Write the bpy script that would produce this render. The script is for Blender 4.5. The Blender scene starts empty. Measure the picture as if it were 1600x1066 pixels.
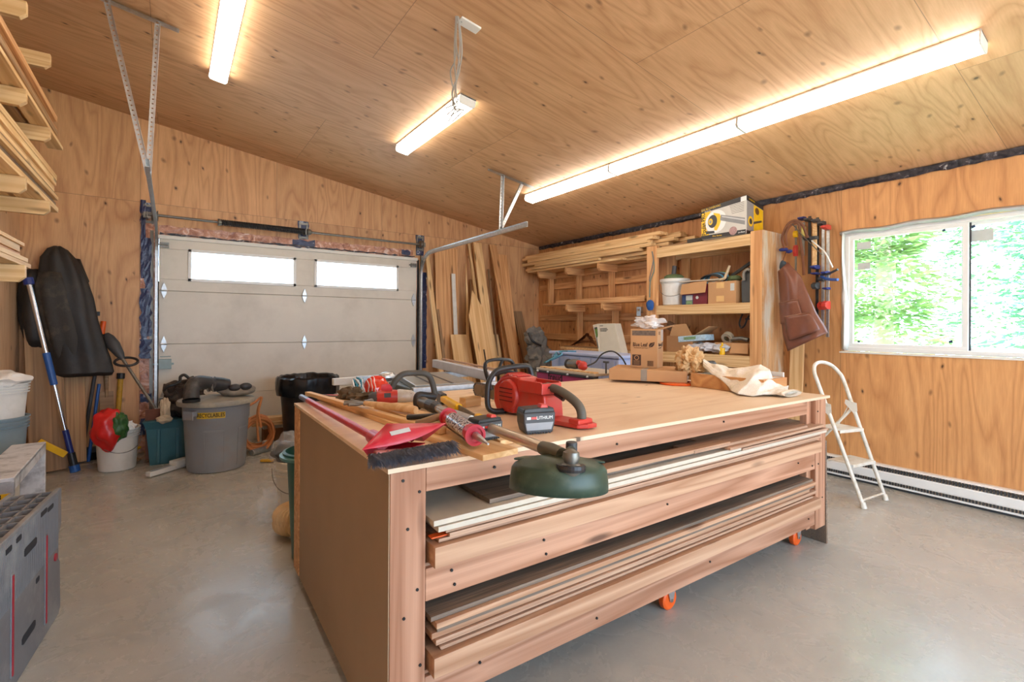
import bpy, bmesh, math, random
import numpy as np
from mathutils import Vector, Matrix, Euler, Quaternion, noise as mnoise
random.seed(7)
S = bpy.context.scene
COL = S.collection
PI = math.pi
R = math.radians

# ------------------------------------------------------------------ camera
CF, CYAW, CY0, CROLL, CH = 758.0, 0.61176, 508.3, 0.00591, 1.28
cam_d = bpy.data.cameras.new('camera')
cam = bpy.data.objects.new('camera', cam_d)
COL.objects.link(cam)
S.camera = cam
cam_d.sensor_width = 36.0
cam_d.lens = 36.0 * CF / 1600.0
cam_d.shift_y = -(533.0 - CY0) / 1600.0
cam_d.clip_start = 0.02
cam_d.clip_end = 300
_m = Matrix.Rotation(-CYAW, 4, 'Z') @ Matrix.Rotation(PI / 2, 4, 'X') @ Matrix.Rotation(CROLL, 4, 'Z')
_m.translation = (0, 0, CH)
cam.matrix_world = _m

# ------------------------------------------------------------------ world, sun, exposure
world = bpy.data.worlds.new('world')
S.world = world
world.use_nodes = True
wn = world.node_tree.nodes
bgd = wn['Background']
sky = wn.new('ShaderNodeTexSky')
sky.sky_type = 'HOSEK_WILKIE'
sky.turbidity = 4.0
sky.ground_albedo = 0.5
sky.sun_direction = Vector((-0.55, -0.45, 0.75)).normalized()
mixw = wn.new('ShaderNodeMix'); mixw.data_type = 'RGBA'
mixw.inputs[0].default_value = 0.75
mixw.inputs[7].default_value = (0.60, 0.79, 1.0, 1)
world.node_tree.links.new(sky.outputs[0], mixw.inputs[6])
world.node_tree.links.new(mixw.outputs[2], bgd.inputs['Color'])
bgd.inputs['Strength'].default_value = 9.0

sd = bpy.data.lights.new('sun', 'SUN'); sd.energy = 15.0; sd.angle = R(3); sd.color = (1, .96, .9)
sun = bpy.data.objects.new('sun', sd); COL.objects.link(sun)
sun.rotation_euler = Vector((0.55, 0.35, -0.75)).to_track_quat('-Z', 'Y').to_euler()

def portal(name, loc, rot, sx, sy):
    d = bpy.data.lights.new(name, 'AREA'); d.shape = 'RECTANGLE'; d.size = sx; d.size_y = sy
    o = bpy.data.objects.new(name, d); COL.objects.link(o); o.location = loc; o.rotation_euler = rot
    d.cycles.is_portal = True
    return o
portal('daylight_window_portal', (4.78, 1.03, 1.585), (0, R(90), 0), 1.03, 1.50)
portal('daylight_rear_portal', (1.9, -2.08, 1.2), (R(90), 0, 0), 3.6, 2.1)
portal('daylight_door_portal', (1.27, 6.09, 1.88), (R(-90), 0, 0), 2.3, .36)

LAMP_E = 9.5
S.view_settings.view_transform = 'Standard'
S.view_settings.look = 'None'
S.view_settings.gamma = 1
S.view_settings.use_curve_mapping = False
S.view_settings.exposure = 0.40

# ------------------------------------------------------------------ pixel helpers: a photo pixel seen on a known plane gives a point in the room
_c, _s = math.cos(CYAW), math.sin(CYAW)
_cr, _sr = math.cos(CROLL), math.sin(CROLL)
def ray(px, py):
    dx, dy = px - 800, py - CY0
    x = dx * _cr + dy * _sr; y = -dx * _sr + dy * _cr
    r, u = x / CF, -y / CF
    return Vector((r * _c + _s, -r * _s + _c, u))
def at(px, py, X=None, Y=None, Z=None):
    d = ray(px, py)
    if X is not None: t = X / d.x
    elif Y is not None: t = Y / d.y
    else: t = (Z - CH) / d.z
    return Vector((0, 0, CH)) + d * t
CEIL0, CSL, XR = 2.512, 0.156, 4.72
def ceil_z(x): return CEIL0 + CSL * (XR - x)
def at_ceil(px, py, drop=0.0):
    d = ray(px, py)
    t = (CEIL0 - drop + CSL * XR - CH) / (d.z + CSL * d.x)
    return Vector((0, 0, CH)) + d * t

# ------------------------------------------------------------------ materials
MATS = {}
def newmat(name):
    m = bpy.data.materials.new(name); m.use_nodes = True
    nt = m.node_tree
    return m, nt, nt.nodes['Principled BSDF']
def N(nt, t, **kw):
    n = nt.nodes.new(t)
    for k, v in kw.items():
        if k.startswith('i_'):
            n.inputs[k[2:]].default_value = v
        else: setattr(n, k, v)
    return n
def mth(nt, op, a, b=None, c=None):
    n = nt.nodes.new('ShaderNodeMath'); n.operation = op
    for i, v in enumerate((a, b, c)):
        if v is None: continue
        if isinstance(v, (int, float)): n.inputs[i].default_value = v
        else: nt.links.new(v, n.inputs[i])
    return n.outputs[0]
def ramp(nt, src, stops, interp='LINEAR'):
    n = nt.nodes.new('ShaderNodeValToRGB'); e = n.color_ramp.elements
    n.color_ramp.interpolation = interp
    while len(e) < len(stops): e.new(0.5)
    for k, (p, c) in enumerate(stops):
        e[k].position = p
        e[k].color = (*c, 1) if hasattr(c, '__len__') else (c, c, c, 1)
    nt.links.new(src, n.inputs[0])
    return n.outputs[0]
def mixc(nt, fac, a, b, mode='MIX'):
    n = nt.nodes.new('ShaderNodeMix'); n.data_type = 'RGBA'; n.blend_type = mode
    for i, v in ((0, fac), (6, a), (7, b)):
        if isinstance(v, (int, float)): n.inputs[i].default_value = v
        elif isinstance(v, tuple): n.inputs[i].default_value = (*v[:3], 1)
        else: nt.links.new(v, n.inputs[i])
    return n.outputs[2]
def comb(nt, x, y, z):
    n = nt.nodes.new('ShaderNodeCombineXYZ')
    for i, v in enumerate((x, y, z)):
        if isinstance(v, (int, float)): n.inputs[i].default_value = v
        else: nt.links.new(v, n.inputs[i])
    return n.outputs[0]
def noise(nt, vec, scale, detail=3, rough=.55, dist=0.0):
    n = nt.nodes.new('ShaderNodeTexNoise')
    n.inputs['Scale'].default_value = scale; n.inputs['Detail'].default_value = detail
    n.inputs['Roughness'].default_value = rough; n.inputs['Distortion'].default_value = dist
    nt.links.new(vec, n.inputs['Vector'])
    return n.outputs[0]
def bump(nt, b, h, dist=.002, strength=.4):
    n = nt.nodes.new('ShaderNodeBump'); n.inputs['Distance'].default_value = dist; n.inputs['Strength'].default_value = strength
    nt.links.new(h, n.inputs['Height']); nt.links.new(n.outputs[0], b.inputs['Normal'])
def coords(nt, kind='Object'):
    return nt.nodes.new('ShaderNodeTexCoord').outputs[kind]
def C8(r, g, b):
    f = lambda v: ((v / 255 + .055) / 1.055) ** 2.4 if v > 10 else v / 255 / 12.92
    return (f(r), f(g), f(b))

def plain(name, col, rough=.5, metal=0.0, var=.08, scale=12, bmp=0.0, spec=.5, dirt=None, dirt_amt=.5, dirt_scale=3, **kw):
    if name in MATS: return MATS[name]
    m, nt, b = newmat(name); MATS[name] = m
    co = coords(nt)
    f = noise(nt, co, scale, 4)
    f2 = ramp(nt, f, [(.3, 1 - var), (.7, 1 + var)])
    col_s = mixc(nt, 1.0, (*col,), f2, 'MULTIPLY')
    if dirt:
        g = noise(nt, co, dirt_scale, 6, .65)
        g2 = ramp(nt, g, [(.48, 0.0), (.66, dirt_amt)])
        col_s = mixc(nt, g2, col_s, dirt)
    nt.links.new(col_s, b.inputs['Base Color'])
    b.inputs['Roughness'].default_value = rough; b.inputs['Metallic'].default_value = metal
    b.inputs['Specular IOR Level'].default_value = spec
    if bmp: bump(nt, b, f, bmp, .6)
    for k, v in kw.items(): b.inputs[k.replace('_', ' ')].default_value = v
    return m

def wood(name, light, dark, freq=14, rough=.55, knots=.35, tint=.12, cross=13.0, along=.45, weather=None):
    """board whose grain runs along local x; each object reads its own part of the grain"""
    if name in MATS: return MATS[name]
    m, nt, b = newmat(name); MATS[name] = m
    co = coords(nt)
    sp = nt.nodes.new('ShaderNodeSeparateXYZ'); nt.links.new(co, sp.inputs[0])
    oi = nt.nodes.new('ShaderNodeObjectInfo').outputs['Random']
    off = mth(nt, 'MULTIPLY', oi, 61.0)
    x = mth(nt, 'ADD', mth(nt, 'MULTIPLY', sp.outputs[0], along), off)
    v = comb(nt, x, mth(nt, 'MULTIPLY', sp.outputs[1], cross), mth(nt, 'MULTIPLY', sp.outputs[2], cross))
    n1 = noise(nt, v, 1.0, 2, .4, .3)
    rings = mth(nt, 'PINGPONG', mth(nt, 'MULTIPLY', n1, freq), 1.0)
    v2 = comb(nt, mth(nt, 'MULTIPLY', x, 4.0), mth(nt, 'MULTIPLY', sp.outputs[1], 160), mth(nt, 'MULTIPLY', sp.outputs[2], 160))
    fib = noise(nt, v2, 1.0, 2)
    f = mth(nt, 'ADD', mth(nt, 'MULTIPLY', rings, .65), mth(nt, 'MULTIPLY', fib, .35))
    base = ramp(nt, f, [(.15, light), (.85, dark)])
    # knots
    kv = comb(nt, mth(nt, 'MULTIPLY', x, 5.0), mth(nt, 'MULTIPLY', sp.outputs[1], 11.0), mth(nt, 'MULTIPLY', sp.outputs[2], 11.0))
    vo = nt.nodes.new('ShaderNodeTexVoronoi'); vo.inputs['Scale'].default_value = 1.0; nt.links.new(kv, vo.inputs['Vector'])
    ks = ramp(nt, vo.outputs['Distance'], [(.07, .9), (.20, 0.0)])
    kf = mth(nt, 'MULTIPLY', ks, mth(nt, 'LESS_THAN', nt_sep(nt, vo.outputs['Color']), knots))
    kdark = tuple(c * .35 for c in dark)
    base = mixc(nt, kf, base, kdark)
    if weather:
        w = ramp(nt, noise(nt, comb(nt, x, mth(nt, 'MULTIPLY', sp.outputs[1], 4), sp.outputs[2]), 2.2, 5, .6), [(.4, 0.0), (.65, .8)])
        base = mixc(nt, w, base, weather)
    t = ramp(nt, nt.nodes.new('ShaderNodeObjectInfo').outputs['Random'], [(0, 1 - tint), (1, 1 + tint)])
    base = mixc(nt, 1.0, base, t, 'MULTIPLY')
    nt.links.new(base, b.inputs['Base Color'])
    b.inputs['Roughness'].default_value = rough
    bump(nt, b, f, .0008, .5)
    return m
def nt_sep(nt, colsock):
    s = nt.nodes.new('ShaderNodeSeparateColor'); nt.links.new(colsock, s.inputs[0]); return s.outputs[0]

def plysheet(name, light, dark, u='x', v='y', pu=2.44, pv=1.22, u0=0.0, v0=0.0, freq=9, rough=.5, seams=True, knot_amt=.5, var=.12, seamcol=None, knot_scale=1.0):
    """rotary-cut plywood laid in sheets: cathedral grain along axis u, joints every pu x pv"""
    if name in MATS: return MATS[name]
    m, nt, b = newmat(name); MATS[name] = m
    co = coords(nt)
    sp = nt.nodes.new('ShaderNodeSeparateXYZ'); nt.links.new(co, sp.inputs[0])
    ax = {'x': 0, 'y': 1, 'z': 2}
    U = mth(nt, 'SUBTRACT', sp.outputs[ax[u]], u0); V = mth(nt, 'SUBTRACT', sp.outputs[ax[v]], v0)
    iv = mth(nt, 'FLOOR', mth(nt, 'DIVIDE', V, pv))
    # every other course is shifted by half a sheet
    sh = mth(nt, 'MULTIPLY', mth(nt, 'FLOORED_MODULO', iv, 2.0), pu / 2 if seams == 'stagger' else 0.0)
    Us = mth(nt, 'ADD', U, sh)
    iu = mth(nt, 'FLOOR', mth(nt, 'DIVIDE', Us, pu))
    wn_ = nt.nodes.new('ShaderNodeTexWhiteNoise'); wn_.noise_dimensions = '2D'
    nt.links.new(comb(nt, iu, iv, 0.0), wn_.inputs['Vector'])
    r = wn_.outputs['Value']
    off = mth(nt, 'MULTIPLY', r, 40.0)
    vec = comb(nt, mth(nt, 'MULTIPLY', U, .55), mth(nt, 'MULTIPLY', V, 3.6), off)
    n1 = noise(nt, vec, 1.0, 2.5, .45, .6)
    rings = mth(nt, 'PINGPONG', mth(nt, 'MULTIPLY', n1, freq * 2), 1.0)
    rr = ramp(nt, rings, [(0.0, 1.0), (.35, .45), (1.0, 0.0)])
    fine = noise(nt, comb(nt, mth(nt, 'MULTIPLY', U, 9.0), mth(nt, 'MULTIPLY', V, 120.0), off), 1.0, 3)
    big = noise(nt, comb(nt, U, mth(nt, 'MULTIPLY', V, 2.0), off), 1.6, 3)
    f = mth(nt, 'ADD', mth(nt, 'MULTIPLY', rr, .27), mth(nt, 'MULTIPLY', fine, .36))
    f = mth(nt, 'ADD', f, mth(nt, 'MULTIPLY', big, .38))
    base = ramp(nt, f, [(.2, light), (.85, dark)])
    # knots with a soft halo, in loose rows
    dv = noise(nt, comb(nt, U, V, off), 2.0, 1)
    kv = comb(nt, mth(nt, 'MULTIPLY', U, 4.2 / knot_scale), mth(nt, 'ADD', mth(nt, 'MULTIPLY', V, 7.0 / knot_scale), mth(nt, 'MULTIPLY', dv, 2.0)), off)
    vo = nt.nodes.new('ShaderNodeTexVoronoi'); vo.voronoi_dimensions = '2D'; vo.inputs['Scale'].default_value = 1.0
    nt.links.new(kv, vo.inputs['Vector'])
    on = mth(nt, 'LESS_THAN', nt_sep(nt, vo.outputs['Color']), mth(nt, 'MULTIPLY', mth(nt, 'MULTIPLY', big, 2.0), knot_amt))
    halo = mth(nt, 'MULTIPLY', ramp(nt, vo.outputs['Distance'], [(.03, .7), (.13, 0.0)]), on)
    core = mth(nt, 'MULTIPLY', ramp(nt, vo.outputs['Distance'], [(.035, .8), (.06, 0.0)]), mth(nt, 'LESS_THAN', nt_sep(nt, vo.outputs['Color']), knot_amt * .22))
    base = mixc(nt, halo, base, tuple(c * .45 for c in dark))
    base = mixc(nt, core, base, (.045, .018, .008))
    t = ramp(nt, r, [(0, 1 - var), (1, 1 + var)])
    base = mixc(nt, 1.0, base, t, 'MULTIPLY')
    if seams:
        fu = mth(nt, 'ABSOLUTE', mth(nt, 'SUBTRACT', mth(nt, 'FRACT', mth(nt, 'DIVIDE', Us, pu)), .5))
        fv = mth(nt, 'ABSOLUTE', mth(nt, 'SUBTRACT', mth(nt, 'FRACT', mth(nt, 'DIVIDE', V, pv)), .5))
        sm = mth(nt, 'MAXIMUM', mth(nt, 'GREATER_THAN', fu, .5 - .0018 / pu), mth(nt, 'GREATER_THAN', fv, .5 - .0018 / pv))
        base = mixc(nt, mth(nt, 'MULTIPLY', sm, .55), base, seamcol or (.06, .03, .015))
    nt.links.new(base, b.inputs['Base Color'])
    b.inputs['Roughness'].default_value = rough
    bump(nt, b, f, .0006, .4)
    return m

def emis(name, col, strength):
    m, nt, b = newmat(name)
    b.inputs['Base Color'].default_value = (*[min(c, .9) for c in col], 1)
    b.inputs['Emission Color'].default_value = (*col, 1); b.inputs['Emission Strength'].default_value = strength
    return m
def glass(name, tint=(1, 1, 1), refl=.06):
    m, nt, b = newmat(name)
    nt.nodes.remove(b)
    o = nt.nodes['Material Output']
    tr = N(nt, 'ShaderNodeBsdfTransparent'); tr.inputs[0].default_value = (*tint, 1)
    gl = N(nt, 'ShaderNodeBsdfGlossy'); gl.inputs['Roughness'].default_value = .02
    mx = N(nt, 'ShaderNodeMixShader'); mx.inputs[0].default_value = refl
    nt.links.new(tr.outputs[0], mx.inputs[1]); nt.links.new(gl.outputs[0], mx.inputs[2]); nt.links.new(mx.outputs[0], o.inputs[0])
    return m
def film(name, col=(.9, .93, .96), alpha=.35, rough=.15):
    m, nt, b = newmat(name)
    b.inputs['Base Color'].default_value = (*col, 1); b.inputs['Roughness'].default_value = rough
    b.inputs['Alpha'].default_value = alpha
    n = noise(nt, coords(nt), 30, 4); bump(nt, b, n, .006, .8)
    return m

# ------------------------------------------------------------------ mesh builder
class MB:
    def __init__(s): s.bm = bmesh.new(); s.mi = 0
    def _add(s, verts, faces, M=None):
        vs = [s.bm.verts.new((M @ Vector(v)) if M else Vector(v)) for v in verts]
        for f in faces:
            try:
                fc = s.bm.faces.new([vs[i] for i in f]); fc.material_index = s.mi
            except ValueError: pass
        return s
    def box(s, a, b, M=None):
        x0, y0, z0 = [min(p, q) for p, q in zip(a, b)]; x1, y1, z1 = [max(p, q) for p, q in zip(a, b)]
        v = [(x0, y0, z0), (x1, y0, z0), (x1, y1, z0), (x0, y1, z0), (x0, y0, z1), (x1, y0, z1), (x1, y1, z1), (x0, y1, z1)]
        return s._add(v, [(0, 3, 2, 1), (4, 5, 6, 7), (0, 1, 5, 4), (1, 2, 6, 5), (2, 3, 7, 6), (3, 0, 4, 7)], M)
    def prism(s, pts, h0, h1, M=None, axis='z'):
        """polygon pts extruded from h0 to h1 along axis"""
        n = len(pts)
        def mk(p, h):
            if axis == 'z': return (p[0], p[1], h)
            if axis == 'y': return (p[0], h, p[1])
            return (h, p[0], p[1])
        v = [mk(p, h0) for p in pts] + [mk(p, h1) for p in pts]
        f = [tuple(range(n))[::-1], tuple(range(n, 2 * n))] + [(i, (i + 1) % n, n + (i + 1) % n, n + i) for i in range(n)]
        return s._add(v, f, M)
    def lathe(s, prof, seg=28, M=None, cap0=True, cap1=True, sx=1.0, sy=1.0):
        v = []; f = []
        for r, z in prof:
            for k in range(seg):
                a = 2 * PI * k / seg; v.append((r * math.cos(a) * sx, r * math.sin(a) * sy, z))
        for i in range(len(prof) - 1):
            for k in range(seg):
                k2 = (k + 1) % seg
                f.append((i * seg + k, i * seg + k2, (i + 1) * seg + k2, (i + 1) * seg + k))
        if cap0: f.append(tuple(range(seg))[::-1])
        if cap1: f.append(tuple(range((len(prof) - 1) * seg, len(prof) * seg)))
        return s._add(v, f, M)
    def tube(s, pts, r, seg=10, closed=False, rs=None, flat=1.0):
        pts = [Vector(p) for p in pts]; n = len(pts)
        v = []; f = []
        up = None
        for i, p in enumerate(pts):
            if closed: t = pts[(i + 1) % n] - pts[i - 1]
            else: t = pts[min(i + 1, n - 1)] - pts[max(i - 1, 0)]
            if t.length < 1e-9: t = Vector((0, 0, 1))
            t.normalize()
            if up is None:
                up = Vector((0, 0, 1)) if abs(t.z) < .9 else Vector((1, 0, 0))
            a = t.cross(up)
            if a.length < 1e-6: a = t.cross(Vector((0, 1, 0)))
            a.normalize(); b2 = a.cross(t).normalized(); up = b2
            rr = rs[i] if rs else r
            for k in range(seg):
                an = 2 * PI * k / seg
                v.append(p + a * rr * math.cos(an) + b2 * rr * flat * math.sin(an))
        m = n if closed else n - 1
        for i in range(m):
            j = (i + 1) % n
            for k in range(seg):
                k2 = (k + 1) % seg
                f.append((i * seg + k, i * seg + k2, j * seg + k2, j * seg + k))
        if not closed:
            f.append(tuple(range(seg))[::-1]); f.append(tuple(range((n - 1) * seg, n * seg)))
        return s._add(v, f)
    def cyl(s, p0, p1, r, seg=16, r1=None):
        return s.tube([p0, p1], r, seg, rs=[r, r if r1 is None else r1])
    def beam(s, p0, p1, w, t, side=None):
        """board from p0 to p1, w wide along side, t thick; p0,p1 on the centre line"""
        p0 = Vector(p0); p1 = Vector(p1); d = (p1 - p0).normalized()
        sd = Vector(side) if side is not None else Vector((0, 0, 1)).cross(d)
        sd = (sd - d * sd.dot(d)).normalized(); n = d.cross(sd)
        L = (p1 - p0).length
        M = Matrix((d, sd, n)).transposed().to_4x4(); M.translation = p0
        return s.box((0, -w / 2, -t / 2), (L, w / 2, t / 2), M)
    def grid(s, P, thick=None, closed_u=False):
        """P[i][j] points; thick gives a second skin"""
        nu, nv = len(P), len(P[0])
        v = [Vector(p) for row in P for p in row]
        f = []
        for i in range(nu if closed_u else nu - 1):
            i2 = (i + 1) % nu
            for j in range(nv - 1):
                f.append((i * nv + j, i2 * nv + j, i2 * nv + j + 1, i * nv + j + 1))
        return s._add(v, f)
    def ico(s, c, r, sub=2, jit=0.0, scale=(1, 1, 1), seed=0, fr=2.0):
        t = bmesh.new(); bmesh.ops.create_icosphere(t, subdivisions=sub, radius=1)
        vs = []
        for vv in t.verts:
            d = vv.co.normalized()
            k = 1 + jit * mnoise.noise(d * fr + Vector((seed * 3.7, seed, 0)))
            vs.append(Vector(c) + Vector((d.x * scale[0], d.y * scale[1], d.z * scale[2])) * r * k)
        fs = [tuple(x.index for x in fc.verts) for fc in t.faces]
        t.free()
        return s._add(vs, fs)
    def build(s, name, mat, parent=None, bev=0.0, smooth=False, world=False, sub=0, solid=0.0):
        me = bpy.data.meshes.new(name)
        bmesh.ops.recalc_face_normals(s.bm, faces=s.bm.faces)
        if world and parent is not None:
            s.bm.transform(root_matrix(parent).inverted())
        s.bm.to_mesh(me); s.bm.free()
        for mm in (mat if isinstance(mat, (list, tuple)) else [mat]): me.materials.append(mm)
        if smooth:
            for p in me.polygons: p.use_smooth = True
            if hasattr(me, 'set_sharp_from_angle'): me.set_sharp_from_angle(angle=R(38))
        o = bpy.data.objects.new(name, me); COL.objects.link(o)
        if parent is not None: o.parent = parent
        if solid:
            md = o.modifiers.new('solid', 'SOLIDIFY'); md.thickness = solid
        if bev:
            md = o.modifiers.new('bevel', 'BEVEL'); md.width = bev; md.segments = 2; md.limit_method = 'ANGLE'; md.angle_limit = R(40)
        if sub:
            md = o.modifiers.new('sub', 'SUBSURF'); md.levels = sub; md.render_levels = sub
        return o
def root_matrix(o):
    M = Matrix.LocRotScale(o.location, o.rotation_euler, o.scale)
    return root_matrix(o.parent) @ M if o.parent else M

LABELS = {}
def tag(o, label, cat, group=None, kind=None):
    if label: o['label'] = label
    if cat: o['category'] = cat
    if group: o['group'] = group
    if kind: o['kind'] = kind
    return o
def thing(name, label, cat, loc=(0, 0, 0), rotz=0.0, group=None, rot=None, kind=None):
    o = bpy.data.objects.new(name, None); COL.objects.link(o)
    o.empty_display_size = .1
    o.location = loc; o.rotation_euler = rot if rot is not None else (0, 0, rotz)
    return tag(o, label, cat, group, kind)
def struct(o):
    o['kind'] = 'structure'; return o
def board(name, p0, p1, w, t, side, mat, label, cat, group=None, bev=.0015, parent=None, shape=None):
    """a length of timber as one object whose local x runs along it"""
    p0 = Vector(p0); p1 = Vector(p1); d = (p1 - p0).normalized()
    sd = Vector(side); sd = (sd - d * sd.dot(d)).normalized(); n = d.cross(sd)
    L = (p1 - p0).length
    M = Matrix((d, sd, n)).transposed().to_4x4(); M.translation = p0
    mb = MB()
    if shape: mb.prism(shape(L, w), -t / 2, t / 2)
    else: mb.box((0, -w / 2, -t / 2), (L, w / 2, t / 2))
    o = mb.build(name, mat, parent, bev=bev)
    if parent is not None: M = root_matrix(parent).inverted() @ M
    o.matrix_local = M
    if label: tag(o, label, cat, group)
    return o
def text(name, body, size, M, mat, parent=None, extr=.0006, align='CENTER', world=True, bold=0.0, sx=1.0):
    cu = bpy.data.curves.new(name, 'FONT'); cu.body = body; cu.size = size; cu.extrude = extr
    cu.align_x = align; cu.align_y = 'CENTER'; cu.offset = bold; cu.resolution_u = 3
    tmp = bpy.data.objects.new(name + '_t', cu); COL.objects.link(tmp)
    dg = bpy.context.evaluated_depsgraph_get()
    me = bpy.data.meshes.new_from_object(tmp.evaluated_get(dg))
    bpy.data.objects.remove(tmp); bpy.data.curves.remove(cu)
    me.name = name
    me.transform(Matrix.Diagonal((sx, 1, 1, 1)))
    me.transform(M)
    me.materials.clear(); me.materials.append(mat)
    o = bpy.data.objects.new(name, me); COL.objects.link(o)
    if parent is not None:
        o.parent = parent
        if world: me.transform(root_matrix(parent).inverted())
    return o
def frame(o, x, y=None, z=None):
    """matrix with columns x,y and their normal at point o"""
    x = Vector(x).normalized(); y = Vector(y); y = (y - x * y.dot(x)).normalized(); z = x.cross(y)
    M = Matrix((x, y, z)).transposed().to_4x4(); M.translation = Vector(o); return M
def arc(c, r, a0, a1, n, ax, ay):
    c = Vector(c); ax = Vector(ax); ay = Vector(ay)
    return [c + ax * r * math.cos(a0 + (a1 - a0) * k / n) + ay * r * math.sin(a0 + (a1 - a0) * k / n) for k in range(n + 1)]
def smoothpath(pts, n=6):
    pts = [Vector(p) for p in pts]; out = []
    P = [pts[0]] + pts + [pts[-1]]
    for i in range(1, len(P) - 2):
        for k in range(n):
            t = k / n
            a, b, c, d = P[i - 1], P[i], P[i + 1], P[i + 2]
            out.append(.5 * ((2 * b) + (c - a) * t + (2 * a - 5 * b + 4 * c - d) * t * t + (-a + 3 * b - 3 * c + d) * t ** 3))
    out.append(pts[-1]); return out
ORD = ['top', 'second', 'third', 'fourth', 'fifth', 'sixth', 'seventh', 'eighth', 'ninth', 'tenth', 'eleventh', 'twelfth', 'thirteenth', 'fourteenth']

# ------------------------------------------------------------------ the place's materials
M_ply_far = plysheet('plywood_far', C8(228, 180, 130), C8(178, 122, 78), u='z', v='x', u0=0.03, v0=-.258, freq=11, knot_amt=.30)
M_ply_right = plysheet('plywood_right', C8(224, 168, 110), C8(172, 112, 64), u='z', v='y', u0=0.03, v0=1.795 - 1.22, freq=11, knot_amt=.28)
M_ply_ceil = plysheet('plywood_ceiling', C8(224, 182, 138), C8(178, 130, 88), u='x', v='y', u0=-1.34, v0=-.44, freq=12, seams='stagger', knot_amt=.30, var=.07)
M_ply_left = plysheet('plywood_left', C8(222, 184, 144), C8(188, 142, 104), u='z', v='y', u0=.03, v0=0)
M_ply_top = plysheet('plywood_bench_top', C8(238, 214, 184), C8(214, 180, 144), u='x', v='y', u0=-.02, v0=.66, pu=2.44, pv=1.22, freq=6, knot_amt=.12, var=.04, seamcol=(.35, .22, .13))
M_stud = wood('fir_lumber', C8(226, 176, 122), C8(192, 134, 82))
M_stud2 = wood('pale_lumber', C8(240, 205, 152), C8(214, 168, 112))
M_bench = wood('fir_bench', C8(196, 148, 118), C8(154, 104, 74), freq=11, knots=.34)
M_pine = wood('pine_board', C8(236, 200, 148), C8(214, 168, 112), knots=.1, freq=10)
M_old = wood('weathered_board', C8(176, 138, 98), C8(132, 98, 64), weather=C8(128, 104, 78), freq=10)
M_hdf = plain('hardboard_panel', C8(160, 132, 102), .55, var=.05, scale=3)
M_sheet = wood('sheet_edge', C8(196, 160, 132), C8(158, 120, 94), freq=24, knots=.02, cross=40)
M_sheet_w = plain('white_melamine', C8(206, 196, 178), .35, var=.05, scale=30)
M_sheet_d = wood('grey_sheet', C8(150, 128, 108), C8(104, 88, 74), freq=22, knots=.02, cross=40, weather=C8(80, 74, 66))
M_white = plain('white_paint', C8(232, 228, 218), .4, var=.03)
M_vinyl = plain('white_vinyl', C8(236, 236, 232), .3, var=.02)
M_cream = plain('cream_steel_door', C8(224, 216, 202), .45, var=.03, scale=4, dirt=C8(176, 164, 146), dirt_amt=.35, dirt_scale=1.2)
M_galv = plain('galvanised_steel', C8(196, 200, 202), .35, .85, var=.14, scale=40)
M_galv_d = plain('dull_steel', C8(130, 128, 122), .42, .8, var=.15, scale=30)
M_chrome = plain('bright_metal', C8(205, 205, 208), .2, 1.0, var=.05)
M_black = plain('black_plastic', C8(34, 34, 36), .42, var=.15, dirt=C8(90, 82, 74), dirt_amt=.25, dirt_scale=8)
M_rubber = plain('black_rubber', C8(26, 26, 26), .7, var=.15)
M_dkgrey = plain('dark_grey_plastic', C8(66, 66, 68), .5, var=.1)
M_red = plain('red_plastic', C8(200, 58, 48), .38, var=.08, dirt=C8(160, 96, 84), dirt_amt=.35, dirt_scale=9)
M_red2 = plain('dustpan_red', C8(196, 30, 52), .35, var=.06, dirt=C8(200, 90, 100), dirt_amt=.5, dirt_scale=6)
M_orange = plain('orange_rubber', C8(232, 92, 20), .45, var=.08)
M_blue = plain('blue_plastic', C8(36, 88, 160), .4, var=.08)
M_dblue = plain('dark_blue_plastic', C8(34, 48, 120), .4, var=.08)
M_yellow = plain('yellow_plastic', C8(240, 190, 20), .4, var=.06)
M_card = plain('cardboard', C8(196, 150, 104), .75, var=.05, scale=6)
M_card_d = plain('cardboard_dark', C8(164, 120, 80), .8, var=.06, scale=6)
M_ink = plain('brown_ink', C8(72, 50, 38), .8, var=.05)
M_inkb = plain('black_ink', C8(22, 20, 20), .6, var=.05)
M_wht = plain('white_plastic', C8(226, 224, 218), .35, var=.04, dirt=C8(190, 182, 168), dirt_amt=.4, dirt_scale=5)
M_tape_b = None
def tape_mat():
    m, nt, b = newmat('blue_sheathing_tape')
    co = coords(nt)
    vo = nt.nodes.new('ShaderNodeTexVoronoi'); vo.inputs['Scale'].default_value = 9.0; vo.inputs['Randomness'].default_value = .25
    nt.links.new(co, vo.inputs['Vector'])
    ring = ramp(nt, vo.outputs['Distance'], [(.10, .0), (.14, 1.0), (.2, 1.0), (.24, 0.0)])
    n = noise(nt, co, 26, 4)
    c = mixc(nt, ramp(nt, n, [(.55, 0.0), (.7, .6)]), C8(28, 40, 82), C8(96, 110, 150))
    c = mixc(nt, mth(nt, 'MULTIPLY', ring, .7), c, C8(190, 200, 220))
    nt.links.new(c, b.inputs['Base Color']); b.inputs['Roughness'].default_value = .3
    bump(nt, b, n, .004, .8)
    return m
M_tape = tape_mat()
def foil_mat():
    m, nt, b = newmat('vapour_barrier_film')
    co = coords(nt); n = noise(nt, co, 14, 5, .6, .8)
    c = ramp(nt, n, [(.35, C8(150, 92, 70)), (.55, C8(206, 150, 122)), (.68, C8(235, 205, 190))])
    nt.links.new(c, b.inputs['Base Color']); b.inputs['Roughness'].default_value = .18
    bump(nt, b, n, .01, .9)
    return m
M_foil = foil_mat()
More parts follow.
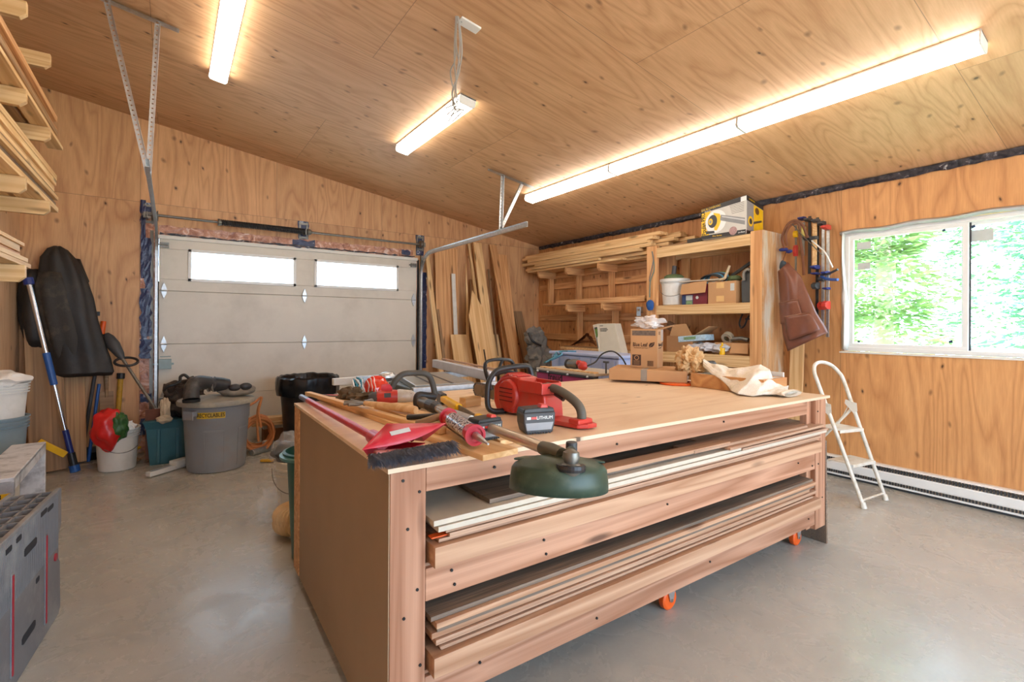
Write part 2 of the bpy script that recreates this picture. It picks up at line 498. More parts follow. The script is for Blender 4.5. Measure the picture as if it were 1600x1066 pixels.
def gap_mat():
    m, nt, b = newmat('dark_gap_seal')
    co = coords(nt); n = noise(nt, co, 22, 5, .6, .5)
    c = ramp(nt, n, [(.42, C8(30, 30, 40)), (.6, C8(70, 66, 72)), (.7, C8(190, 186, 184))])
    nt.links.new(c, b.inputs['Base Color']); b.inputs['Roughness'].default_value = .3
    bump(nt, b, n, .01, .9)
    return m
M_gap = gap_mat()
def concrete():
    m, nt, b = newmat('concrete_floor')
    co = coords(nt)
    n1 = noise(nt, co, .9, 6, .62, .4); n2 = noise(nt, co, 4.5, 8, .7, .6); n3 = noise(nt, co, 60, 3)
    c = ramp(nt, n1, [(.3, C8(170, 167, 158)), (.5, C8(184, 180, 170)), (.7, C8(198, 193, 182))])
    c = mixc(nt, ramp(nt, n2, [(.42, 0.0), (.7, .30)]), c, C8(150, 144, 132))
    c = mixc(nt, mth(nt, 'MULTIPLY', n3, .16), c, C8(105, 98, 88))
    # sawdust and orange scrapes
    s = noise(nt, co, 7, 2, .5, 2.0)
    c = mixc(nt, ramp(nt, s, [(.74, 0.0), (.79, .22)]), c, C8(186, 132, 74))
    sp = nt.nodes.new('ShaderNodeTexVoronoi'); sp.inputs['Scale'].default_value = 14; nt.links.new(co, sp.inputs['Vector'])
    c = mixc(nt, ramp(nt, sp.outputs['Distance'], [(.035, .8), (.05, 0.0)]), c, C8(210, 200, 186))
    nt.links.new(c, b.inputs['Base Color'])
    rr = ramp(nt, n2, [(.3, .20), (.7, .34)])
    nt.links.new(rr, b.inputs['Roughness'])
    b.inputs['Specular IOR Level'].default_value = .55
    bump(nt, b, n2, .002, .25)
    return m
M_floor = concrete()
M_glass = glass('window_glass', (.96, .99, .98), .05)
M_diff = emis('lit_diffuser', (1.0, .92, .80), LAMP_E)

# ================================================================== the room
XL, YF, YN = -1.10, 6.0, -2.0
WT = .14
DX0, DX1, DZ = -.115, 2.668, 2.14          # garage door opening
WY0, WY1, WZ0, WZ1 = .28, 1.79, 1.072, 2.10   # window opening
struct(MB().box((XL - WT, YN - WT, -.15), (XR + WT, YF + WT, 0)).build('floor', M_floor))
m = MB()
zc = lambda x: ceil_z(x)
m.prism([(XL - WT, 2.0), (DX0, 2.0), (DX0, 0), (XL - WT, 0)], YF, YF + WT, axis='y')
m.box((DX1, YF, 0), (XR + WT, YF + WT, 2.3))
m.prism([(XL - WT, 2.0), (DX0, 2.0), (DX0, DZ), (DX1, DZ), (DX1, 2.3), (XR + WT, 2.3), (XR + WT, zc(XR + WT) + .02), (XL - WT, zc(XL - WT) + .02)], YF, YF + WT, axis='y')
struct(m.build('wall_far', M_ply_far))
m = MB()
m.box((XR, YN, 0), (XR + WT, YF, WZ0)); m.box((XR, YN, WZ1), (XR + WT, YF, 2.56))
m.box((XR, YN, WZ0), (XR + WT, WY0, WZ1)); m.box((XR, WY1, WZ0), (XR + WT, YF, WZ1))
struct(m.build('wall_right', M_ply_right))
struct(MB().box((XL - WT, YN, 0), (XL, YF, 3.46)).build('wall_left', M_ply_left))
m = MB()   # wall behind the photographer, with the wide opening that lets daylight in
m.box((XL - WT, YN - WT, 0), (.1, YN, 2.3)); m.box((3.7, YN - WT, 0), (XR + WT, YN, 2.3))
m.box((.1, YN - WT, 0), (3.7, YN, .15))
m.prism([(XL - WT, 2.25), (XR + WT, 2.25), (XR + WT, zc(XR + WT) + .02), (XL - WT, zc(XL - WT) + .02)], YN - WT, YN, axis='y')
struct(m.build('wall_near', M_ply_far))
m = MB()
m.prism([(XL - WT, zc(XL - WT)), (XR + WT, zc(XR + WT)), (XR + WT, zc(XR + WT) + .12), (XL - WT, zc(XL - WT) + .12)], YN - WT, YF + WT, axis='y')
struct(m.build('ceiling', M_ply_ceil))

# seal showing in the gap between right wall and ceiling
m = MB()
rr = random.Random(3)
P = []
for i in range(160):
    y = YN + .05 + (YF - YN - .08) * i / 159
    P.append([(XR - .004 - .008 * rr.random(), y, 2.452 + .012 * rr.random()), (XR - .012 - .014 * rr.random(), y, 2.475), (XR - .016 - .012 * rr.random(), y, 2.508 + .005 * rr.random())])
m.grid(P)
struct(m.build('trim_1', M_gap, solid=.003))

# bare strips beside and above the garage door: film, then blue tape
def strip(name, x0, x1, z0, z1, y, mat, seed, wob=.010, amp=.0035):
    r_ = random.Random(seed); P = []
    n = max(6, int(max(x1 - x0, z1 - z0) / .045))
    vert = (z1 - z0) > (x1 - x0)
    for i in range(n + 1):
        t = i / n
        row = []
        a, b_ = r_.uniform(-wob, wob), r_.uniform(-wob, wob)
        for j in range(4):
            u = j / 3
            d = YF - y - amp * r_.random()
            if vert: row.append((x0 + a + (x1 - x0 + b_ - a) * u, d, z0 + (z1 - z0) * t))
            else: row.append((x0 + (x1 - x0) * t, d, z0 + a + (z1 - z0 + b_ - a) * u))
        P.append(row)
    o = MB().grid(P).build(name, mat, solid=.002); return struct(o)
strip('trim_2', -.255, -.125, .02, 2.36, .004, M_foil, 1, .004)
strip('trim_3', -.252, -.215, 1.72, 2.49, .012, M_tape, 2, .004)
strip('trim_4', -.222, -.165, 1.15, 2.12, .014, M_tape, 3, .012)
strip('trim_5', -.252, -.19, .95, 1.62, .016, M_tape, 4, .012)
strip('trim_6', -.25, -.17, .93, 1.12, .020, M_tape, 5, .014)
strip('trim_7', -.25, -.16, .50, .58, .012, M_tape, 6, .01)
strip('trim_8', -.25, -.17, .18, .34, .012, M_tape, 16, .01)
strip('trim_9', -.11, 2.60, 2.165, 2.262, .006, M_foil, 7, .008)
strip('trim_10', -.10, 2.62, 2.168, 2.182, .018, M_gap, 8, .008)
strip('trim_11', 2.735, 2.80, .70, 1.98, .010, M_tape, 9, .006)
strip('trim_12', 1.125, 1.37, 2.17, 2.245, .016, M_tape, 11, .02)
strip('trim_13', 2.44, 2.56, 2.195, 2.25, .016, M_tape, 12, .01)
strip('trim_14', DX0 - .012, DX0 + .006, .02, 2.14, .004, M_rubber, 13, .001)
strip('trim_15', DX1 - .006, DX1 + .02, .02, 2.14, .004, M_rubber, 14, .001)
# head seal
struct(MB().box((DX0, YF - .012, 2.128), (DX1, YF + .05, 2.165)).build('trim_16', M_white, bev=.003))

# ------------------------------------------------------------------ garage door
door = struct(thing('door_1', None, None, (1.2765, 6.02, 0)))
door['label'] = 'cream sectional garage door with two horizontal windows'
sec = [(.002, .5295), (.5325, 1.0675), (1.0705, 1.6055), (1.6085, 2.135)]
MB().box((DX0 + .002, 6.054, .001), (DX1 - .002, 6.06, 1.70)).build('back_skin', M_cream, door, world=True)
for k, (z0, z1) in enumerate(sec):
    m = MB()
    ya, yb = 6.01, 6.055
    if k < 3: m.box((DX0 + .008, ya, z0), (DX1 - .008, yb, z1))
    else:
        xs = [DX0 + .008, .15, 1.155, 1.387, 2.39, DX1 - .008]
        m.box((xs[0], ya, z0), (xs[5], yb, 1.725)); m.box((xs[0], ya, 2.03), (xs[5], yb, z1))
        for a, b_ in ((0, 1), (2, 3), (4, 5)): m.box((xs[a], ya, 1.725), (xs[b_], yb, 2.03))
    m.build('door_section', M_cream, door, bev=.004, world=True)
for x0, x1 in ((.135, 1.17), (1.37, 2.408)):
    m = MB()
    z0, z1 = 1.712, 2.044
    for a, b_ in (((x0, 5.998, z0), (x1, 6.012, z0 + .03)), ((x0, 5.998, z1 - .03), (x1, 6.012, z1)), ((x0, 5.998, z0), (x0 + .03, 6.012, z1)), ((x1 - .03, 5.998, z0), (x1, 6.012, z1))): m.box(a, b_)
    f = m.build('window_frame', M_vinyl, door, bev=.003, world=True)
    m = MB(); m.box((x0 + .02, 6.03, z0 + .02), (x1 - .02, 6.036, z1 - .02))
    m.bm.transform(root_matrix(door).inverted())
    m.build('pane', M_glass, f)
def hinge(x, z, w=.05):
    m = MB()
    for s_ in (-1, 1):
        m.prism([(x - w * .5, z), (x + w * .5, z), (x + w * .42, z + s_ * .03), (x, z + s_ * .085), (x - w * .42, z + s_ * .03)], 5.992, 6.009, axis='y')
    m.cyl((x - w * .6, 5.986, z), (x + w * .6, 5.986, z), .008, 10)
    return m.build('hinge', M_galv, door, bev=.0015, world=True)
for z in (.531, 1.069, 1.607):
    for x in (-.065, 1.262, 2.615): hinge(x, z)
for x in (-.065, 2.615):
    m = MB(); m.box((x - .04, 5.985, 2.04), (x + .04, 6.009, 2.09)); m.cyl((x - .07, 5.98, 2.065), (x + .03, 5.98, 2.065), .007)
    m.build('roller_bracket', M_galv_d, door, bev=.002, world=True)
m = MB(); m.box((-.105, 5.965, .82), (.0, 6.009, .92)); m.box((-.16, 5.97, .862), (-.105, 5.985, .878)); m.box((0, 5.98, .86), (.02, 6.0, .88))
m.box((-.095, 5.999, .94), (-.005, 6.009, .948))
m.build('slide_lock', plain('grey_blue_lock', C8(150, 168, 168), .4), door, bev=.002, world=True)

# tracks: upright, curve, horizontal run with a hanger
def rail_profile_mesh(path, w=.05, d=.022, t=.003, inward=1):
    """open channel swept along the path in the plane x = const"""
    m = MB(); P = []
    for i, p in enumerate(path):
        p = Vector(p); tt = (Vector(path[min(i + 1, len(path) - 1)]) - Vector(path[max(i - 1, 0)])).normalized()
        nrm = Vector((0, tt.z, -tt.y))
        sx = Vector((inward, 0, 0))
        prof = [nrm * (-w / 2) + sx * d, nrm * (-w / 2), nrm * (w / 2), nrm * (w / 2) + sx * d, nrm * (w / 2 - t) + sx * d, nrm * (w / 2 - t) + sx * t, nrm * (-w / 2 + t) + sx * t, nrm * (-w / 2 + t) + sx * d]
        P.append([p + q for q in prof])
    n = len(P); v = [q for row in P for q in row]; f = []
    for i in range(n - 1):
        for k in range(8):
            k2 = (k + 1) % 8; f.append((i * 8 + k, i * 8 + k2, (i + 1) * 8 + k2, (i + 1) * 8 + k))
    f.append(tuple(range(8))[::-1]); f.append(tuple(range((n - 1) * 8, n * 8)))
    m._add(v, f); return m
def perf_bar(m, p0, p1, w, side, t=.003, hole=.0095, pitch=.03):
    """perforated angle iron: a strip with real holes and a folded flange"""
    p0 = Vector(p0); p1 = Vector(p1); d = (p1 - p0).normalized(); L = (p1 - p0).length
    sd = Vector(side); sd = (sd - d * sd.dot(d)).normalized(); nn = d.cross(sd)
    n = max(1, int(L / pitch)); st = L / n
    for layer in (0, 1):
        off = nn * (t / 2 if layer else -t / 2)
        for i in range(n):
            c = p0 + d * (st * (i + .5)) + off
            a = [c + d * (sx * st / 2) + sd * (sy * w / 2) for sx, sy in ((-1, -1), (0, -1), (1, -1), (1, 0), (1, 1), (0, 1), (-1, 1), (-1, 0))]
            b_ = [c + (d * math.cos(an) + sd * math.sin(an)) * hole / 2 * 1.1 for an in [PI + PI / 4, -PI / 2, -PI / 4, 0, PI / 4, PI / 2, 3 * PI / 4, PI]]
            fs = [(k, (k + 1) % 8, 8 + (k + 1) % 8, 8 + k) for k in range(8)]
            m._add(a + b_, fs)
    m.beam(p0 + sd * w / 2 + nn * w * .4, p1 + sd * w / 2 + nn * w * .4, w * .8, t, nn)
def track(name, label, x, inward, zrun, yend):
    t = thing(name, label, 'door track', (x, 5.9, 0))
    r_ = .30; ytop = 5.93
    zc_ = zrun - r_
    path = [(x, ytop, .03), (x, ytop, zc_)]
    path += [(x, ytop - r_ + r_ * math.cos(a), zc_ + r_ * math.sin(a)) for a in [PI / 2 * k / 12 for k in range(1, 13)]]
    path += [(x, yend, zrun + .012)]
    rail_profile_mesh(path, inward=inward).build('channel', M_galv, t, world=True)
    m = MB(); xo = x - inward * .012
    m.box((xo - .004, ytop + .02, .05), (xo, 5.997, 2.2)); m.box((xo - .03 if inward > 0 else xo, 5.985, .05), (xo if inward > 0 else xo + .03, 5.997, 2.2))
    m.build('jamb_angle', M_galv_d, t, world=True)
    return t, path
trl, _ = track('garage_door_track', 'galvanised overhead track at the left edge of the garage door', -.137, 1, 2.225, 3.62)
trr, _ = track('garage_door_track', 'galvanised overhead track at the right edge of the garage door', 2.697, -1, 2.205, 3.60)
# hangers
def hanger(label, cat, a, b_, c1, c2, foot, tail=None):
    t = thing('track_hanger', label, cat, tuple((Vector(a) + Vector(b_)) / 2))
    m = MB(); perf_bar(m, a, b_, .052, (0, 1, 0)); m.build('ceiling_bar', M_galv, t, world=True)
    for c in (c1, c2):
        m = MB(); perf_bar(m, c, foot, .03, (1, 0, 0) if abs(Vector(c).x - Vector(foot).x) < .12 else (0, 0, 1)); m.build('strut', M_galv, t, world=True)
    m = MB()
    for c in (c1, c2, foot): m.cyl(Vector(c) + Vector((0, -.015, 0)), Vector(c) + Vector((0, .012, 0)), .008, 6)
    m.build('bolt', M_chrome, t, world=True)
    return t
Yh = 4.09
cz = lambda x, d=.006: (x, Yh, ceil_z(x) - d)
hr = hanger('perforated steel hanger holding the right door track from the ceiling', 'hanger', cz(2.58, .02), cz(3.13, .02), cz(2.735, .03), cz(2.99, .03), (2.715, Yh, 2.225))
Yh = 3.92
hl = hanger('perforated steel hanger holding the left door track, nearest the lumber rack', 'hanger', cz(-.42, .02), cz(.03, .02), cz(-.34, .03), cz(-.085, .03), (-.128, 3.92, 2.235))

# torsion shaft
t = thing('torsion_shaft', 'steel torsion shaft with a black spring above the garage door', 'garage door spring', (1.26, 5.88, 2.33))
MB().cyl((-.21, 5.88, 2.335), (2.72, 5.88, 2.325), .0125, 14).build('shaft', M_galv_d, t, smooth=True, world=True)
m = MB()
nT = 52; x0, x1 = .40, 1.24
m.cyl((x0, 5.88, 2.333), (x1, 5.88, 2.33), .022, 16)
pts = []
for i in range(nT * 12 + 1):
    a = 2 * PI * i / 12; x = x0 + (x1 - x0) * i / (nT * 12)
    pts.append((x, 5.88 + .027 * math.cos(a), 2.332 + .027 * math.sin(a)))
m.tube(pts, .0072, 5)
m.build('torsion_spring', M_black, t, smooth=True, world=True)
for x in (.385, 1.26):
    MB().lathe([(.034, 0), (.038, .01), (.03, .04), (.018, .05)], 20, frame((x, 5.88, 2.332), (0, 1, 0), (0, 0, 1))).build('spring_cone', M_galv_d, t, world=True)
for x, w_ in ((-.2, .05), (1.245, .05), (2.70, .05)):
    m = MB()
    m.box((x - w_, 5.99, 2.26), (x - w_ + .02, 5.997, 2.46)); m.box((x + w_ - .02, 5.99, 2.26), (x + w_, 5.997, 2.46))
    for z in (2.28, 2.35, 2.44): m.box((x - w_, 5.985, z - .012), (x + w_, 5.997, z + .012))
    m.box((x - .004, 5.86, 2.30), (x + .004, 5.99, 2.36)); m.box((x - .03, 5.885, 2.30), (x + .03, 5.889, 2.36))
    m.build('bearing_plate', M_galv_d, t, bev=.001, world=True)
for x in (-.155, 2.645):
    MB().lathe([(.018, 0), (.05, .002), (.05, .008), (.038, .014), (.038, .03), (.05, .036), (.05, .042), (.018, .044)], 24, frame((x, 5.88, 2.33), (0, 1, 0), (0, 0, 1))).build('cable_drum', M_galv_d, t, smooth=True, world=True)
for x, s_ in ((-.2, 20), (1.245, 21), (2.70, 22)): strip('trim_%d' % (s_ - 3), x - .058, x + .058, 2.20, 2.47, .002, M_tape, s_, .006, .003)

# ------------------------------------------------------------------ window in the right wall
w = struct(thing('window_1', None, None, (XR, 1.03, WZ0)))
w['label'] = 'white sliding window looking out on trees'
def ring(m, y0, y1, z0, z1, xa, xb, t_):
    m.box((xa, y0, z0), (xb, y1, z0 + t_)); m.box((xa, y0, z1 - t_), (xb, y1, z1)); m.box((xa, y0, z0 + t_), (xb, y0 + t_, z1 - t_)); m.box((xa, y1 - t_, z0 + t_), (xb, y1, z1 - t_))
m = MB(); ring(m, WY0 + .01, WY1 - .012, WZ0 + .006, WZ1 - .012, XR + .02, XR + .09, .035); m.build('window_frame', M_vinyl, w, bev=.004, world=True)
m = MB(); ring(m, .985, WY1 - .045, WZ0 + .038, WZ1 - .045, XR + .028, XR + .052, .032); s1 = m.build('sash', M_vinyl, w, bev=.003, world=True)
m = MB(); ring(m, WY0 + .04, 1.03, WZ0 + .038, WZ1 - .045, XR + .06, XR + .084, .028); s2 = m.build('sash', M_vinyl, w, bev=.003, world=True)
def childpart(mb, name, mat, parent, **k):
    mb.bm.transform(root_matrix(parent).inverted()); return mb.build(name, mat, parent, **k)
childpart(MB().box((XR + .038, 1.01, WZ0 + .06), (XR + .042, WY1 - .07, WZ1 - .07)), 'pane', M_glass, s1)
childpart(MB().box((XR + .07, WY0 + .06, WZ0 + .06), (XR + .074, 1.0, WZ1 - .07)), 'pane', M_glass, s2)
MB().box((XR + .053, .975, WZ0 + .04), (XR + .06, .987, WZ1 - .05)).build('weather_strip', M_dkgrey, w, world=True)
M_paper = plain('faded_paper', C8(196, 200, 196), .8)
M_spacer = plain('spacer_pad', C8(40, 60, 90), .7)
for p, s_ in (((1344, 373), .016), ((1475, 360), .016), ((1342, 534), .014), ((1485.5, 534), .018), ((1521, 354), .018)):
    q = at(*p, X=XR + .036); an = .5 if s_ in (.016, .018) else 0
    m = MB(); m.box((-s_ * .6, -s_ * .5, 0), (s_ * .6, s_ * .5, .004), frame(q, (0, -1, an * .6), (0, 0, 1)))
    m.build('spacer_pad', M_spacer, w, world=True)
for p, (a, b_) in (((1350, 384), (.05, .03)), ((1350, 416), (.045, .028)), ((1530, 368), (.075, .042))):
    q = at(*p, X=XR + .035 if p[0] < 1500 else XR + .068)
    m = MB(); m.box((-a, -b_, 0), (a, b_, .0006), frame(q, (0, -1, 0), (0, 0, 1))); m.build('sticker', M_paper, w, world=True)
# housewrap hanging loose at the left jamb and along the head
P = []
for i in range(26):
    t_ = i / 25; z = WZ0 + .01 + (WZ1 - WZ0 - .02) * t_
    wd = .03 + .02 * math.sin(t_ * 5 + .5)
    P.append([(XR - .004 - .012 * math.sin(t_ * 11) ** 2, WY1 - .005, z), (XR - .02 - .006 * math.sin(t_ * 9), WY1 - .005 - wd * .5, z + .01), (XR - .004, WY1 - .01 - wd, z)])
o = MB().grid(P).build('housewrap_strip', plain('white_housewrap', C8(214, 214, 208), .35, bmp=.004), w, world=True, solid=.0015, smooth=True)
P = []
for i in range(40):
    t_ = i / 39; y = WY1 + .01 - (WY1 - WY0) * t_
    z = WZ1 - .02 + .026 * t_ + .006 * math.sin(t_ * 23)
    P.append([(XR - .003, y, z + .022), (XR - .022 - .008 * math.sin(t_ * 15), y, z + .008), (XR - .006, y, z - .012)])
MB().grid(P).build('housewrap_strip', plain('grey_housewrap', C8(188, 188, 188), .3, bmp=.004), w, world=True, solid=.0015, smooth=True)
struct(MB().box((XR - .012, WY0 - .02, WZ0 - .012), (XR + .03, WY1 + .012, WZ0)).build('trim_20', M_white, bev=.002))

# ------------------------------------------------------------------ baseboard heater
t = thing('baseboard_heater', 'long white electric baseboard heater under the window', 'heater', (XR, 1.6, .0))
X0 = XR - .075; ya, yb = -1.2, 3.6
m = MB()
m.box((X0 + .02, ya, .03), (XR - .001, yb, .175))
m.prism([(X0 + .0, .062), (X0 - .004, .07), (X0 - .004, .125), (X0 + .0, .133), (X0 + .02, .133), (X0 + .02, .062)], ya, yb, axis='y')
m.prism([(X0 + .01, .166), (X0 + .03, .178), (XR - .002, .178), (XR - .002, .166)], ya, yb, axis='y')
m.prism([(X0 + .005, .022), (X0 + .005, .036), (XR - .002, .036), (XR - .002, .022)], ya, yb, axis='y')
m.build('casing', M_vinyl, t, world=True)
m = MB()
n = int((yb - ya) / .018)
for k in range(n):
    y = ya + .006 + k * .018
    m.box((X0 + .006, y, .134), (X0 + .02, y + .009, .166)); m.box((X0 + .008, y, .037), (X0 + .02, y + .009, .062))
m.box((X0 + .012, ya, .148), (X0 + .018, yb, .152))
m.build('grille', M_dkgrey, t, world=True)
for y in (ya, yb):
    MB().box((X0 - .006, y - .004, .018), (XR - .002, y + .004, .18)).build('end_cap', M_vinyl, t, bev=.002, world=True)
MB().box((X0 + .03, ya + .1, 0), (XR - .01, yb - .1, .03)).build('foot', M_dkgrey, t, world=True)

# ------------------------------------------------------------------ ceiling lights
LM = Matrix.Rotation(math.atan(CSL), 4, 'Y')
def fixture(label, xc, y0, y1, w=.135, h=.075, group=None):
    t = thing('ceiling_light', label, 'ceiling light', (xc, (y0 + y1) / 2, ceil_z(xc)), group=group, rot=(0, math.atan(CSL), 0))
    L = y1 - y0 - .004
    m = MB(); m.box((-w / 2, -L / 2, -.014), (w / 2, L / 2, -.002)); m.build('base_tray', M_vinyl, t, bev=.002)
    m = MB(); a = w / 2 - .004
    prof = [(-a, -.014), (-a, -h + .018), (-a + .012, -h + .004), (-a + .03, -h), (a - .03, -h), (a - .012, -h + .004), (a, -h + .018), (a, -.014)]
    m.prism(prof, -L / 2 + .008, L / 2 - .008, axis='y'); m.build('diffuser', M_diff, t)
    for s_ in (-1, 1):
        m = MB(); b_ = w / 2
        m.prism([(-b_, -.004), (-b_, -h + .016), (-b_ + .012, -h), (b_ - .012, -h), (b_, -h + .016), (b_, -.004)], s_ * L / 2, s_ * (L / 2 - .008), axis='y')
        m.build('end_cap', M_vinyl, t, bev=.001)
    return t
fixture('lit wraparound ceiling light above the left half of the garage door, nearest the lumber rack', .29, 3.12, 4.34, .125)
fixture('short lit ceiling light with loose cables hanging at its near end', 1.785, 3.12, 4.36)
fixture('lit ceiling light in the long row over the shelves, nearest the camera', 3.29, .625, 1.875)
fixture('lit ceiling light in the middle of the long row of three', 3.29, 1.875, 3.09)
fixture('lit ceiling light at the far end of the long row, by the track hanger', 3.29, 3.09, 4.36)

fixture('added fill light shaped as a ceiling light over the left aisle, nearest the camera, mostly above the frame', .29, 1.88, 3.10, .125)  # added lamp, brightens the dark left side of the room
fixture('unseen ceiling fill light added behind the camera over the rear of the room, left', .29, -1.35, -.12, .125)  # added out of view so the room is lit more evenly
fixture('unseen ceiling fill light added behind the camera over the rear of the room, middle', 1.785, -1.35, -.12)  # another added lamp, unseen, filling light from the rear

# white cover plate and hanging cables
q = at_ceil(733, 40, .01)
t = thing('junction_cover_plate', 'small white cover plate on the ceiling above the loose cables', 'cover plate', tuple(q), rot=(0, math.atan(CSL), 0))
MB().box((-.065, -.032, -.004), (.065, .032, .008)).build('plate', M_vinyl, t, bev=.003)
m = MB(); m.cyl((-.05, 0, -.007), (-.05, 0, -.003), .004, 8); m.build('screw', M_galv, t)
hole = at_ceil(712, 22, 0)
endp = Vector((1.70, 3.16, ceil_z(1.70) - .09))
t = thing('hanging_cable', 'bundle of loose grey cables drooping from a ceiling hole to the short light', 'cable', tuple(hole))
r_ = random.Random(5)
for k in range(5):
    pts = [hole + Vector((.004 * k, 0, .01))]
    for j in range(1, 7):
        t_ = j / 7; q = hole.lerp(endp, t_); q.z -= (.10 + .03 * k) * math.sin(PI * t_) ** .8; q.y += .03 * math.sin(7 * t_ + k); q.x += .02 * math.sin(9 * t_)
        q += Vector((r_.uniform(-.012, .012), r_.uniform(-.012, .012), r_.uniform(-.012, .012))) + Vector((.012 * (k - 2) * t_, 0, 0))
        pts.append(q)
    tail = endp + Vector((.03 * (k - 2), .05 + .03 * k, -.02 - .03 * (k % 3)))
    pts.append(tail)
    MB().tube(smoothpath(pts, 5), .0042, 6).build('cable', plain('grey_cable', C8(176, 172, 166), .5), t, smooth=True, world=True)

# ------------------------------------------------------------------ outside: drive, grass bank, trees
struct(MB().box((-14, 6.2, -.35), (18, 30, -.05)).build('driveway', plain('pale_gravel', C8(226, 222, 214), .9, var=.12, scale=20)))
struct(MB().box((4.95, -14, -.35), (26, 6.15, -.05)).build('ground', plain('grass_bank', C8(186, 206, 150), .9, var=.2, scale=8)))
struct(MB().box((-6, -16, -.35), (4.9, -2.2, -.05)).build('yard', plain('yard_gravel', C8(206, 202, 196), .9, var=.1, scale=20)))
M_leafs = []
for nm, c in (('leaf_pale', (150, 186, 130)), ('leaf_mid', (92, 150, 92)), ('leaf_blue', (110, 165, 140))):
    m_, nt, b = newmat(nm)
    n = noise(nt, coords(nt), 3, 2); cc = ramp(nt, n, [(.3, C8(*c)), (.7, C8(c[0] + 45, c[1] + 35, c[2] + 35))])
    nt.links.new(cc, b.inputs['Base Color']); b.inputs['Roughness'].default_value = .5
    M_leafs.append(m_)
M_bark = plain('tree_bark', C8(196, 188, 172), .9, bmp=.01)
def tree(label, x, y, h, rad, n, seed, mat):
    r_ = random.Random(seed)
    t = thing('tree', label, 'tree', (x, y, -.05), group='trees beyond the window')
    MB().tube([(0, 0, 0), (.05, 0, h * .5), (0, .05, h * .95)], .12, 10, rs=[.16, .1, .03]).build('trunk', M_bark, t, smooth=True)
    m = MB()
    for _ in range(n):
        z = h * (.12 + .86 * r_.random() ** .9)
        rmax = rad * (1.05 - z / h) ** .7
        tier = .75 + .25 * math.sin(z * 7)
        a = r_.uniform(0, 2 * PI); rr_ = rmax * tier * math.sqrt(r_.uniform(.15, 1))
        c = Vector((rr_ * math.cos(a), rr_ * math.sin(a), z - .18 * rr_))
        d = Vector((math.cos(a), math.sin(a), r_.uniform(-.5, .3))).normalized()
        sd = d.cross(Vector((0, 0, 1))).normalized(); up = sd.cross(d)
        s_ = r_.uniform(.05, .12)
        sd = (sd + up * r_.uniform(-.6, .6)).normalized()
        m._add([c - sd * s_ * .5, c + d * s_ * .9 - sd * s_ * .25, c + d * s_ * 1.7, c + d * s_ * .9 + sd * s_ * .3, c + sd * s_ * .5], [(0, 1, 2, 3, 4)])
    m.build('foliage', mat, t)
for i, (x, y, h, rd, lb) in enumerate([
        (8.7, 2.75, 4.6, 1.25, 'pale leafy tree beyond the window, nearest on the left'),
        (8.3, .55, 3.0, .85, 'low bush below the right pane of the window'),
        (11.3, 1.05, 6.5, 1.5, 'tall green conifer seen through the right pane'),
        (11.6, 4.3, 6.0, 1.6, 'pale tree behind the nearest one, left edge of the window view'),
        (15.0, 2.7, 7.5, 2.0, 'tallest pale tree standing behind the others outside the window'),
        (15.5, -1.3, 7.0, 1.9, 'far tree at the right edge of the window view')]):
    tree(lb, x, y, h, rd, 6000, 40 + i, M_leafs[i % 3])

# ================================================================== rolling workbench with sheet-goods bays
BZ = .88
M_bench2 = wood('fir_plank', C8(198, 158, 126), C8(164, 120, 88), freq=9, knots=.22)
bench = thing('workbench', 'big rolling plywood-topped workbench with two bays of stored sheets', 'workbench', (.49, 1.29, 0), R(-.8))
BL_, BW = 2.665, 1.35
MB().box((0, 0, .866), (BL_, BW, .88)).build('bench_top', M_ply_top, bench, bev=.001)
MB().box((.004, .0045, .055), (.0075, 1.335, .865)).build('side_panel', M_hdf, bench, bev=.001)
MB().box((.0, 1.22, .06), (.022, 1.336, .865)).build('corner_trim', M_stud, bench, bev=.001)
def vboard(name, x0, x1, y0, y1, z0, z1, mat, parent):
    """upright timber: grain along its local x"""
    m = MB(); m.box((0, -(x1 - x0) / 2, -(y1 - y0) / 2), (z1 - z0, (x1 - x0) / 2, (y1 - y0) / 2))
    o = m.build(name, mat, parent, bev=.002)
    M = Matrix(((0, 1, 0, (x0 + x1) / 2), (0, 0, 1, (y0 + y1) / 2), (1, 0, 0, z0), (0, 0, 0, 1)))
    o.matrix_local = M; return o
def hboard(name, x0, x1, y0, y1, z0, z1, mat, parent, along='x'):
    m = MB()
    if along == 'x':
        m.box((0, -(y1 - y0) / 2, -(z1 - z0) / 2), (x1 - x0, (y1 - y0) / 2, (z1 - z0) / 2))
        M = Matrix.Translation((x0, (y0 + y1) / 2, (z0 + z1) / 2))
    else:
        m.box((0, -(x1 - x0) / 2, -(z1 - z0) / 2), (y1 - y0, (x1 - x0) / 2, (z1 - z0) / 2))
        M = Matrix.Translation(((x0 + x1) / 2, y0, (z0 + z1) / 2)) @ Matrix.Rotation(PI / 2, 4, 'Z')
    o = m.build(name, mat, parent, bev=.002); o.matrix_local = M; return o
for x0 in (.0085,):
    vboard('post', x0, x0 + .107, .004, .042, .055, .865, M_bench, bench)
vboard('post', BL_ - .165, BL_ - .045, .004, .042, .13, .865, M_bench, bench)
vboard('post', BL_ - .215, BL_ - .167, .03, .068, .13, .865, M_bench, bench)
vboard('post', .021, .06, BW - .13, BW - .04, .055, .865, M_bench, bench)
vboard('post', BL_ - .165, BL_ - .127, BW - .13, BW - .04, .13, .865, M_bench, bench)
vboard('post', 1.30, 1.338, .70, .74, .13, .865, M_bench, bench)
hboard('rail', .117, 2.40, .006, .044, .795, .865, M_bench, bench)
hboard('rail', .117, BL_ - .168, .006, .044, .475, .570, M_bench, bench)
hboard('rail', .117, BL_ - .168, .006, .044, .160, .255, M_bench, bench)
for z0, z1 in ((.795, .865), (.475, .57), (.16, .255)):
    hboard('back_rail', .022, BL_ - .125, BW - .038, BW - .0, z0, z1, M_bench, bench)
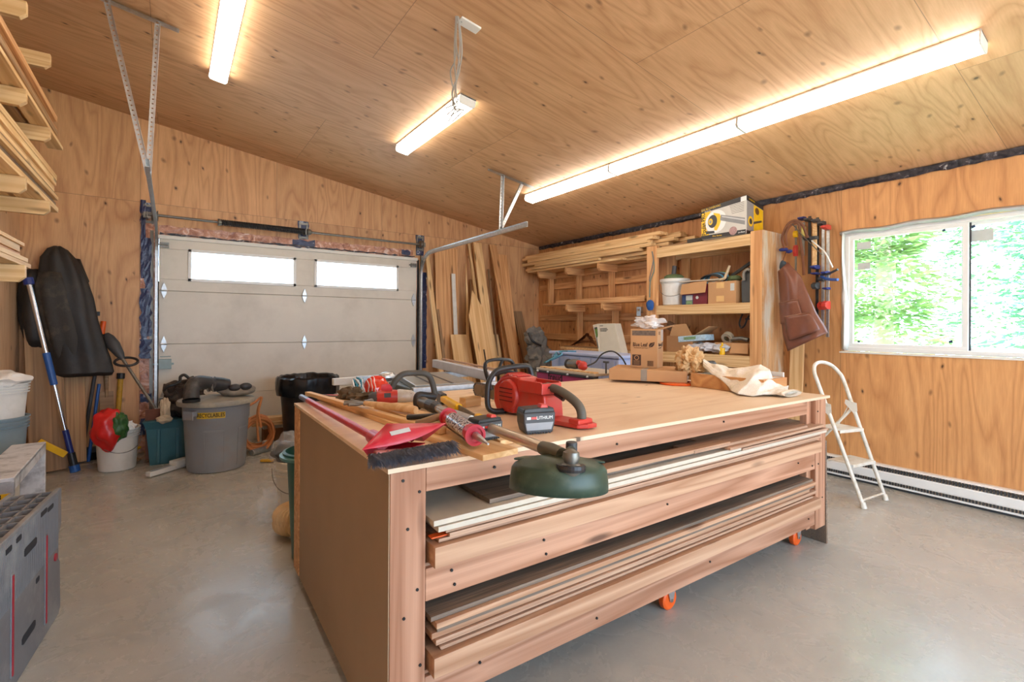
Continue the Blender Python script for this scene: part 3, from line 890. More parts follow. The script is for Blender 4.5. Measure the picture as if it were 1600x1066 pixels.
for xx in (.125, .9, 1.75, 2.40):
    for z in (.475, .16):
        hboard('joist', xx, xx + .038, .046, BW - .132, z, z + .09, M_bench, bench, 'y')
m = MB(); m.box((.117, .02, .5705), (BL_ - .225, BW - .14, .5805)); m.build('shelf_panel', M_sheet, bench)
m = MB(); m.box((.117, .02, .2555), (BL_ - .225, BW - .14, .2655)); m.build('shelf_panel', M_sheet, bench)
# screws
r_ = random.Random(2)
def screws(parent, pts, y):
    for (x, z) in pts:
        m = MB(); m.cyl((x, y, z), (x, y + .004, z), .0045, 8); m.build('screw', M_inkb, parent)
screws(bench, [(.045, .84), (.095, .80), (.06, .70), (.09, .52), (.05, .45), (.1, .3), (.2, .545), (.21, .50), (.55, .55), (.56, .5), (1.2, .54), (2.3, .54), (2.46, .5), (.3, .23), (.8, .2), (1.5, .22), (2.42, .21), (2.52, .80), (2.53, .5), (2.58, .3), (.35, .83), (.9, .83), (1.6, .84)], .001)
# casters
def caster(x, y, zt, label=None):
    h = zt
    m = MB(); m.box((-.05, -.038, h - .005), (.05, .038, h)); m.lathe([(.03, h - .022), (.034, h - .014), (.03, h - .005)], 20)
    c = m.build('caster', M_galv, bench, bev=.001); c.location = (x, y, 0)
    m = MB()
    for s_ in (-1, 1): m.prism([(-.03, h - .02), (.02, h - .02), (.006, h * .35), (-.014, h * .35)], s_ * .024, s_ * .021, axis='y')
    m.build('fork', M_galv, c)
    rw = h * .40
    m = MB(); m.lathe([(rw * .8, -.017), (rw, -.012), (rw, .012), (rw * .8, .017)], 26, Matrix.Translation((-.006, 0, rw)) @ Matrix.Rotation(PI / 2, 4, 'X'))
    m.build('wheel', M_orange, c, bev=.002)
    m = MB(); m.cyl((-.006, -.026, rw), (-.006, .026, rw), .008, 12); m.build('axle', M_chrome, c)
    return c
for x, y in ((.13, .12), (1.36, .12), (2.52, .12), (.13, 1.22), (1.36, 1.22), (2.52, 1.22)):
    hboard('caster_block', x - .06, x + .06, y - .05, y + .05, .118, .1595, M_bench, bench)
    caster(x, y, .1175)

# ---- sheets and boards stored in the two bays, each one its own thing
BM = root_matrix(bench)
def stored(name, x0, x1, y0, y1, z0, z1, mat, label, cat='board', rz=0.0, group='sheets and boards in the workbench bays', bev=.001, mid=None):
    m = MB(); L = x1 - x0
    m.box((0, 0, 0), (L, y1 - y0, z1 - z0))
    o = m.build(name, mat, None, bev=bev)
    o.matrix_world = BM @ Matrix.Translation((x0, y0, z0)) @ Matrix.Rotation(rz, 4, 'Z')
    tag(o, label, cat, group); return o
U = .5812
stored('plank', .128, 2.485, -.034, .11, U + .002, U + .062, M_bench2, 'thick pale plank at the bottom of the upper bay, its edge proud of the rail')
stored('plywood_sheet', .15, 2.49, -.012, 1.15, U + .064, U + .074, M_sheet, 'thin plywood sheet straight on the thick plank in the upper bay', 'plywood sheet')
stored('plywood_sheet', .18, 2.50, -.022, 1.14, U + .076, U + .088, M_sheet, 'pinkish plywood sheet third from the bottom in the upper bay', 'plywood sheet')
stored('orange_strip', .13, .30, -.006, .02, U + .076, U + .0805, M_orange, 'short bright orange strip poking out at the left end of the upper bay', 'strip')
stored('plywood_sheet', .17, 2.51, -.018, 1.14, U + .090, U + .100, M_sheet, 'rough-edged plywood sheet fourth from the bottom in the upper bay', 'plywood sheet')
stored('melamine_sheet', .14, 2.555, -.030, 1.12, U + .102, U + .117, M_sheet_w, 'lower of the two white-edged sheets in the upper bay', 'sheet')
stored('melamine_sheet', .128, 1.70, -.024, 1.12, U + .119, U + .135, M_sheet_w, 'upper of the two white-edged sheets in the upper bay', 'sheet')
stored('plywood_sheet', 1.70, 2.55, -.03, .95, U + .118, U + .128, M_sheet, 'thin curling plywood sheet at the right end of the upper bay', 'plywood sheet', rz=-.01)
stored('plywood_offcut', .33, 1.55, -.0, .60, U + .137, U + .151, M_sheet_d, 'dark brown offcut lying on the white sheets under the trimmer guard', 'offcut', rz=.01)
stored('wood_strip', .75, 1.62, -.014, .05, U + .153, U + .168, M_bench2, 'thin strip of wood on the offcut near the middle of the upper bay', 'strip', rz=-.004)
stored('panel_offcut', 1.58, 2.53, -.042, .7, U + .137, U + .149, M_sheet, 'pale panel sticking out at the right of the upper bay, topmost there', 'panel', rz=.012)
stored('wood_strip', 1.35, 2.35, -.02, .09, U + .151, U + .163, M_sheet, 'flat brown strip resting on the pale panel at the right of the upper bay', 'strip', rz=.0)
Lw = .2662
zz = Lw + .001
stored('plank', .128, 2.485, -.032, .12, zz, zz + .058, M_bench2, 'thick pale plank at the bottom of the lower bay, its edge proud of the rail')
zz += .060
low = [(.16, 2.44, -.010, .006, M_sheet, 'lowest thin plywood strip on the plank in the lower bay'),
       (.155, 2.42, -.014, .006, M_sheet, 'second thin plywood strip from the plank in the lower bay'),
       (.15, 2.43, -.006, .007, M_sheet, 'third thin plywood strip from the plank in the lower bay'),
       (.14, 2.46, -.018, .016, M_sheet, 'tan board above the three thin strips in the lower bay'),
       (.13, 2.40, -.010, .017, M_bench2, 'pale board in the middle of the lower bay'),
       (.145, 2.44, -.016, .012, M_sheet_d, 'grimy dark-edged board in the middle of the lower bay'),
       (.14, 2.45, -.022, .017, M_bench2, 'board second from the top in the lower bay'),
       (.128, 2.44, -.008, .014, M_sheet_d, 'grey-brown sheet on top of the lower bay')]
for k, (x0, x1, y0, t_, mt, lb) in enumerate(low):
    stored('plywood_board', x0, x1, y0, 1.1, zz + .0005, zz + t_, mt, lb, 'board'); zz += t_ + .0015
# panel leaning on the right end of the bench
p0 = BM @ Vector((BL_ - .026, .05, .003))
m = MB(); m.box((0, 0, 0), (.016, .85, .61)); o = m.build('plywood_offcut', M_sheet_d, None, bev=.001)
o.matrix_world = BM @ Matrix.Translation((BL_ + .014, .02, .001)) @ Matrix.Rotation(-.035, 4, 'Y')
tag(o, 'grey panel leaning upright against the right end of the workbench', 'panel')

# ================================================================== planks lying on the bench under the tools
def plank_on(name, a, b_, w, z, t_, mat, label, far=None):
    """a, b_: near and far end centres (x, y) on the bench"""
    return board(name, (a[0], a[1], z + t_ / 2), (b_[0], b_[1], z + t_ / 2), w, t_, (1, 0, 0), mat, label, 'board', 'boards lying on the workbench')
ta = at(787, 716, Z=.90); 
Z0 = BZ + .0006
A0 = at(788, 717, Z=.90); 
plank_on('board', (.815, 1.215), (.70, 2.70), .135, Z0, .018, M_pine, 'pale board whose end overhangs the bench edge beside the black brush')
plank_on('board', (.775, 1.52), (.60, 2.76), .03, Z0 + .0186, .018, M_pine, 'narrow strip lying on the pale boards beside the red handle')
plank_on('board', (.955, 1.34), (.93, 2.42), .12, Z0, .016, M_stud2, 'board lying on the bench under the battery, beside the trimmer shaft')
plank_on('board', (.815, 1.62), (.80, 2.14), .11, Z0 + .0186, .020, M_pine, 'short thick board lying on the pale board under the caulking gun')
b0 = at(738, 636, Z=BZ)
for (px, py, w_, l_, h_, rz, lb) in ((742, 636, .10, .05, .045, .2, 'small wooden block on the bench left of the chainsaw'), (764, 626, .10, .045, .045, -.25, 'small wooden block behind the chainsaw handle')):
    q = at(px, py, Z=BZ); m = MB(); m.box((0, -.0, 0), (w_, l_, h_)); o = m.build('wood_block', M_pine, None, bev=.002)
    o.location = (q.x - w_ * .5, q.y, BZ + .0006); o.rotation_euler = (0, 0, rz); tag(o, lb, 'wood block')

# ================================================================== lumber rack and shelves along the right wall
XA = 4.352      # front ends of the arms
# ledger boards and upright cleats, brackets
def part_h(name, p0, p1, w, t_, side, mat, parent): return board(name, p0, p1, w, t_, side, mat, None, None, parent=parent)
rack = thing('lumber_rack', 'two-level wooden lumber rack on the right wall, in the far corner', 'lumber rack', (4.6, 4.8, 1.2))
for z in (1.395, 1.115):
    part_h('ledger', (XR - .02, 3.70, z), (XR - .02, 5.93, z), .09, .036, (0, 0, 1), M_stud, rack)
for z in (1.86, 2.02):
    part_h('ledger', (XR - .02, 3.72, z), (XR - .02, 5.93, z), .085, .036, (0, 0, 1), M_stud, rack)
def arm_shape(tip):
    return lambda L, w: [(0, -w / 2), (L - w * .28, -w / 2), (L, -w / 2 + w * .28), (L, w / 2), (0, w / 2)]
def bracket(x_w, x_f, y, ztop, drop, mat, parent, h=.09, post=True):
    part = board('arm', (x_w, y, ztop - h / 2), (x_f, y, ztop - h / 2), h, .038, (0, 0, 1 if x_f > x_w else 1), mat, None, None, parent=parent, shape=arm_shape(0))
    s_ = 1 if x_f < x_w else -1
    if post:
        board('cleat', (x_w - s_ * .045, y + .039, ztop - .002), (x_w - s_ * .045, y + .039, ztop - drop), .085, .038, (1, 0, 0), mat, None, None, parent=parent)
for y in (5.56, 4.95, 4.34):
    bracket(XR - .04, XA, y, 2.062, .50, M_stud, rack)
for y in (4.93, 4.27):
    bracket(XR - .04, XA, y, 1.56, .50, M_stud, rack)
part_h('shelf_board', (4.46, 3.62, 1.575), (4.46, 5.45, 1.575), .20, .028, (1, 0, 0), M_stud, rack)
part_h('shelf_board', (4.38, 3.62, 1.60), (4.38, 5.15, 1.60), .05, .05, (1, 0, 0), M_stud, rack)
# short timbers at the far end
part_h('cleat', (XR - .06, 5.66, 1.60), (XR - .06, 5.66, 2.06), .09, .038, (0, 1, 0), M_stud, rack)

# lumber lying on the top arms
r_ = random.Random(11)
layers = [  # x from wall side, y0, y1, z, w, t
    (4.40, 3.95, 5.82, 2.064, .09, .03), (4.50, 3.62, 5.86, 2.064, .09, .03), (4.60, 3.60, 5.8, 2.064, .09, .03),
    (4.36, 4.32, 5.70, 2.096, .06, .034), (4.45, 3.58, 5.93, 2.096, .09, .036), (4.56, 3.35, 5.9, 2.096, .09, .036),
    (4.38, 3.68, 5.62, 2.134, .09, .036), (4.48, 3.50, 5.94, 2.134, .09, .036), (4.59, 3.20, 5.9, 2.134, .09, .036),
    (4.40, 3.53, 5.95, 2.172, .10, .038), (4.51, 3.38, 5.9, 2.172, .09, .038), (4.61, 3.22, 5.9, 2.172, .09, .038),
    (4.39, 3.57, 5.80, 2.212, .10, .038), (4.50, 3.30, 5.94, 2.212, .10, .038), (4.61, 3.12, 5.9, 2.212, .09, .038),
    (4.42, 3.51, 5.95, 2.252, .13, .038), (4.56, 3.25, 5.92, 2.252, .12, .038),
    (4.47, 3.44, 5.93, 2.292, .15, .038), (4.61, 3.30, 5.9, 2.292, .10, .03)]
nl = {}
for (x, y0, y1, z, w_, t_) in layers:
    nl.setdefault(z, []).append((x, y0, y1, w_, t_))
for li, z in enumerate(sorted(nl)):
    row = sorted(nl[z])
    for k, (x, y0, y1, w_, t_) in enumerate(row):
        pos = ['front', 'middle', 'back'][k] if len(row) == 3 else ['front', 'back'][k]
        board('lumber', (x, y0, z + t_ / 2), (x, y1, z + t_ / 2), w_ * .96, t_ - .002, (1, 0, 0), M_stud2, '%s length of lumber in the %s layer from the bottom on the right wall rack' % (pos, ['first', 'second', 'third', 'fourth', 'fifth', 'sixth', 'seventh'][li]), 'lumber', 'lumber on the right wall rack')

# shelf unit of heavy lumber
YE = 2.286
sh = thing('shelf_unit', 'heavy timber shelf unit with two open bays on the right wall', 'shelf unit', (4.53, 2.95, .2))
def pv(name, x, y, z0, z1, wx, wy, mat, parent):
    """upright, wx across x and wy across y"""
    m = MB(); m.box((0, -wx / 2, -wy / 2), (z1 - z0, wx / 2, wy / 2)); o = m.build(name, mat, parent, bev=.002)
    M = Matrix(((0, 1, 0, x), (0, 0, 1, y), (1, 0, 0, z0), (0, 0, 0, 1)))
    o.matrix_local = root_matrix(parent).inverted() @ M; return o
XS = 4.35
pv('post', XS + .019, YE + .055, 0.0, 2.155, .038, .108, M_stud, sh)
pv('post', XR - .021, YE + .055, 0.0, 2.155, .038, .108, M_stud, sh)
pv('post', XS + .019, 3.515, 0.0, 2.165, .038, .135, M_stud, sh)
pv('post', XR - .021, 3.515, 0.0, 2.165, .038, .135, M_stud, sh)
# end panel facing the window, stained
def stained():
    m, nt, b = newmat('stained_ply_end')
    co = coords(nt); sp = nt.nodes.new('ShaderNodeSeparateXYZ'); nt.links.new(co, sp.inputs[0])
    n = noise(nt, comb(nt, mth(nt, 'MULTIPLY', sp.outputs[0], 5), sp.outputs[1], mth(nt, 'MULTIPLY', sp.outputs[2], 1.2)), 1.3, 5, .6)
    g = noise(nt, comb(nt, mth(nt, 'MULTIPLY', sp.outputs[0], 40), sp.outputs[1], mth(nt, 'MULTIPLY', sp.outputs[2], 2)), 1.3, 3)
    c = ramp(nt, g, [(.3, C8(214, 168, 120)), (.7, C8(184, 134, 86))])
    c = mixc(nt, ramp(nt, n, [(.46, 0.0), (.6, .75)]), c, C8(206, 204, 190))
    c = mixc(nt, ramp(nt, n, [(.30, .8), (.38, 0.0)]), c, C8(120, 76, 44))
    nt.links.new(c, b.inputs['Base Color']); b.inputs['Roughness'].default_value = .6; return m
M_stain = stained()
MB().box((XS + .002, YE - .014, .0), (XR - .001, YE - .001, 2.15)).build('end_panel', M_stain, sh, world=True)
for z0, z1, yl in ((2.03, 2.135, 3.445), (1.405, 1.503, 3.445), (.895, 1.005, 3.445)):
    board('front_rail', (XS + .019, YE + .11, (z0 + z1) / 2), (XS + .019, yl, (z0 + z1) / 2), z1 - z0, .038, (0, 0, 1), M_stud2, None, None, parent=sh)
    board('back_rail', (XR - .021, YE + .11, (z0 + z1) / 2), (XR - .021, yl, (z0 + z1) / 2), z1 - z0, .038, (0, 0, 1), M_stud2, None, None, parent=sh)
    MB().box((XS + .040, YE + .005, z1 - .014), (XR - .042, 3.58, z1 - .0005)).build('shelf_board', M_stud, sh, world=True)
pv('upright', XR - .061, 3.30, 1.52, 2.03, .036, .09, M_stud, sh)
board('brace', (XR - .10, 3.50, 1.30), (XR - .10, 3.0, 1.04), .09, .036, (0, 0, 1), M_old, None, None, parent=sh)

# plank standing behind the unit's end and boards beside it
board('leaning_board', (4.64, 2.14, .002), (4.685, 2.13, 1.15), .11, .03, (0, 1, 0), M_stud2, 'pale board standing on the floor against the wall, right of the shelf unit', 'board')

# outlet, hanging cord with blue plug
q = at(1001, 487, X=XR - .003)
t = thing('wall_outlet', 'grey metal wall outlet beside the shelf unit, left of its post', 'outlet', tuple(q))
MB().box((XR - .04, q.y - .035, q.z - .058), (XR - .001, q.y + .035, q.z + .058)).build('box', M_galv, t, bev=.004, world=True)
MB().lathe([(.016, 0), (.018, .004), (.012, .006)], 16, frame((XR - .041, q.y, q.z + .02), (0, 1, 0), (0, 0, 1), ) @ Matrix.Rotation(PI, 4, 'X')).build('receptacle', M_white, t, world=True)
xf = XS - .004
p_ = [at(1019, 393, X=xf), at(1022, 420, X=xf), at(1016, 440, X=xf - .01), at(1015, 465, X=xf - .01)]
t = thing('extension_cord', 'thin grey-green cord hanging on the shelf post with a blue plug end', 'cord', tuple(p_[0]))
MB().tube(smoothpath(p_, 6), .006, 8).build('cord', plain('cord_green', C8(110, 130, 120), .6), t, smooth=True, world=True)
MB().tube(smoothpath([p_[0], p_[0] + Vector((-.005, -.02, -.1)), p_[0] + Vector((-.006, .03, -.3)), p_[2]], 6), .0045, 8).build('cord', plain('cord_grey', C8(120, 120, 122), .6), t, smooth=True, world=True)
q = at(1016, 477, X=xf - .03)
MB().ico(q, .05, 3, .25, (.55, .95, 1.15), 2).build('plug', M_blue, t, smooth=True, world=True)
MB().ico(q + Vector((-.0, .032, .005)), .034, 2, .3, (.6, .7, 1.1), 5).build('plug_cover', M_dkgrey, t, smooth=True, world=True)

# ================================================================== lumber rack on the left wall
XF = -.63
lrack = thing('lumber_rack', 'four-level wooden lumber rack on the left wall, loaded with boards', 'lumber rack', (-.9, 3.6, 1.4))
for y in (2.34, 2.95, 3.56, 4.17):
    for z in (1.58, 2.042, 2.50, 2.96):
        if z == 1.58 and y > 3.6: continue
        board('arm', (XL + .005, y, z - .045), (XF, y, z - .045), .09, .038, (0, 0, 1), M_stud2, None, None, parent=lrack, shape=lambda L, w: [(0, -w / 2), (L - w * .3, -w / 2), (L, -w / 2 + w * .3), (L, w / 2), (0, w / 2)])
    pv('upright', XL + .02, y + .04, .30, 3.0, .038, .038, M_stud2, lrack)
r_ = random.Random(21)
ly = [(2.044, 7, (4.55, 4.3)), (2.502, 6, (4.62, 4.35)), (1.582, 5, (3.75, 3.5))]
lev_name = {2.044: 'second', 2.502: 'third', 1.582: 'lowest', 2.962: 'top'}
for (zl, nlay, (ya, yb_)) in ly:
    z = zl
    for k in range(nlay):
        nx = 3 if k % 2 == 0 else 4
        t_ = r_.choice([.019, .036, .036, .025])
        if z + t_ > zl + (.33 if zl > 1.6 else .22): break
        x = XF - .005 - r_.uniform(0, .03)
        for j in range(nx):
            w_ = r_.choice([.085, .135, .085])
            if x - w_ < XL + .045: break
            y1 = ya - r_.uniform(0, .22) + (.0 if j else .05)
            if k == 0 and j == 0: y1 = ya + .04
            y0 = 1.75 + r_.uniform(-.2, .2)
            board('lumber', (x - w_ / 2, y0, z + t_ / 2), (x - w_ / 2, y1, z + t_ / 2), w_ * .96, t_ - .0015, (1, 0, 0), r_.choice([M_stud2, M_stud2, M_stud, M_old if zl > 1.6 else M_stud2]),
                  '%s board of the %s layer on the %s level of the left rack' % (['front', 'second', 'third', 'rearmost'][j], ['bottom', 'second', 'third', 'fourth', 'fifth', 'sixth', 'seventh'][k], lev_name[zl]), 'lumber', 'lumber on the left wall rack')
            x -= w_ + r_.uniform(.001, .02)
        z += t_
# a light angle iron hanging from the ceiling above the rack

# ================================================================== boards leaning on the far wall, right of the garage door
GL = 'boards leaning in the far right corner'
def lean(name, tpx, lpx, w, t_, mat, label, off=0.0, shape=None, cat='board'):
    Yt = 5.965 - off
    P = at(*tpx, Y=Yt); Q = at(*lpx, X=P.x)
    k = P.z / (P.z - Q.z); F = P + (Q - P) * k
    F.y = min(F.y, Yt - .10); F.z = .012 + t_ * .25
    return board(name, F, P, w, t_, (1, 0, 0), mat, label, cat, GL, shape=shape)
lean('leaning_plywood', (697, 388), (701, 575), .34, .012, M_sheet if False else M_stud, 'wide brown plywood panel leaning on the wall behind the narrow sticks, next to the door', .04, cat='plywood sheet')
lean('leaning_stud', (667, 400), (687, 566), .055, .03, M_stud2, 'leftmost narrow stick leaning by the right door track', .01)
lean('leaning_strip', (680, 455), (695, 570), .035, .02, M_old, 'thin grey strip leaning beside the leftmost stick', .01)
lean('leaning_lath', (708, 428), (712, 523), .055, .02, M_wht, 'whitish painted board leaning in front of the brown plywood panel', .10)
lean('leaning_sliver', (728, 412), (724, 523), .05, .015, M_stud2, 'pointed sliver of wood leaning right of the whitish board', .12, shape=lambda L, w: [(0, -w / 2), (L, -w * .1), (L, w * .02), (L * .75, w / 2), (0, w / 2)])
lean('leaning_stick', (732, 380), (740, 438), .035, .03, M_stud2, 'thin tall stick leaning left of the tall pale board', .03)
lean('leaning_board', (745, 380), (763, 523), .135, .036, M_stud2, 'tall pale board leaning behind the board with the slot', .03)
lean('leaning_offcut', (742, 437), (744, 480), .16, .012, M_card_d, 'square brown offcut standing behind the board with the slot', .10, cat='offcut')
lean('leaning_stick', (763, 421), (776, 540), .02, .02, M_old, 'dark thin stick leaning between the two tall boards', .02)
lean('leaning_board', (770, 383), (786, 470), .12, .012, M_stud, 'tall ragged board leaning behind the wide knotted one', .003)
lean('leaning_board', (780, 398), (800, 563), .25, .02, M_stud, 'wide knotted board leaning near the corner', .04)
lean('leaning_board', (786, 419), (803, 564), .065, .03, M_stud2, 'long narrow board leaning in front of the wide knotted one', .075)
lean('leaning_board', (783, 493), (793, 566), .115, .036, wood('orange_board', C8(226, 156, 100), C8(202, 130, 76), knots=.05), 'short orange-toned board leaning in front of the wide one', .115)
lean('leaning_offcut', (718, 523), (726, 576), .28, .012, M_pine, 'yellow offcut panel leaning low, left of the board with the slot', .22, cat='offcut')
lean('leaning_offcut', (768, 523), (776, 576), .22, .012, M_pine, 'yellow offcut panel leaning low, right of the board with the slot', .20, cat='offcut')
o = lean('leaning_ply_offcut', (741, 454), (760, 576), .29, .018, M_pine, 'pale plywood offcut with a slanted top and a long slot, leaning in front', .30, cat='offcut',
         shape=lambda L, w: [(0, -w * .34), (0, w * .5), (L * .80, w * .5), (L, -w * .12), (L * .86, -w * .5 + .13 * w), (L * .80, -w * .5), (L * .80, -w * .5)][:6])
lean('leaning_board', (808, 487), (825, 570), .15, .036, M_old, 'grey-stained old board leaning lowest at the right', .05)
# slot of the offcut as its own dark rebate strip
m = MB()
ob = o
L_ = (ob.data.vertices[2].co.x)
m.box((.02, -.012, -.0105), (L_ * .68, .010, -.0092)); m.build('slot', M_ink, ob)
# low pale pieces behind the saw
q0 = Vector((2.95, 5.35, .004))

# ================================================================== left of the garage door
board('leaning_plank', (-.84, 5.63, .012), (-.965, 5.975, 1.72), .24, .036, (1, 0, 0), M_old, 'wide weathered plank leaning by the rack, the nearer of the two at the left edge', 'plank', 'weathered planks leaning left')
board('leaning_plank', (-.76, 5.86, .012), (-.80, 5.98, 1.45), .26, .025, (1, 0, 0), wood('light_plank', C8(206, 162, 112), C8(176, 128, 84), knots=.25), 'lighter wide plank leaning behind the weathered one at the left', 'plank', 'weathered planks leaning left')

def loft(m, secs, nseg, seed, fold=.02, nf=9, capt=True):
    """secs: (z, cx, cy, rx, ry); folds run down the cloth"""
    P = []
    for k in range(nseg):
        a = 2 * PI * k / nseg; row = []
        for i, (z, cx, cy, rx, ry) in enumerate(secs):
            t_ = i / (len(secs) - 1)
            f = 1 + fold / max(rx, .03) * (math.sin(a * nf + seed + 3 * t_) * .6 + .6 * mnoise.noise(Vector((math.cos(a) * 2.5 + seed, math.sin(a) * 2.5, z * 3.2))))
            row.append((cx + rx * f * math.cos(a), cy + ry * f * math.sin(a), z + .5 * fold * mnoise.noise(Vector((a * 2, seed, z * 5)))))
        P.append(row)
    n = len(secs)
    m.grid(P, closed_u=True)
    return m
def cloth(name, base, stain=None, amt=.5, rough=.8, sc=5):
    m_, nt, b = newmat(name)
    co = coords(nt); n = noise(nt, co, sc, 6, .65); f = noise(nt, co, 220, 2)
    c = ramp(nt, f, [(.3, tuple(x * .85 for x in base)), (.7, tuple(min(1, x * 1.15) for x in base))])
    if stain: c = mixc(nt, ramp(nt, n, [(.5, 0.0), (.68, amt)]), c, stain)
    nt.links.new(c, b.inputs['Base Color']); b.inputs['Roughness'].default_value = rough
    bump(nt, b, n, .012, .5); return m_
M_jacket = cloth('black_jacket_cloth', C8(38, 36, 35), C8(78, 68, 58), .4, .55, 3)
coat = thing('hanging_coat', 'black dirty coat hanging on the far wall left of the garage door', 'coat', (-.75, 5.9, .8))
m = MB()
S1 = [(1.955, -.835, 5.93, .02, .025), (1.93, -.835, 5.92, .06, .05), (1.85, -.83, 5.91, .115, .07), (1.70, -.80, 5.90, .15, .09), (1.50, -.76, 5.89, .165, .10), (1.30, -.735, 5.88, .175, .10), (1.1, -.70, 5.88, .19, .10), (.95, -.675, 5.88, .205, .10), (.83, -.655, 5.88, .21, .10), (.80, -.65, 5.88, .19, .08)]
S1 = [(z, x, y - .05 - max(0, r_y - .09), rx, r_y * .85) for (z, x, y, rx, r_y) in S1]
loft(m, S1, 72, 1.0, .018, 7); m.build('body', M_jacket, coat, smooth=True, world=True, solid=-.006)
m = MB()
S2 = [(1.74, -.99, 5.90, .05, .05), (1.66, -.985, 5.89, .085, .07), (1.5, -.975, 5.885, .10, .08), (1.3, -.965, 5.885, .105, .08), (1.15, -.95, 5.885, .095, .07), (1.06, -.94, 5.885, .085, .06)]
loft(m, S2, 44, 4.0, .016, 5); m.build('sleeve', M_jacket, coat, smooth=True, world=True, solid=-.006)
m = MB()
S3 = [(1.72, -.86, 5.80, .07, .035), (1.6, -.85, 5.78, .10, .04), (1.45, -.82, 5.775, .11, .045), (1.3, -.79, 5.77, .115, .045), (1.15, -.76, 5.77, .115, .045), (1.0, -.735, 5.78, .11, .04), (.93, -.72, 5.785, .10, .035)]
loft(m, S3, 44, 7.0, .018, 6); m.build('pocket_flap', cloth('dusty_cloth', C8(54, 50, 46), C8(112, 98, 80), .6, .7, 5), coat, smooth=True, world=True, solid=-.004)
m = MB(); S4 = [(1.86, -.725, 5.90, .03, .03), (1.74, -.70, 5.895, .045, .035), (1.66, -.675, 5.89, .05, .03), (1.63, -.675, 5.89, .04, .02)]
loft(m, S4, 24, 2.0, .006, 4); m.build('collar', M_jacket, coat, smooth=True, world=True, solid=-.004)
t = thing('wall_hook', 'dark metal hook bar on the wall just right of the coat', 'hook', (-.64, 5.99, 1.35))
MB().box((-.72, 5.965, 1.345), (-.555, 5.999, 1.385)).build('bar', M_dkgrey, t, bev=.003, world=True)

# telescopic pole
pt = Vector((-.975, 5.62, 1.60)); pb = Vector((-.70, 5.50, .004))
pt = at(43, 434, Y=5.60); pb = at(118, 737, Z=.004)
t = thing('telescopic_pole', 'silver telescopic pole with blue grips leaning in front of the coat', 'pole', tuple(pb))
lp = lambda u: pb.lerp(pt, u)
MB().cyl(lp(.12), lp(.985), .0175, 18).build('tube', M_chrome, t, smooth=True, world=True)
MB().cyl(lp(.455), lp(.62), .025, 18).build('grip', M_blue, t, bev=.003, world=True)
m = MB(); m.cyl(lp(.965), lp(1.0), .034, 18); m.build('end_cap', M_dblue, t, bev=.004, world=True)
MB().cyl(lp(.10), lp(.22), .0215, 16).build('lower_grip', M_dblue, t, bev=.003, world=True)
MB().cyl(lp(.03), lp(.10), .028, 16).build('rubber_boot', M_black, t, bev=.003, world=True)
MB().cyl(lp(.0), lp(.035), .036, 16).build('foot', M_blue, t, bev=.004, world=True)

# push broom with an orange grip
bt = at(162, 502, Y=5.90); bb = at(129, 703, Z=.10)
t = thing('push_broom', 'push broom with grey handle and orange grip leaning on the far wall', 'broom', tuple(bb))
lp = lambda u: bb.lerp(bt, u)
MB().cyl(lp(.02), lp(.92), .015, 14).build('handle', M_dkgrey, t, smooth=True, world=True)
MB().cyl(lp(.90), lp(1.0), .024, 14, .02).build('grip', M_orange, t, bev=.004, world=True)
MB().cyl(lp(.62), lp(.78), .019, 14).build('sleeve', M_black, t, bev=.002, world=True)
x0 = at(112, 715, Z=.05).x; x1 = at(152, 715, Z=.05).x
m = MB(); m.box((x0, bb.y - .05, .07), (x1, bb.y + .04, .115)); m.build('head', M_black, t, bev=.008, world=True)
m = MB(); r_ = random.Random(4)
for k in range(260):
    x = r_.uniform(x0 + .01, x1 - .01); y = bb.y + r_.uniform(-.045, .03); m.tube([(x, y, .075), (x + r_.uniform(-.008, .008), y + r_.uniform(-.02, .01), .004)], .0035, 3)
o = m.build('bristles', M_rubber, t, world=True)
# blue stick and dustpan handle next to it
p1 = at(155, 600, Y=5.93); p0 = at(138, 712, Z=.06)
t = thing('blue_stick', 'thin bright blue handle leaning just right of the push broom', 'stick', tuple(p0)); MB().cyl(p0 + Vector((0, -.0, -.055)), p1, .013, 12).build('shaft', M_blue, t, smooth=True, world=True)

# old string trimmer with a loop handle, its head down in the teal tote
a_ = at(166, 522, Y=5.85); b_ = at(262, 668, Y=5.52)
t = thing('string_trimmer', 'old grey string trimmer with a black loop handle slanting into the teal tote', 'string trimmer', tuple(b_))
lp = lambda u: a_.lerp(b_, u)
MB().cyl(lp(.1), lp(1.0), .013, 12).build('shaft', M_galv_d, t, smooth=True, world=True)
MB().tube([lp(0), lp(.04), lp(.12), lp(.22), lp(.27)], .03, 14, rs=[.022, .042, .052, .036, .018]).build('motor_housing', M_dkgrey, t, smooth=True, world=True)
c = lp(.33) + Vector((0, -.02, .03)); pts = [c + Vector((.085 * math.cos(a), .05 * math.sin(a), .035 * math.sin(a) + .0 * math.cos(a))) for a in [2 * PI * k / 24 for k in range(24)]]
MB().tube(pts, .0115, 10, closed=True).build('loop_handle', M_black, t, smooth=True, world=True)
MB().tube([lp(.80), lp(.88), lp(.96)], .018, 12).build('lower_clamp', M_galv, t, smooth=True, world=True)
MB().lathe([(.02, 0), (.05, .01), (.055, .04), (.03, .06)], 20, Matrix.Translation(lp(1.0) + Vector((0, 0, -.03)))).build('head', M_wht, t, smooth=True, world=True)

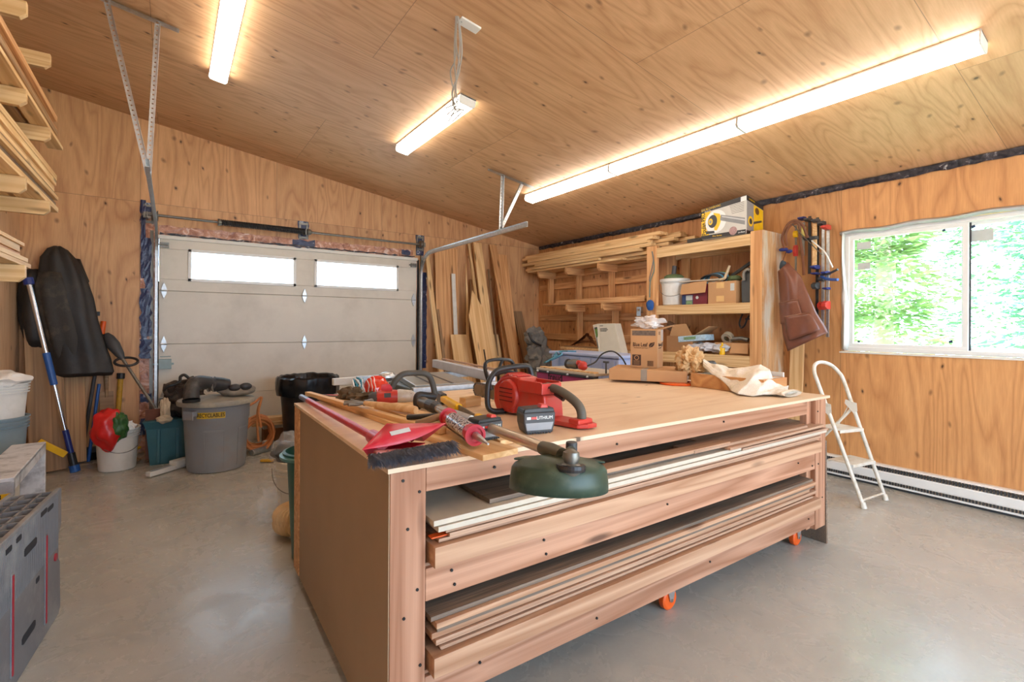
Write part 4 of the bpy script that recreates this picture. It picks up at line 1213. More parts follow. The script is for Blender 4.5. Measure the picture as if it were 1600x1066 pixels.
# axe-like handles standing behind the bucket
p0 = at(180, 672, Y=5.86); p0.z = .01; p1 = at(189, 583, Y=5.93)
t = thing('yellow_handled_tool', 'yellow handled tool standing behind the white bucket with the red bag', 'tool', tuple(p0))
lp = lambda u: p0.lerp(p1, u)
MB().tube([lp(0), lp(.5), lp(.93)], .02, 12, rs=[.018, .02, .022]).build('handle', plain('worn_yellow', C8(196, 148, 40), .6, dirt=C8(90, 70, 40), dirt_amt=.6, dirt_scale=12), t, smooth=True, world=True)
MB().tube([lp(.93), lp(1.0)], .032, 12).build('grip_end', M_black, t, bev=.005, world=True)
p0 = at(168, 690, Y=5.90); p0.z = .01; p1 = at(166, 572, Y=5.97)
t = thing('hand_saw', 'brown handled hand tool leaning on the wall behind the white bucket', 'tool', tuple(p0))
MB().beam(p0, p0.lerp(p1, .72), .10, .006, (1, 0, 0)).build('blade', M_old, t, world=True)
MB().tube([p0.lerp(p1, .66), p0.lerp(p1, .85), p1], .016, 10, rs=[.012, .018, .02]).build('handle', M_old, t, smooth=True, world=True)

# ---- buckets
def bucket(name, label, x, y, r0, r1, h, mat, rot=0, ribs=((.80, .012), (.86, .012), (.92, .012)), bail=True, open_=True, z=0.0, group=None, fill=None):
    t = thing(name, label, 'bucket', (x, y, z), rot, group)
    rad = lambda f: r0 + (r1 - r0) * f
    prof = [(r0 - .008, .0), (r0, .008)]
    for f, d in ribs:
        prof += [(rad(f - .012), h * (f - .012)), (rad(f) + d, h * (f - .008)), (rad(f) + d, h * (f + .008)), (rad(f + .012), h * (f + .012))]
    prof += [(r1, h * .97), (r1 + .012, h * .975), (r1 + .012, h), (r1 - .004, h), (r1 - .006, h * .95), (r0 - .004, .012), (.001, .012)]
    MB().lathe(prof, 40, cap0=True, cap1=False).build('tub', mat, t, smooth=True)
    if bail:
        pts = [(-(r1 + .012) * math.cos(a), -(.12) * math.sin(a) - .01, h * .86 - (r1 * .95) * math.sin(a)) for a in [PI * k / 20 for k in range(21)]]
        pts = [(p[0] * 1.0, -abs(math.sqrt(max(0, (r1 + .02) ** 2 - p[0] ** 2))) - .001, p[2] * 1.0) for p in pts]
        MB().tube(pts, .0028, 6).build('bail', M_galv_d, t, smooth=True)
    return t
bucket('bucket', 'white bucket on the floor holding a red and green bag, near the door', -.385, 5.48, .132, .152, .36, M_wht, .3)
b0 = Vector((-.37, 5.44, .36))
t = thing('plastic_bag', 'crumpled red and green plastic bag draped over the white bucket rim', 'bag', tuple(b0))
M_rbag = plain('red_bag', C8(212, 36, 34), .3, var=.15, bmp=.01); M_gbag = plain('green_bag', C8(52, 96, 44), .4, var=.4, scale=25, bmp=.01)
m = MB(); q = at(168, 670, Y=5.36); m.ico(q, .135, 4, .28, (.85, .7, 1.25), 3, 2.0); m.build('red_side', M_rbag, t, smooth=True, world=True)
m = MB(); q = at(186, 666, Y=5.34); m.ico(q, .09, 4, .3, (.75, .8, 1.35), 8, 2.6); m.build('green_panel', M_gbag, t, smooth=True, world=True)
m = MB(); q = at(201, 668, Y=5.36); m.ico(q, .052, 3, .6, (1.0, .7, .9), 12); m.build('white_corner', M_vinyl, t, smooth=True, world=True)

# yellow bits between bucket and tote
q = at(208, 706, Z=.03)
t = thing('yellow_tool', 'small yellow handled tool lying on the floor between bucket and tote', 'tool', tuple(q))
MB().tube([q + Vector((-.02, -.05, 0)), q + Vector((.02, .0, .02)), q + Vector((.10, .1, .04))], .014, 8).build('handle', M_yellow, t, smooth=True, world=True)
MB().ico(at(206, 722, Z=.02) + Vector((0, .06, 0)), .04, 3, .5, (1.6, 1, .5), 4).build('head', M_old, t, smooth=True, world=True)

# ---- teal tote
M_teal = plain('teal_plastic', C8(52, 104, 116), .45, var=.06, dirt=C8(96, 120, 120), dirt_amt=.3)
t = thing('storage_tote', 'teal plastic tote full of dusty gear, left of the grey garbage can', 'tote', (.06, 5.56, 0), R(-4))
w0, w1, d0, d1, H_ = .205, .238, .15, .18, .40
m = MB()
def frus(m, w0, d0, w1, d1, z0, z1, wall=.006, cy=0):
    v = [(-w0, -d0, z0), (w0, -d0, z0), (w0, d0, z0), (-w0, d0, z0), (-w1, -d1, z1), (w1, -d1, z1), (w1, d1, z1), (-w1, d1, z1)]
    vi = [(-w0 + wall, -d0 + wall, z0 + wall), (w0 - wall, -d0 + wall, z0 + wall), (w0 - wall, d0 - wall, z0 + wall), (-w0 + wall, d0 - wall, z0 + wall), (-w1 + wall, -d1 + wall, z1), (w1 - wall, -d1 + wall, z1), (w1 - wall, d1 - wall, z1), (-w1 + wall, d1 - wall, z1)]
    f = [(0, 3, 2, 1), (0, 1, 5, 4), (1, 2, 6, 5), (2, 3, 7, 6), (3, 0, 4, 7), (8, 9, 10, 11), (8, 12, 13, 9), (9, 13, 14, 10), (10, 14, 15, 11), (11, 15, 12, 8), (4, 5, 13, 12), (5, 6, 14, 13), (6, 7, 15, 14), (7, 4, 12, 15)]
    m._add(v + vi, f)
frus(m, w0, d0, w1 - .005, d1 - .005, 0, H_ * .84); frus(m, w1 - .004, d1 - .004, w1 + .012, d1 + .012, H_ * .82, H_ * .97, .018)
frus(m, w1 + .012, d1 + .012, w1 + .02, d1 + .02, H_ * .955, H_, .02)
for x in (-.14, 0, .14): m.box((x - .012, -d1 - .001, .02), (x + .012, -d0 - .002, H_ * .80))
m.build('tub', M_teal, t, bev=.003)
# things in the tote
q = at(283, 625, Y=5.45)
t = thing('dusty_fabric_heap', 'heap of dark brown dusty bags rising out of the teal tote', 'fabric', (q.x, 5.44, .32))
M_heap = cloth('dusty_dark_cloth', C8(48, 38, 34), C8(120, 104, 88), .6, .8, 8)
m = MB(); m.ico(at(284, 628, Y=5.54), .15, 5, .5, (1.0, .75, 1.15), 9, 2.8); m.ico(at(296, 606, Y=5.54), .11, 4, .5, (1.1, .7, .8), 19, 2.2); m.build('bag', M_heap, t, smooth=True, world=True)
m = MB(); m.tube(smoothpath([at(256, 611, Y=5.36), at(262, 604, Y=5.34), at(272, 601, Y=5.34), at(281, 596, Y=5.36), at(282, 589, Y=5.38), at(288, 586, Y=5.38), at(295, 591, Y=5.38)], 5), .013, 8); m.build('strap', M_black, t, smooth=True, world=True)
m = MB(); m.tube(smoothpath([at(259, 600, Y=5.40), at(258, 612, Y=5.40), at(265, 618, Y=5.40), at(276, 612, Y=5.40)], 5), .017, 8); m.build('strap', M_heap, t, smooth=True, world=True)
t = thing('white_rag', 'cream rag hanging at the left inside the teal tote', 'rag', tuple(at(258, 648, Y=5.40)))
m = MB(); m.ico(at(258, 640, Y=5.38), .055, 4, .5, (.7, .6, 1.8), 21); m.ico(at(257, 655, Y=5.35), .05, 4, .3, (1.2, .8, .7), 22); m.build('cloth', cloth('cream_rag', C8(206, 188, 160), C8(170, 150, 122), .4), t, smooth=True, world=True)
t = thing('rust_board', 'rusty brown board standing in the left end of the teal tote', 'board', tuple(at(240, 645, Y=5.5)))
MB().box((-.19, 5.46, .05), (-.03, 5.475, .50)).build('panel', plain('rust_brown', C8(112, 64, 44), .7, var=.2), t, world=True)

# ---- white vinyl piece on the floor in front of the tote
a_ = at(231, 746, Z=.004); b_ = at(294, 727, Z=.004)
t = thing('vinyl_trim', 'white plastic trim piece lying on the floor before the tote and garbage can', 'trim piece', tuple(a_))
m = MB(); d = (b_ - a_).normalized(); nrm = Vector((-d.y, d.x, 0))
m.beam(a_ + Vector((0, 0, .022)), b_ + Vector((0, 0, .022)), .055, .04, nrm); m.build('bar', M_wht, t, bev=.004, world=True)
m = MB(); m.beam(a_.lerp(b_, .6) + Vector((0, 0, .05)), b_ + Vector((0, 0, .05)), .09, .05, nrm); m.build('end_block', M_wht, t, bev=.006, world=True)
m = MB(); m.beam(a_.lerp(b_, .06) + Vector((0, 0, .0425)), a_.lerp(b_, .55) + Vector((0, 0, .0425)), .03, .002, nrm); m.build('label', M_galv, t, world=True)

# ---- grey garbage can
GX, GY = .335, 5.06
M_gcan = plain('grey_can_plastic', C8(140, 146, 154), .5, var=.05, scale=5, dirt=C8(150, 132, 112), dirt_amt=.4, dirt_scale=4)
t = thing('garbage_can', 'grey round garbage can with a yellow RECYCLABLES label and dusty lid', 'garbage can', (GX, GY, 0))
prof = [(.205, 0), (.222, .006), (.226, .03), (.236, .2), (.249, .43), (.256, .44), (.260, .56), (.268, .565), (.270, .585), (.262, .587)]
MB().lathe(prof, 56, cap1=True).build('body', M_gcan, t, smooth=True)
m = MB()
for a0 in (-1.72, -.6, .5, 1.6, 2.7):
    for (z0, z1, aa, ab) in ((.04, .36, a0 - .32, a0 - .30), (.04, .36, a0 + .30, a0 + .32), (.355, .37, a0 - .32, a0 + .32)):
        P = []
        for i in range(9):
            a = aa + (ab - aa) * i / 8
            P.append([( (.2272 + .0575 * z) * math.cos(a), (.2272 + .0575 * z) * math.sin(a), z) for z in np.linspace(z0, z1, 6)])
        m.grid(P)
m.build('panel_moulding', M_gcan, t, solid=.006)
M_lidd = plain('dusty_lid', C8(150, 146, 136), .7, dirt=C8(196, 184, 160), dirt_amt=.8, dirt_scale=4)
MB().lathe([(.275, .582), (.300, .575), (.303, .60), (.296, .612), (.27, .618), (.10, .635), (.001, .640)], 56, cap1=False).build('lid', M_lidd, t, smooth=True)
for a in (PI + .75, .75 - .0):
    M_ = Matrix.Rotation(a, 4, 'Z')
    m = MB(); m.box((.255, -.05, .50), (.300, .05, .545), M_); m.box((.295, -.05, .47), (.305, .05, .545), M_); m.build('handle', M_gcan, t, bev=.006)
# curved label and lettering
def wrap_panel(parent, name, mat, rfun, a0, a1, z0, z1, off):
    P = []
    for i in range(25):
        a = a0 + (a1 - a0) * i / 24; P.append([((rfun(z) + off) * math.cos(a), (rfun(z) + off) * math.sin(a), z) for z in (z0, (z0 + z1) / 2, z1)])
    return MB().grid(P).build(name, mat, parent, solid=.0008)
rf = lambda z: .256 + .004 * (z - .44) / .12
a_mid = math.atan2(-GY, -GX) + .02
wrap_panel(t, 'label', plain('label_yellow', C8(222, 182, 44), .5, dirt=C8(150, 140, 120), dirt_amt=.5, dirt_scale=18), rf, a_mid - .62, a_mid + .22, .475, .527, .0012)
def wrap_text(parent, body, size, rfun, a_c, z_c, mat, off, sx=1.0):
    o = text('lettering', body, size, Matrix.Identity(4), mat, None, extr=.0004, bold=.0006, sx=sx)
    r0 = rfun(z_c)
    for v in o.data.vertices:
        x, y, z = v.co; a = a_c + x / r0; rr_ = rfun(z_c + y) + off + z
        v.co = (rr_ * math.cos(a), rr_ * math.sin(a), z_c + y)
    o.parent = parent; return o
wrap_text(t, 'RECYCLABLES', .046, rf, a_mid - .20, .501, M_inkb, .0022, .72)

# elbow duct and hood on the lid
t = thing('duct_elbow', 'black plastic duct elbow with two bright clamps lying on the garbage can lid', 'duct', (GX - .05, GY - .05, .66))
P_ = lambda px, py, y=4.93: at(px, py, Y=y)
path = [P_(299, 624, 4.78), P_(299, 614, 4.80), P_(301, 604, 4.84), P_(309, 598, 4.88), P_(320, 598, 4.92), P_(333, 600, 4.96)]
m = MB(); m.tube(smoothpath(path, 5), .058, 22); m.build('elbow', plain('dusty_black_duct', C8(52, 50, 50), .45, dirt=C8(120, 112, 104), dirt_amt=.6, dirt_scale=6), t, smooth=True, world=True)
e = path[0]; MB().lathe([(.062, -.012), (.064, .012), (.052, .012), (.050, -.010), (.001, -.006)], 24, Matrix.Translation(e + Vector((0, 0, -.012))), cap0=False, cap1=False).build('mouth', M_rubber, t, smooth=True, world=True)
MB().tube([P_(333, 600, 4.96), P_(345, 601, 4.98), P_(354, 603, 5.0)], .062, 22).build('coupling', M_black, t, smooth=True, world=True)
for px in (326.5, 334.5):
    c = P_(px, 600.3, 4.955); MB().lathe([(.060, -.007), (.0685, -.007), (.0685, .007), (.060, .007)], 28, frame(c, (0, .15, 1), (.3, 1, 0)), False, False).build('clamp', M_chrome, t, world=True)
t = thing('vacuum_hood', 'dusty grey dust-collector hood lying on the right side of the garbage can lid', 'hood', (GX + .1, GY, .66))
M_dust = plain('dust_grey', C8(118, 110, 100), .8, var=.2, dirt=C8(160, 148, 128), dirt_amt=.6, dirt_scale=5)
m = MB(); m.ico(P_(370, 610, 5.0), .115, 4, .18, (1.35, .8, .48), 4, 1.5); m.build('shell', M_dust, t, smooth=True, world=True)
for px, py in ((367, 606), (384, 604)):
    m = MB(); m.ico(P_(px, py, 4.93), .042, 3, .05, (1.2, .5, .8), 4); m.build('port', M_black, t, smooth=True, world=True)
MB().cyl(P_(302, 590, 5.0), P_(330, 591.5, 5.05), .008, 8).build('rod', M_black, t, world=True)

# ---- stacked offcuts by the door behind the hose
t = thing('parts_box', 'low brown wooden box on the floor under the boards, behind the orange hose', 'box', (1.0, 5.72, 0))
MB().box((.80, 5.66, .0), (1.35, 5.84, .17)).build('tub', M_card_d, t, bev=.004, world=True); MB().box((.79, 5.65, .171), (1.36, 5.85, .205)).build('lid', M_wht, t, bev=.004, world=True)
board('board_offcut', (.68, 5.66, .24), (1.42, 5.60, .24), .16, .036, (0, 1, 0), M_stud2, 'pale board lying on the low box behind the orange hose, lower one', 'board', bev=.002)
board('board_offcut', (.70, 5.70, .278), (1.40, 5.63, .278), .14, .034, (0, 1, 0), M_stud2, 'pale board lying on the low box behind the orange hose, upper one', 'board', bev=.002)

# orange hose coil
t = thing('hose_coil', 'orange air hose coiled in a heap between the two garbage cans', 'hose', tuple(at(404, 700, Z=0)))
M_hose = plain('tan_orange_hose', C8(210, 138, 84), .5, var=.08)
cc = at(403, 677, Y=5.44); r_ = random.Random(9)
pts = []
for k in range(11 * 18):
    a = 2 * PI * k / 18; lo = k // 18
    rx = .135 + .012 * math.sin(lo * 2.1) ; rz = .155 + .022 * math.cos(lo * 1.7)
    pts.append(Vector((cc.x + rx * math.cos(a) + .012 * math.sin(lo * 3.), cc.y - .06 + .013 * lo + .03 * math.sin(a + lo), max(.02, cc.z + .01 * math.cos(lo * 5) + rz * math.sin(a)))))
MB().tube(pts, .0115, 7).build('coil', M_hose, t, smooth=True, world=True)
MB().tube(smoothpath([at(386, 636, Y=5.36), at(398, 629, Y=5.36), at(409, 621, Y=5.36), at(403, 640, Y=5.35), at(402, 665, Y=5.34), at(404, 690, Y=5.34)], 5), .0115, 7).build('loop', M_hose, t, smooth=True, world=True)
MB().tube(smoothpath([at(409, 621, Y=5.34), at(407, 630, Y=5.34), at(404, 645, Y=5.33), at(408, 668, Y=5.33)], 5), .0115, 7).build('loop', M_hose, t, smooth=True, world=True)
q = at(402, 706, Z=.03)
t = thing('metal_coupling', 'shiny metal cylinder lying on the floor at the foot of the hose coil', 'pipe', tuple(q))
m = MB(); m.cyl(q + Vector((-.05, -.02, .0)), q + Vector((.12, .10, .0)), .03, 20); m.build('tube', M_galv, t, bev=.003, world=True)
q = at(419, 696, Z=.04)
t = thing('white_fitting', 'small white plastic fitting beside the metal cylinder on the floor', 'fitting', tuple(q)); m = MB(); m.box((-.045, -.035, -.037), (.045, .035, .05), Matrix.Translation(q) @ Matrix.Rotation(.4, 4, 'Z')); m.build('block', M_wht, t, bev=.006, world=True)

# ---- black can with bag
bx, by = 1.16, 5.33
t = thing('garbage_can', 'tall black garbage can lined with a black bag, in front of the garage door', 'garbage can', (bx, by, 0))
MB().lathe([(.20, 0), (.215, .01), (.265, .66), (.285, .70), (.285, .72), (.26, .722)], 48, cap1=False).build('body', M_black, t, smooth=True)
m = MB(); P = []
for k in range(90):
    a = 2 * PI * k / 90; row = []
    for (r0, z, w_) in ((.272, .555, .012), (.296, .56, .012), (.305, .62, .010), (.306, .68, .008), (.302, .735, .006), (.288, .748, .006), (.270, .738, .008), (.258, .69, .012), (.25, .60, .016), (.24, .5, .02)):
        n_ = mnoise.noise(Vector((math.cos(a) * 5, math.sin(a) * 5, z * 9))) ; n2 = mnoise.noise(Vector((math.cos(a) * 13, math.sin(a) * 13, z * 5)))
        row.append(((r0 + w_ * (n_ + .7 * n2)) * math.cos(a), (r0 + w_ * (n_ + .7 * n2)) * math.sin(a), z + .012 * n_))
    P.append(row)
m.grid(P, closed_u=True)
bg = plain('black_bag_film', C8(24, 24, 26), .22, var=.1, bmp=.004); m.build('bag_liner', bg, t, smooth=True)
MB().lathe([(.001, .42), (.24, .45)], 30, cap0=False, cap1=False).build('rubbish', M_rubber, t)

# ---- group at the back left corner of the workbench
q = (.72, 3.54)
bucket('bucket', 'white bucket with a wire bail behind the back left corner of the workbench', q[0], q[1], .130, .150, .37, M_wht, -.4, ribs=((.74, .010), (.80, .010), (.86, .010)))
t = thing('bagged_hardware', 'clear plastic bag of dark parts sitting in the white bucket behind the workbench', 'bag', (q[0] - .06, q[1], .37))
m = MB(); m.ico((q[0] - .05, q[1] + .02, .395), .10, 4, .4, (1.1, 1, .8), 31); m.build('parts', plain('dark_parts', C8(54, 52, 54), .5, var=.5, scale=60), t, smooth=True, world=True)
M_film = film('clear_plastic_film', (.86, .90, .96), .22)
m = MB(); m.ico((q[0] - .06, q[1] + .02, .42), .125, 4, .4, (.9, .9, .95), 33, 2.2); m.build('bag', M_film, t, smooth=True, world=True)
t = thing('clear_bag', 'empty clear plastic bag hanging down the side of the white bucket', 'bag', (q[0] - .16, q[1] - .1, .1))
m = MB(); m.ico((q[0] - .20, q[1] - .08, .105), .075, 4, .7, (.8, .6, 1.35), 36, 2.6); m.build('film', M_film, t, smooth=True, world=True)
# corrugated hose
t = thing('corrugated_hose', 'tan corrugated hose coiled on the floor beside the workbench corner', 'hose', (.66, 3.18, 0))
M_tan = plain('tan_ribbed_hose', C8(216, 184, 136), .55, var=.05)
pts = []; rs = []
nT = 2 * 150
for k in range(nT + 1):
    a = 2 * PI * k / 150; pts.append((.67 + .118 * math.cos(a), 3.17 + .118 * math.sin(a), .058 + .085 * k / nT * 1.0)); rs.append(.047 + (.011 if k % 4 in (0, 1) else 0))
MB().tube(pts, .05, 14, rs=rs).build('hose', M_tan, t, smooth=False, world=True)
# green bin
M_green = plain('dark_green_plastic', C8(40, 92, 84), .4, var=.06)
t = thing('green_bin', 'dark green plastic bin with a thick rim, just behind the workbench corner', 'bin', (.655, 2.83, 0))
MB().lathe([(.10, 0), (.115, .01), (.142, .55), (.162, .56), (.164, .585), (.15, .59), (.138, .55), (.108, .02), (.001, .02)], 40, cap1=False).build('tub', M_green, t, smooth=True)
MB().lathe([(.158, .552), (.178, .555), (.18, .57), (.158, .575)], 40, cap0=False, cap1=False).build('rim', plain('green_rim', C8(86, 132, 128), .35), t, smooth=True)
q = at(424, 720, Z=.02)
t = thing('yellow_scraper', 'yellow handle lying on the floor left of the white bucket', 'handle', tuple(q)); MB().beam(q + Vector((-.08, .06, 0)), q + Vector((.08, -.04, 0)), .035, .022, (0, 1, 0)).build('handle', plain('mustard', C8(206, 158, 40), .5), t, bev=.005, world=True)

# ================================================================== left foreground
# grey moulded plastic ramp slab standing on edge
o_ = Vector((-.397, 2.913, 0)); dl = Vector((-.093, -.996, 0)).normalized(); nl_ = Vector((0, 0, 1)).cross(dl)  # normal
if nl_.x < 0: nl_ = -nl_
t = thing('plastic_ramp', 'grey moulded plastic ramp with red strips standing on edge at the left', 'ramp', tuple(o_))
Mr = Matrix((dl, Vector((0, 0, 1)), -nl_)).transposed().to_4x4(); Mr.translation = o_      # local x along, y up, z into the slab
M_gp = plain('dusty_grey_plastic', C8(124, 124, 127), .6, var=.10, scale=8, dirt=C8(178, 174, 168), dirt_amt=.6, dirt_scale=3)
LN, HT, TH = 1.55, .548, .17
def quad_to(px, py):
    d = ray(px, py); t_ = (o_ - Vector((0, 0, CH))).dot(nl_) / d.dot(nl_); p = Vector((0, 0, CH)) + d * t_
    l = Mr.inverted() @ p; return l.x, l.y
m = MB()
prof = [(0.03, 0), (LN, 0), (LN, HT), (0, HT), (0.0, HT - .16), (.035, HT - .20), (.035, HT - .30), (.015, HT - .32), (.005, .03)]
m.prism(prof, .0, .02, Mr)
m.prism(prof, TH - .018, TH, Mr)
m.build('side_skin', M_gp, t, bev=.004, world=True)
m = MB()
# waffle core: ribs both ways
nx = 20
for i in range(nx + 1):
    x = .04 + (LN - .05) * i / nx; m.box((x - .004, .02, .018), (x + .004, HT - .004, TH - .016), Mr)
for j in range(1, 3):
    z = TH * j / 3; m.box((.04, .02, z - .004), (LN, HT - .004, z + .004), Mr)
for yy in (.02, HT * .5, HT - .05): m.box((.04, yy, .018), (LN, yy + .006, TH - .016), Mr)
m.build('rib_core', M_gp, t, world=True)
M_rs = plain('red_strip', C8(170, 30, 48), .4)
for (px, y0, y1) in ((71, 835, 975), (18, 897, 1058)):
    u, v0_ = quad_to(px, y0); _, v1_ = quad_to(px, y1)
    m = MB(); m.box((u - .010, v1_, -.004), (u + .010, v0_, .001), Mr); m.build('edge_strip', M_gp, t, bev=.002, world=True)
    m = MB(); m.box((u - .0055, v1_ + .006, -.0065), (u + .0055, v0_ - .006, -.0035), Mr); m.build('red_strip', M_rs, t, world=True)
for (pxs) in (((37, 870), (57, 840)), ((34, 1003), (55, 974)), ((63, 806), (73, 796)), ((74, 797), (83, 790)), ((8, 865), (18, 855)), ((25, 846), (33, 838)), ((56, 911), (61, 901))):
    (ax, ay), (bx_, by_) = pxs; u0, v0_ = quad_to(ax, ay); u1, v1_ = quad_to(bx_, by_)
    h_ = .016 if abs(ax - bx_) > 12 else .010
    m = MB(); cxm, cym = (u0 + u1) / 2, (v0_ + v1_) / 2; lu = abs(u0 - u1) / 2
    m.prism([(cxm - lu, cym - h_ * .6), (cxm - lu * .8, cym - h_), (cxm + lu * .8, cym - h_), (cxm + lu, cym - h_ * .6), (cxm + lu, cym + h_ * .6), (cxm + lu * .8, cym + h_), (cxm - lu * .8, cym + h_), (cxm - lu, cym + h_ * .6)], -.0015, .002, Mr)
    m.build('slot', plain('slot_dark', C8(46, 46, 52), .8), t, world=True)
u, v = quad_to(86, 871); m = MB(); m.lathe([(.016, -.002), (.016, .004)], 20, Mr @ Matrix.Translation((u, v, -.003))); m.build('knob', M_rs, t, world=True)
# fine ribbing on the upper half of the face
m = MB()
for i in range(150):
    x = .05 + i * .0100
    if x > LN - .02: break
    m.box((x, HT * .55, -.0012), (x + .004, HT - .012, .0005), Mr)
m.build('ribbing', M_gp, t, world=True)
# grey folding handle on top
m = MB(); hp = [Mr @ Vector(p) for p in ((.60, HT - .02, .06), (.62, HT + .012, .06), (.70, HT + .03, .06), (.95, HT + .035, .06), (1.1, HT + .03, .06), (1.2, HT - .0, .06))]
m.tube(smoothpath(hp, 5), .016, 12, flat=.7); m.build('handle', plain('blue_grey_plastic', C8(122, 128, 142), .45, var=.05), t, smooth=True, world=True)

# white spattered work platform
a_ = at(72, 690, Z=.55); b_ = at(22, 746, Z=.55)
ax = (b_ - a_).normalized(); L_ = (b_ - a_).length; sd = Vector((0, 0, 1)).cross(ax); sd = -sd if sd.x > 0 else sd
t = thing('work_platform', 'white paint-spattered work platform with a yellow label, left foreground', 'work platform', (a_.x, a_.y, 0))
Mp = Matrix((ax, sd, Vector((0, 0, 1)))).transposed().to_4x4()
if Mp.determinant() < 0: pass
Mp.translation = Vector((a_.x, a_.y, 0))
W_ = .36
M_spat = plain('spattered_white', C8(212, 212, 214), .5, var=.06, dirt=C8(120, 118, 122), dirt_amt=.7, dirt_scale=9)
M_fib = plain('fibreglass_grey', C8(158, 160, 166), .45, var=.06, dirt=C8(206, 204, 202), dirt_amt=.6, dirt_scale=10)
for y0, y1 in ((0, .15), (.20, W_)):
    m = MB(); m.box((0, y0, .53), (L_, y1, .55), Mp); m.build('deck_plank', M_spat, t, bev=.004, world=True)
m = MB(); m.box((0, 0, .485), (L_, .012, .549), Mp); m.box((0, W_ - .012, .485), (L_, W_, .549), Mp); m.build('side_rail', M_spat, t, bev=.004, world=True)
m = MB()
for y0 in (.0, W_ - .11): m.box((.0, y0, .0), (.03, y0 + .11, .53), Mp)
m.build('leg_pair', M_spat, t, bev=.004, world=True)
for y0 in (.0, W_ - .07):
    m = MB(); m.box((L_ - .03, y0, .0), (L_, y0 + .07, .53), Mp); m.build('leg', M_fib, t, bev=.004, world=True)
m = MB(); m.box((L_ - .012, .0, .34), (L_ + .002, W_, .53), Mp); m.build('end_panel', M_fib, t, bev=.004, world=True)
m = MB(); m.box((L_ + .0022, .012, .345), (L_ + .0032, .10, .478), Mp); lb = m.build('label', M_yellow, t, world=True)
F = frame(Mp @ Vector((L_ + .0038, .055, .412)), (0, 0, -1), -sd * 1.0)
if F.col[2].xyz.dot(ax) < 0: F = frame(Mp @ Vector((L_ + .0038, .055, .412)), (0, 0, -1), sd)
text('lettering', 'FEATHERLITE', .030, F, M_inkb, t, sx=.72, bold=.001)
m = MB(); m.beam(Mp @ Vector((L_ - .02, .02, .50)), Mp @ Vector((L_ - .25, .02, .3)), .03, .006, (0, 0, 1)); m.build('brace', M_fib, t, world=True)

# stack of nested buckets at the left edge
for k, (z0, lb, mt) in enumerate(((0.0, 'white bucket at the bottom of the stack at the left edge', M_wht), (.30, 'blue-grey bucket in the middle of the stack at the left edge', plain('blue_grey_pail', C8(130, 146, 152), .4)), (.58, 'white bucket on top of the stack at the left edge', M_wht))):
    bucket('bucket', lb, -.935, 4.52, .128, .150, .36 if k < 2 else .30, mt, .5, z=z0 + .0005, bail=False, group='nested buckets at the left edge')
t = thing('white_sack', 'white plastic sack spilling over the top of the bucket stack', 'sack', (-.93, 4.5, .88))
m = MB(); m.ico((-.94, 4.5, .90), .15, 4, .35, (1.05, 1, .42), 51, 2.0); m.build('film', plain('white_sack_film', C8(232, 226, 218), .5, bmp=.006), t, smooth=True, world=True)
# yellow strip on floor at the wall
q = at(78, 708, Y=5.5)
t = thing('yellow_level', 'long yellow bar lying low behind the weathered planks', 'bar', (-.85, 5.45, .1)); MB().beam(at(60, 690, Y=5.5), at(103, 711, Y=5.5), .05, .025, (0, 0, 1)).build('bar', M_yellow, t, bev=.004, world=True)

# ================================================================== tools on the workbench
ZB = BZ + .0008
def localizer(origin, xdir):
    """matrix: local x along xdir (horizontal), z up"""
    x = Vector((xdir[0], xdir[1], 0)).normalized(); y = Vector((-x.y, x.x, 0))
    M = Matrix((x, y, Vector((0, 0, 1)))).transposed().to_4x4(); M.translation = Vector(origin); return M
def thing_at(name, label, cat, M, group=None):
    t = thing(name, label, cat, group=group); t.matrix_world = M; t.location = M.to_translation(); t.rotation_euler = M.to_euler(); return t

# ---- long-handled dustpan
ha = at(474, 622, Z=ZB + .022); hb = at(596, 690, Z=ZB + .040)
t = thing('dustpan', 'red long-handled dustpan lying along the left edge of the workbench', 'dustpan', tuple(hb))
d_ = (hb - ha).normalized()
MB().cyl(ha, hb, .0135, 16).build('handle', M_red2, t, smooth=True, world=True)
MB().cyl(ha - d_ * .05, ha + d_ * .12, .0138, 16).build('handle_tip', plain('blue_grey_sleeve', C8(96, 104, 140), .3), t, smooth=True, world=True)
MB().tube([hb - d_ * .10, hb - d_ * .09, hb + d_ * .01], .022, 14, rs=[.018, .022, .024]).build('socket', M_red2, t, smooth=True, world=True)
PL = at(566, 702, Z=.935); PR = at(697, 661, Z=.975); PB = at(604, 662, Z=.985)
FL = at(582, 722, Z=ZB + .003); FR = at(664, 692, Z=ZB + .022); FB = at(606, 690, Z=ZB + .003)
m = MB(); n_ = 8; P = []
for i in range(n_ + 1):
    u = i / n_; a_ = PL.lerp(PR, u) - Vector((0, .02, .012)) * math.sin(PI * u); b_ = PL.lerp(PB, min(1, u * 2.6)) if u < .385 else PB.lerp(PR, (u - .385) / .615)
    P.append([a_, a_.lerp(b_, .5), b_])
m.grid(P); m.build('hood', M_red2, t, world=True, solid=.0035, smooth=True)
m = MB(); m.grid([[FL, FL.lerp(FB, .5), FB], [FR, FR.lerp(FB, .5), FB + Vector((.02, .02, 0))]]); m.build('pan_floor', M_red2, t, world=True, solid=.003)
m = MB(); m.grid([[PL, FL], [PL.lerp(PB, .5), FL.lerp(FB, .6)], [PB, FB]]); m.grid([[PB, FB], [PB.lerp(PR, .5), FB.lerp(FR, .5) + Vector((.02, .04, 0))], [PR, FR + Vector((.01, .03, 0))]]); m.build('pan_wall', M_red2, t, world=True, solid=.003)
m = MB()
for u in (.25, .45, .65): m.tube([FB.lerp(FR, u) + Vector((0, 0, .004)), PB.lerp(PR, u) * .5 + FB.lerp(FR, u) * .5 + Vector((.0, -.02, 0))], .004, 6)
m.build('stiffener', M_red2, t, world=True)
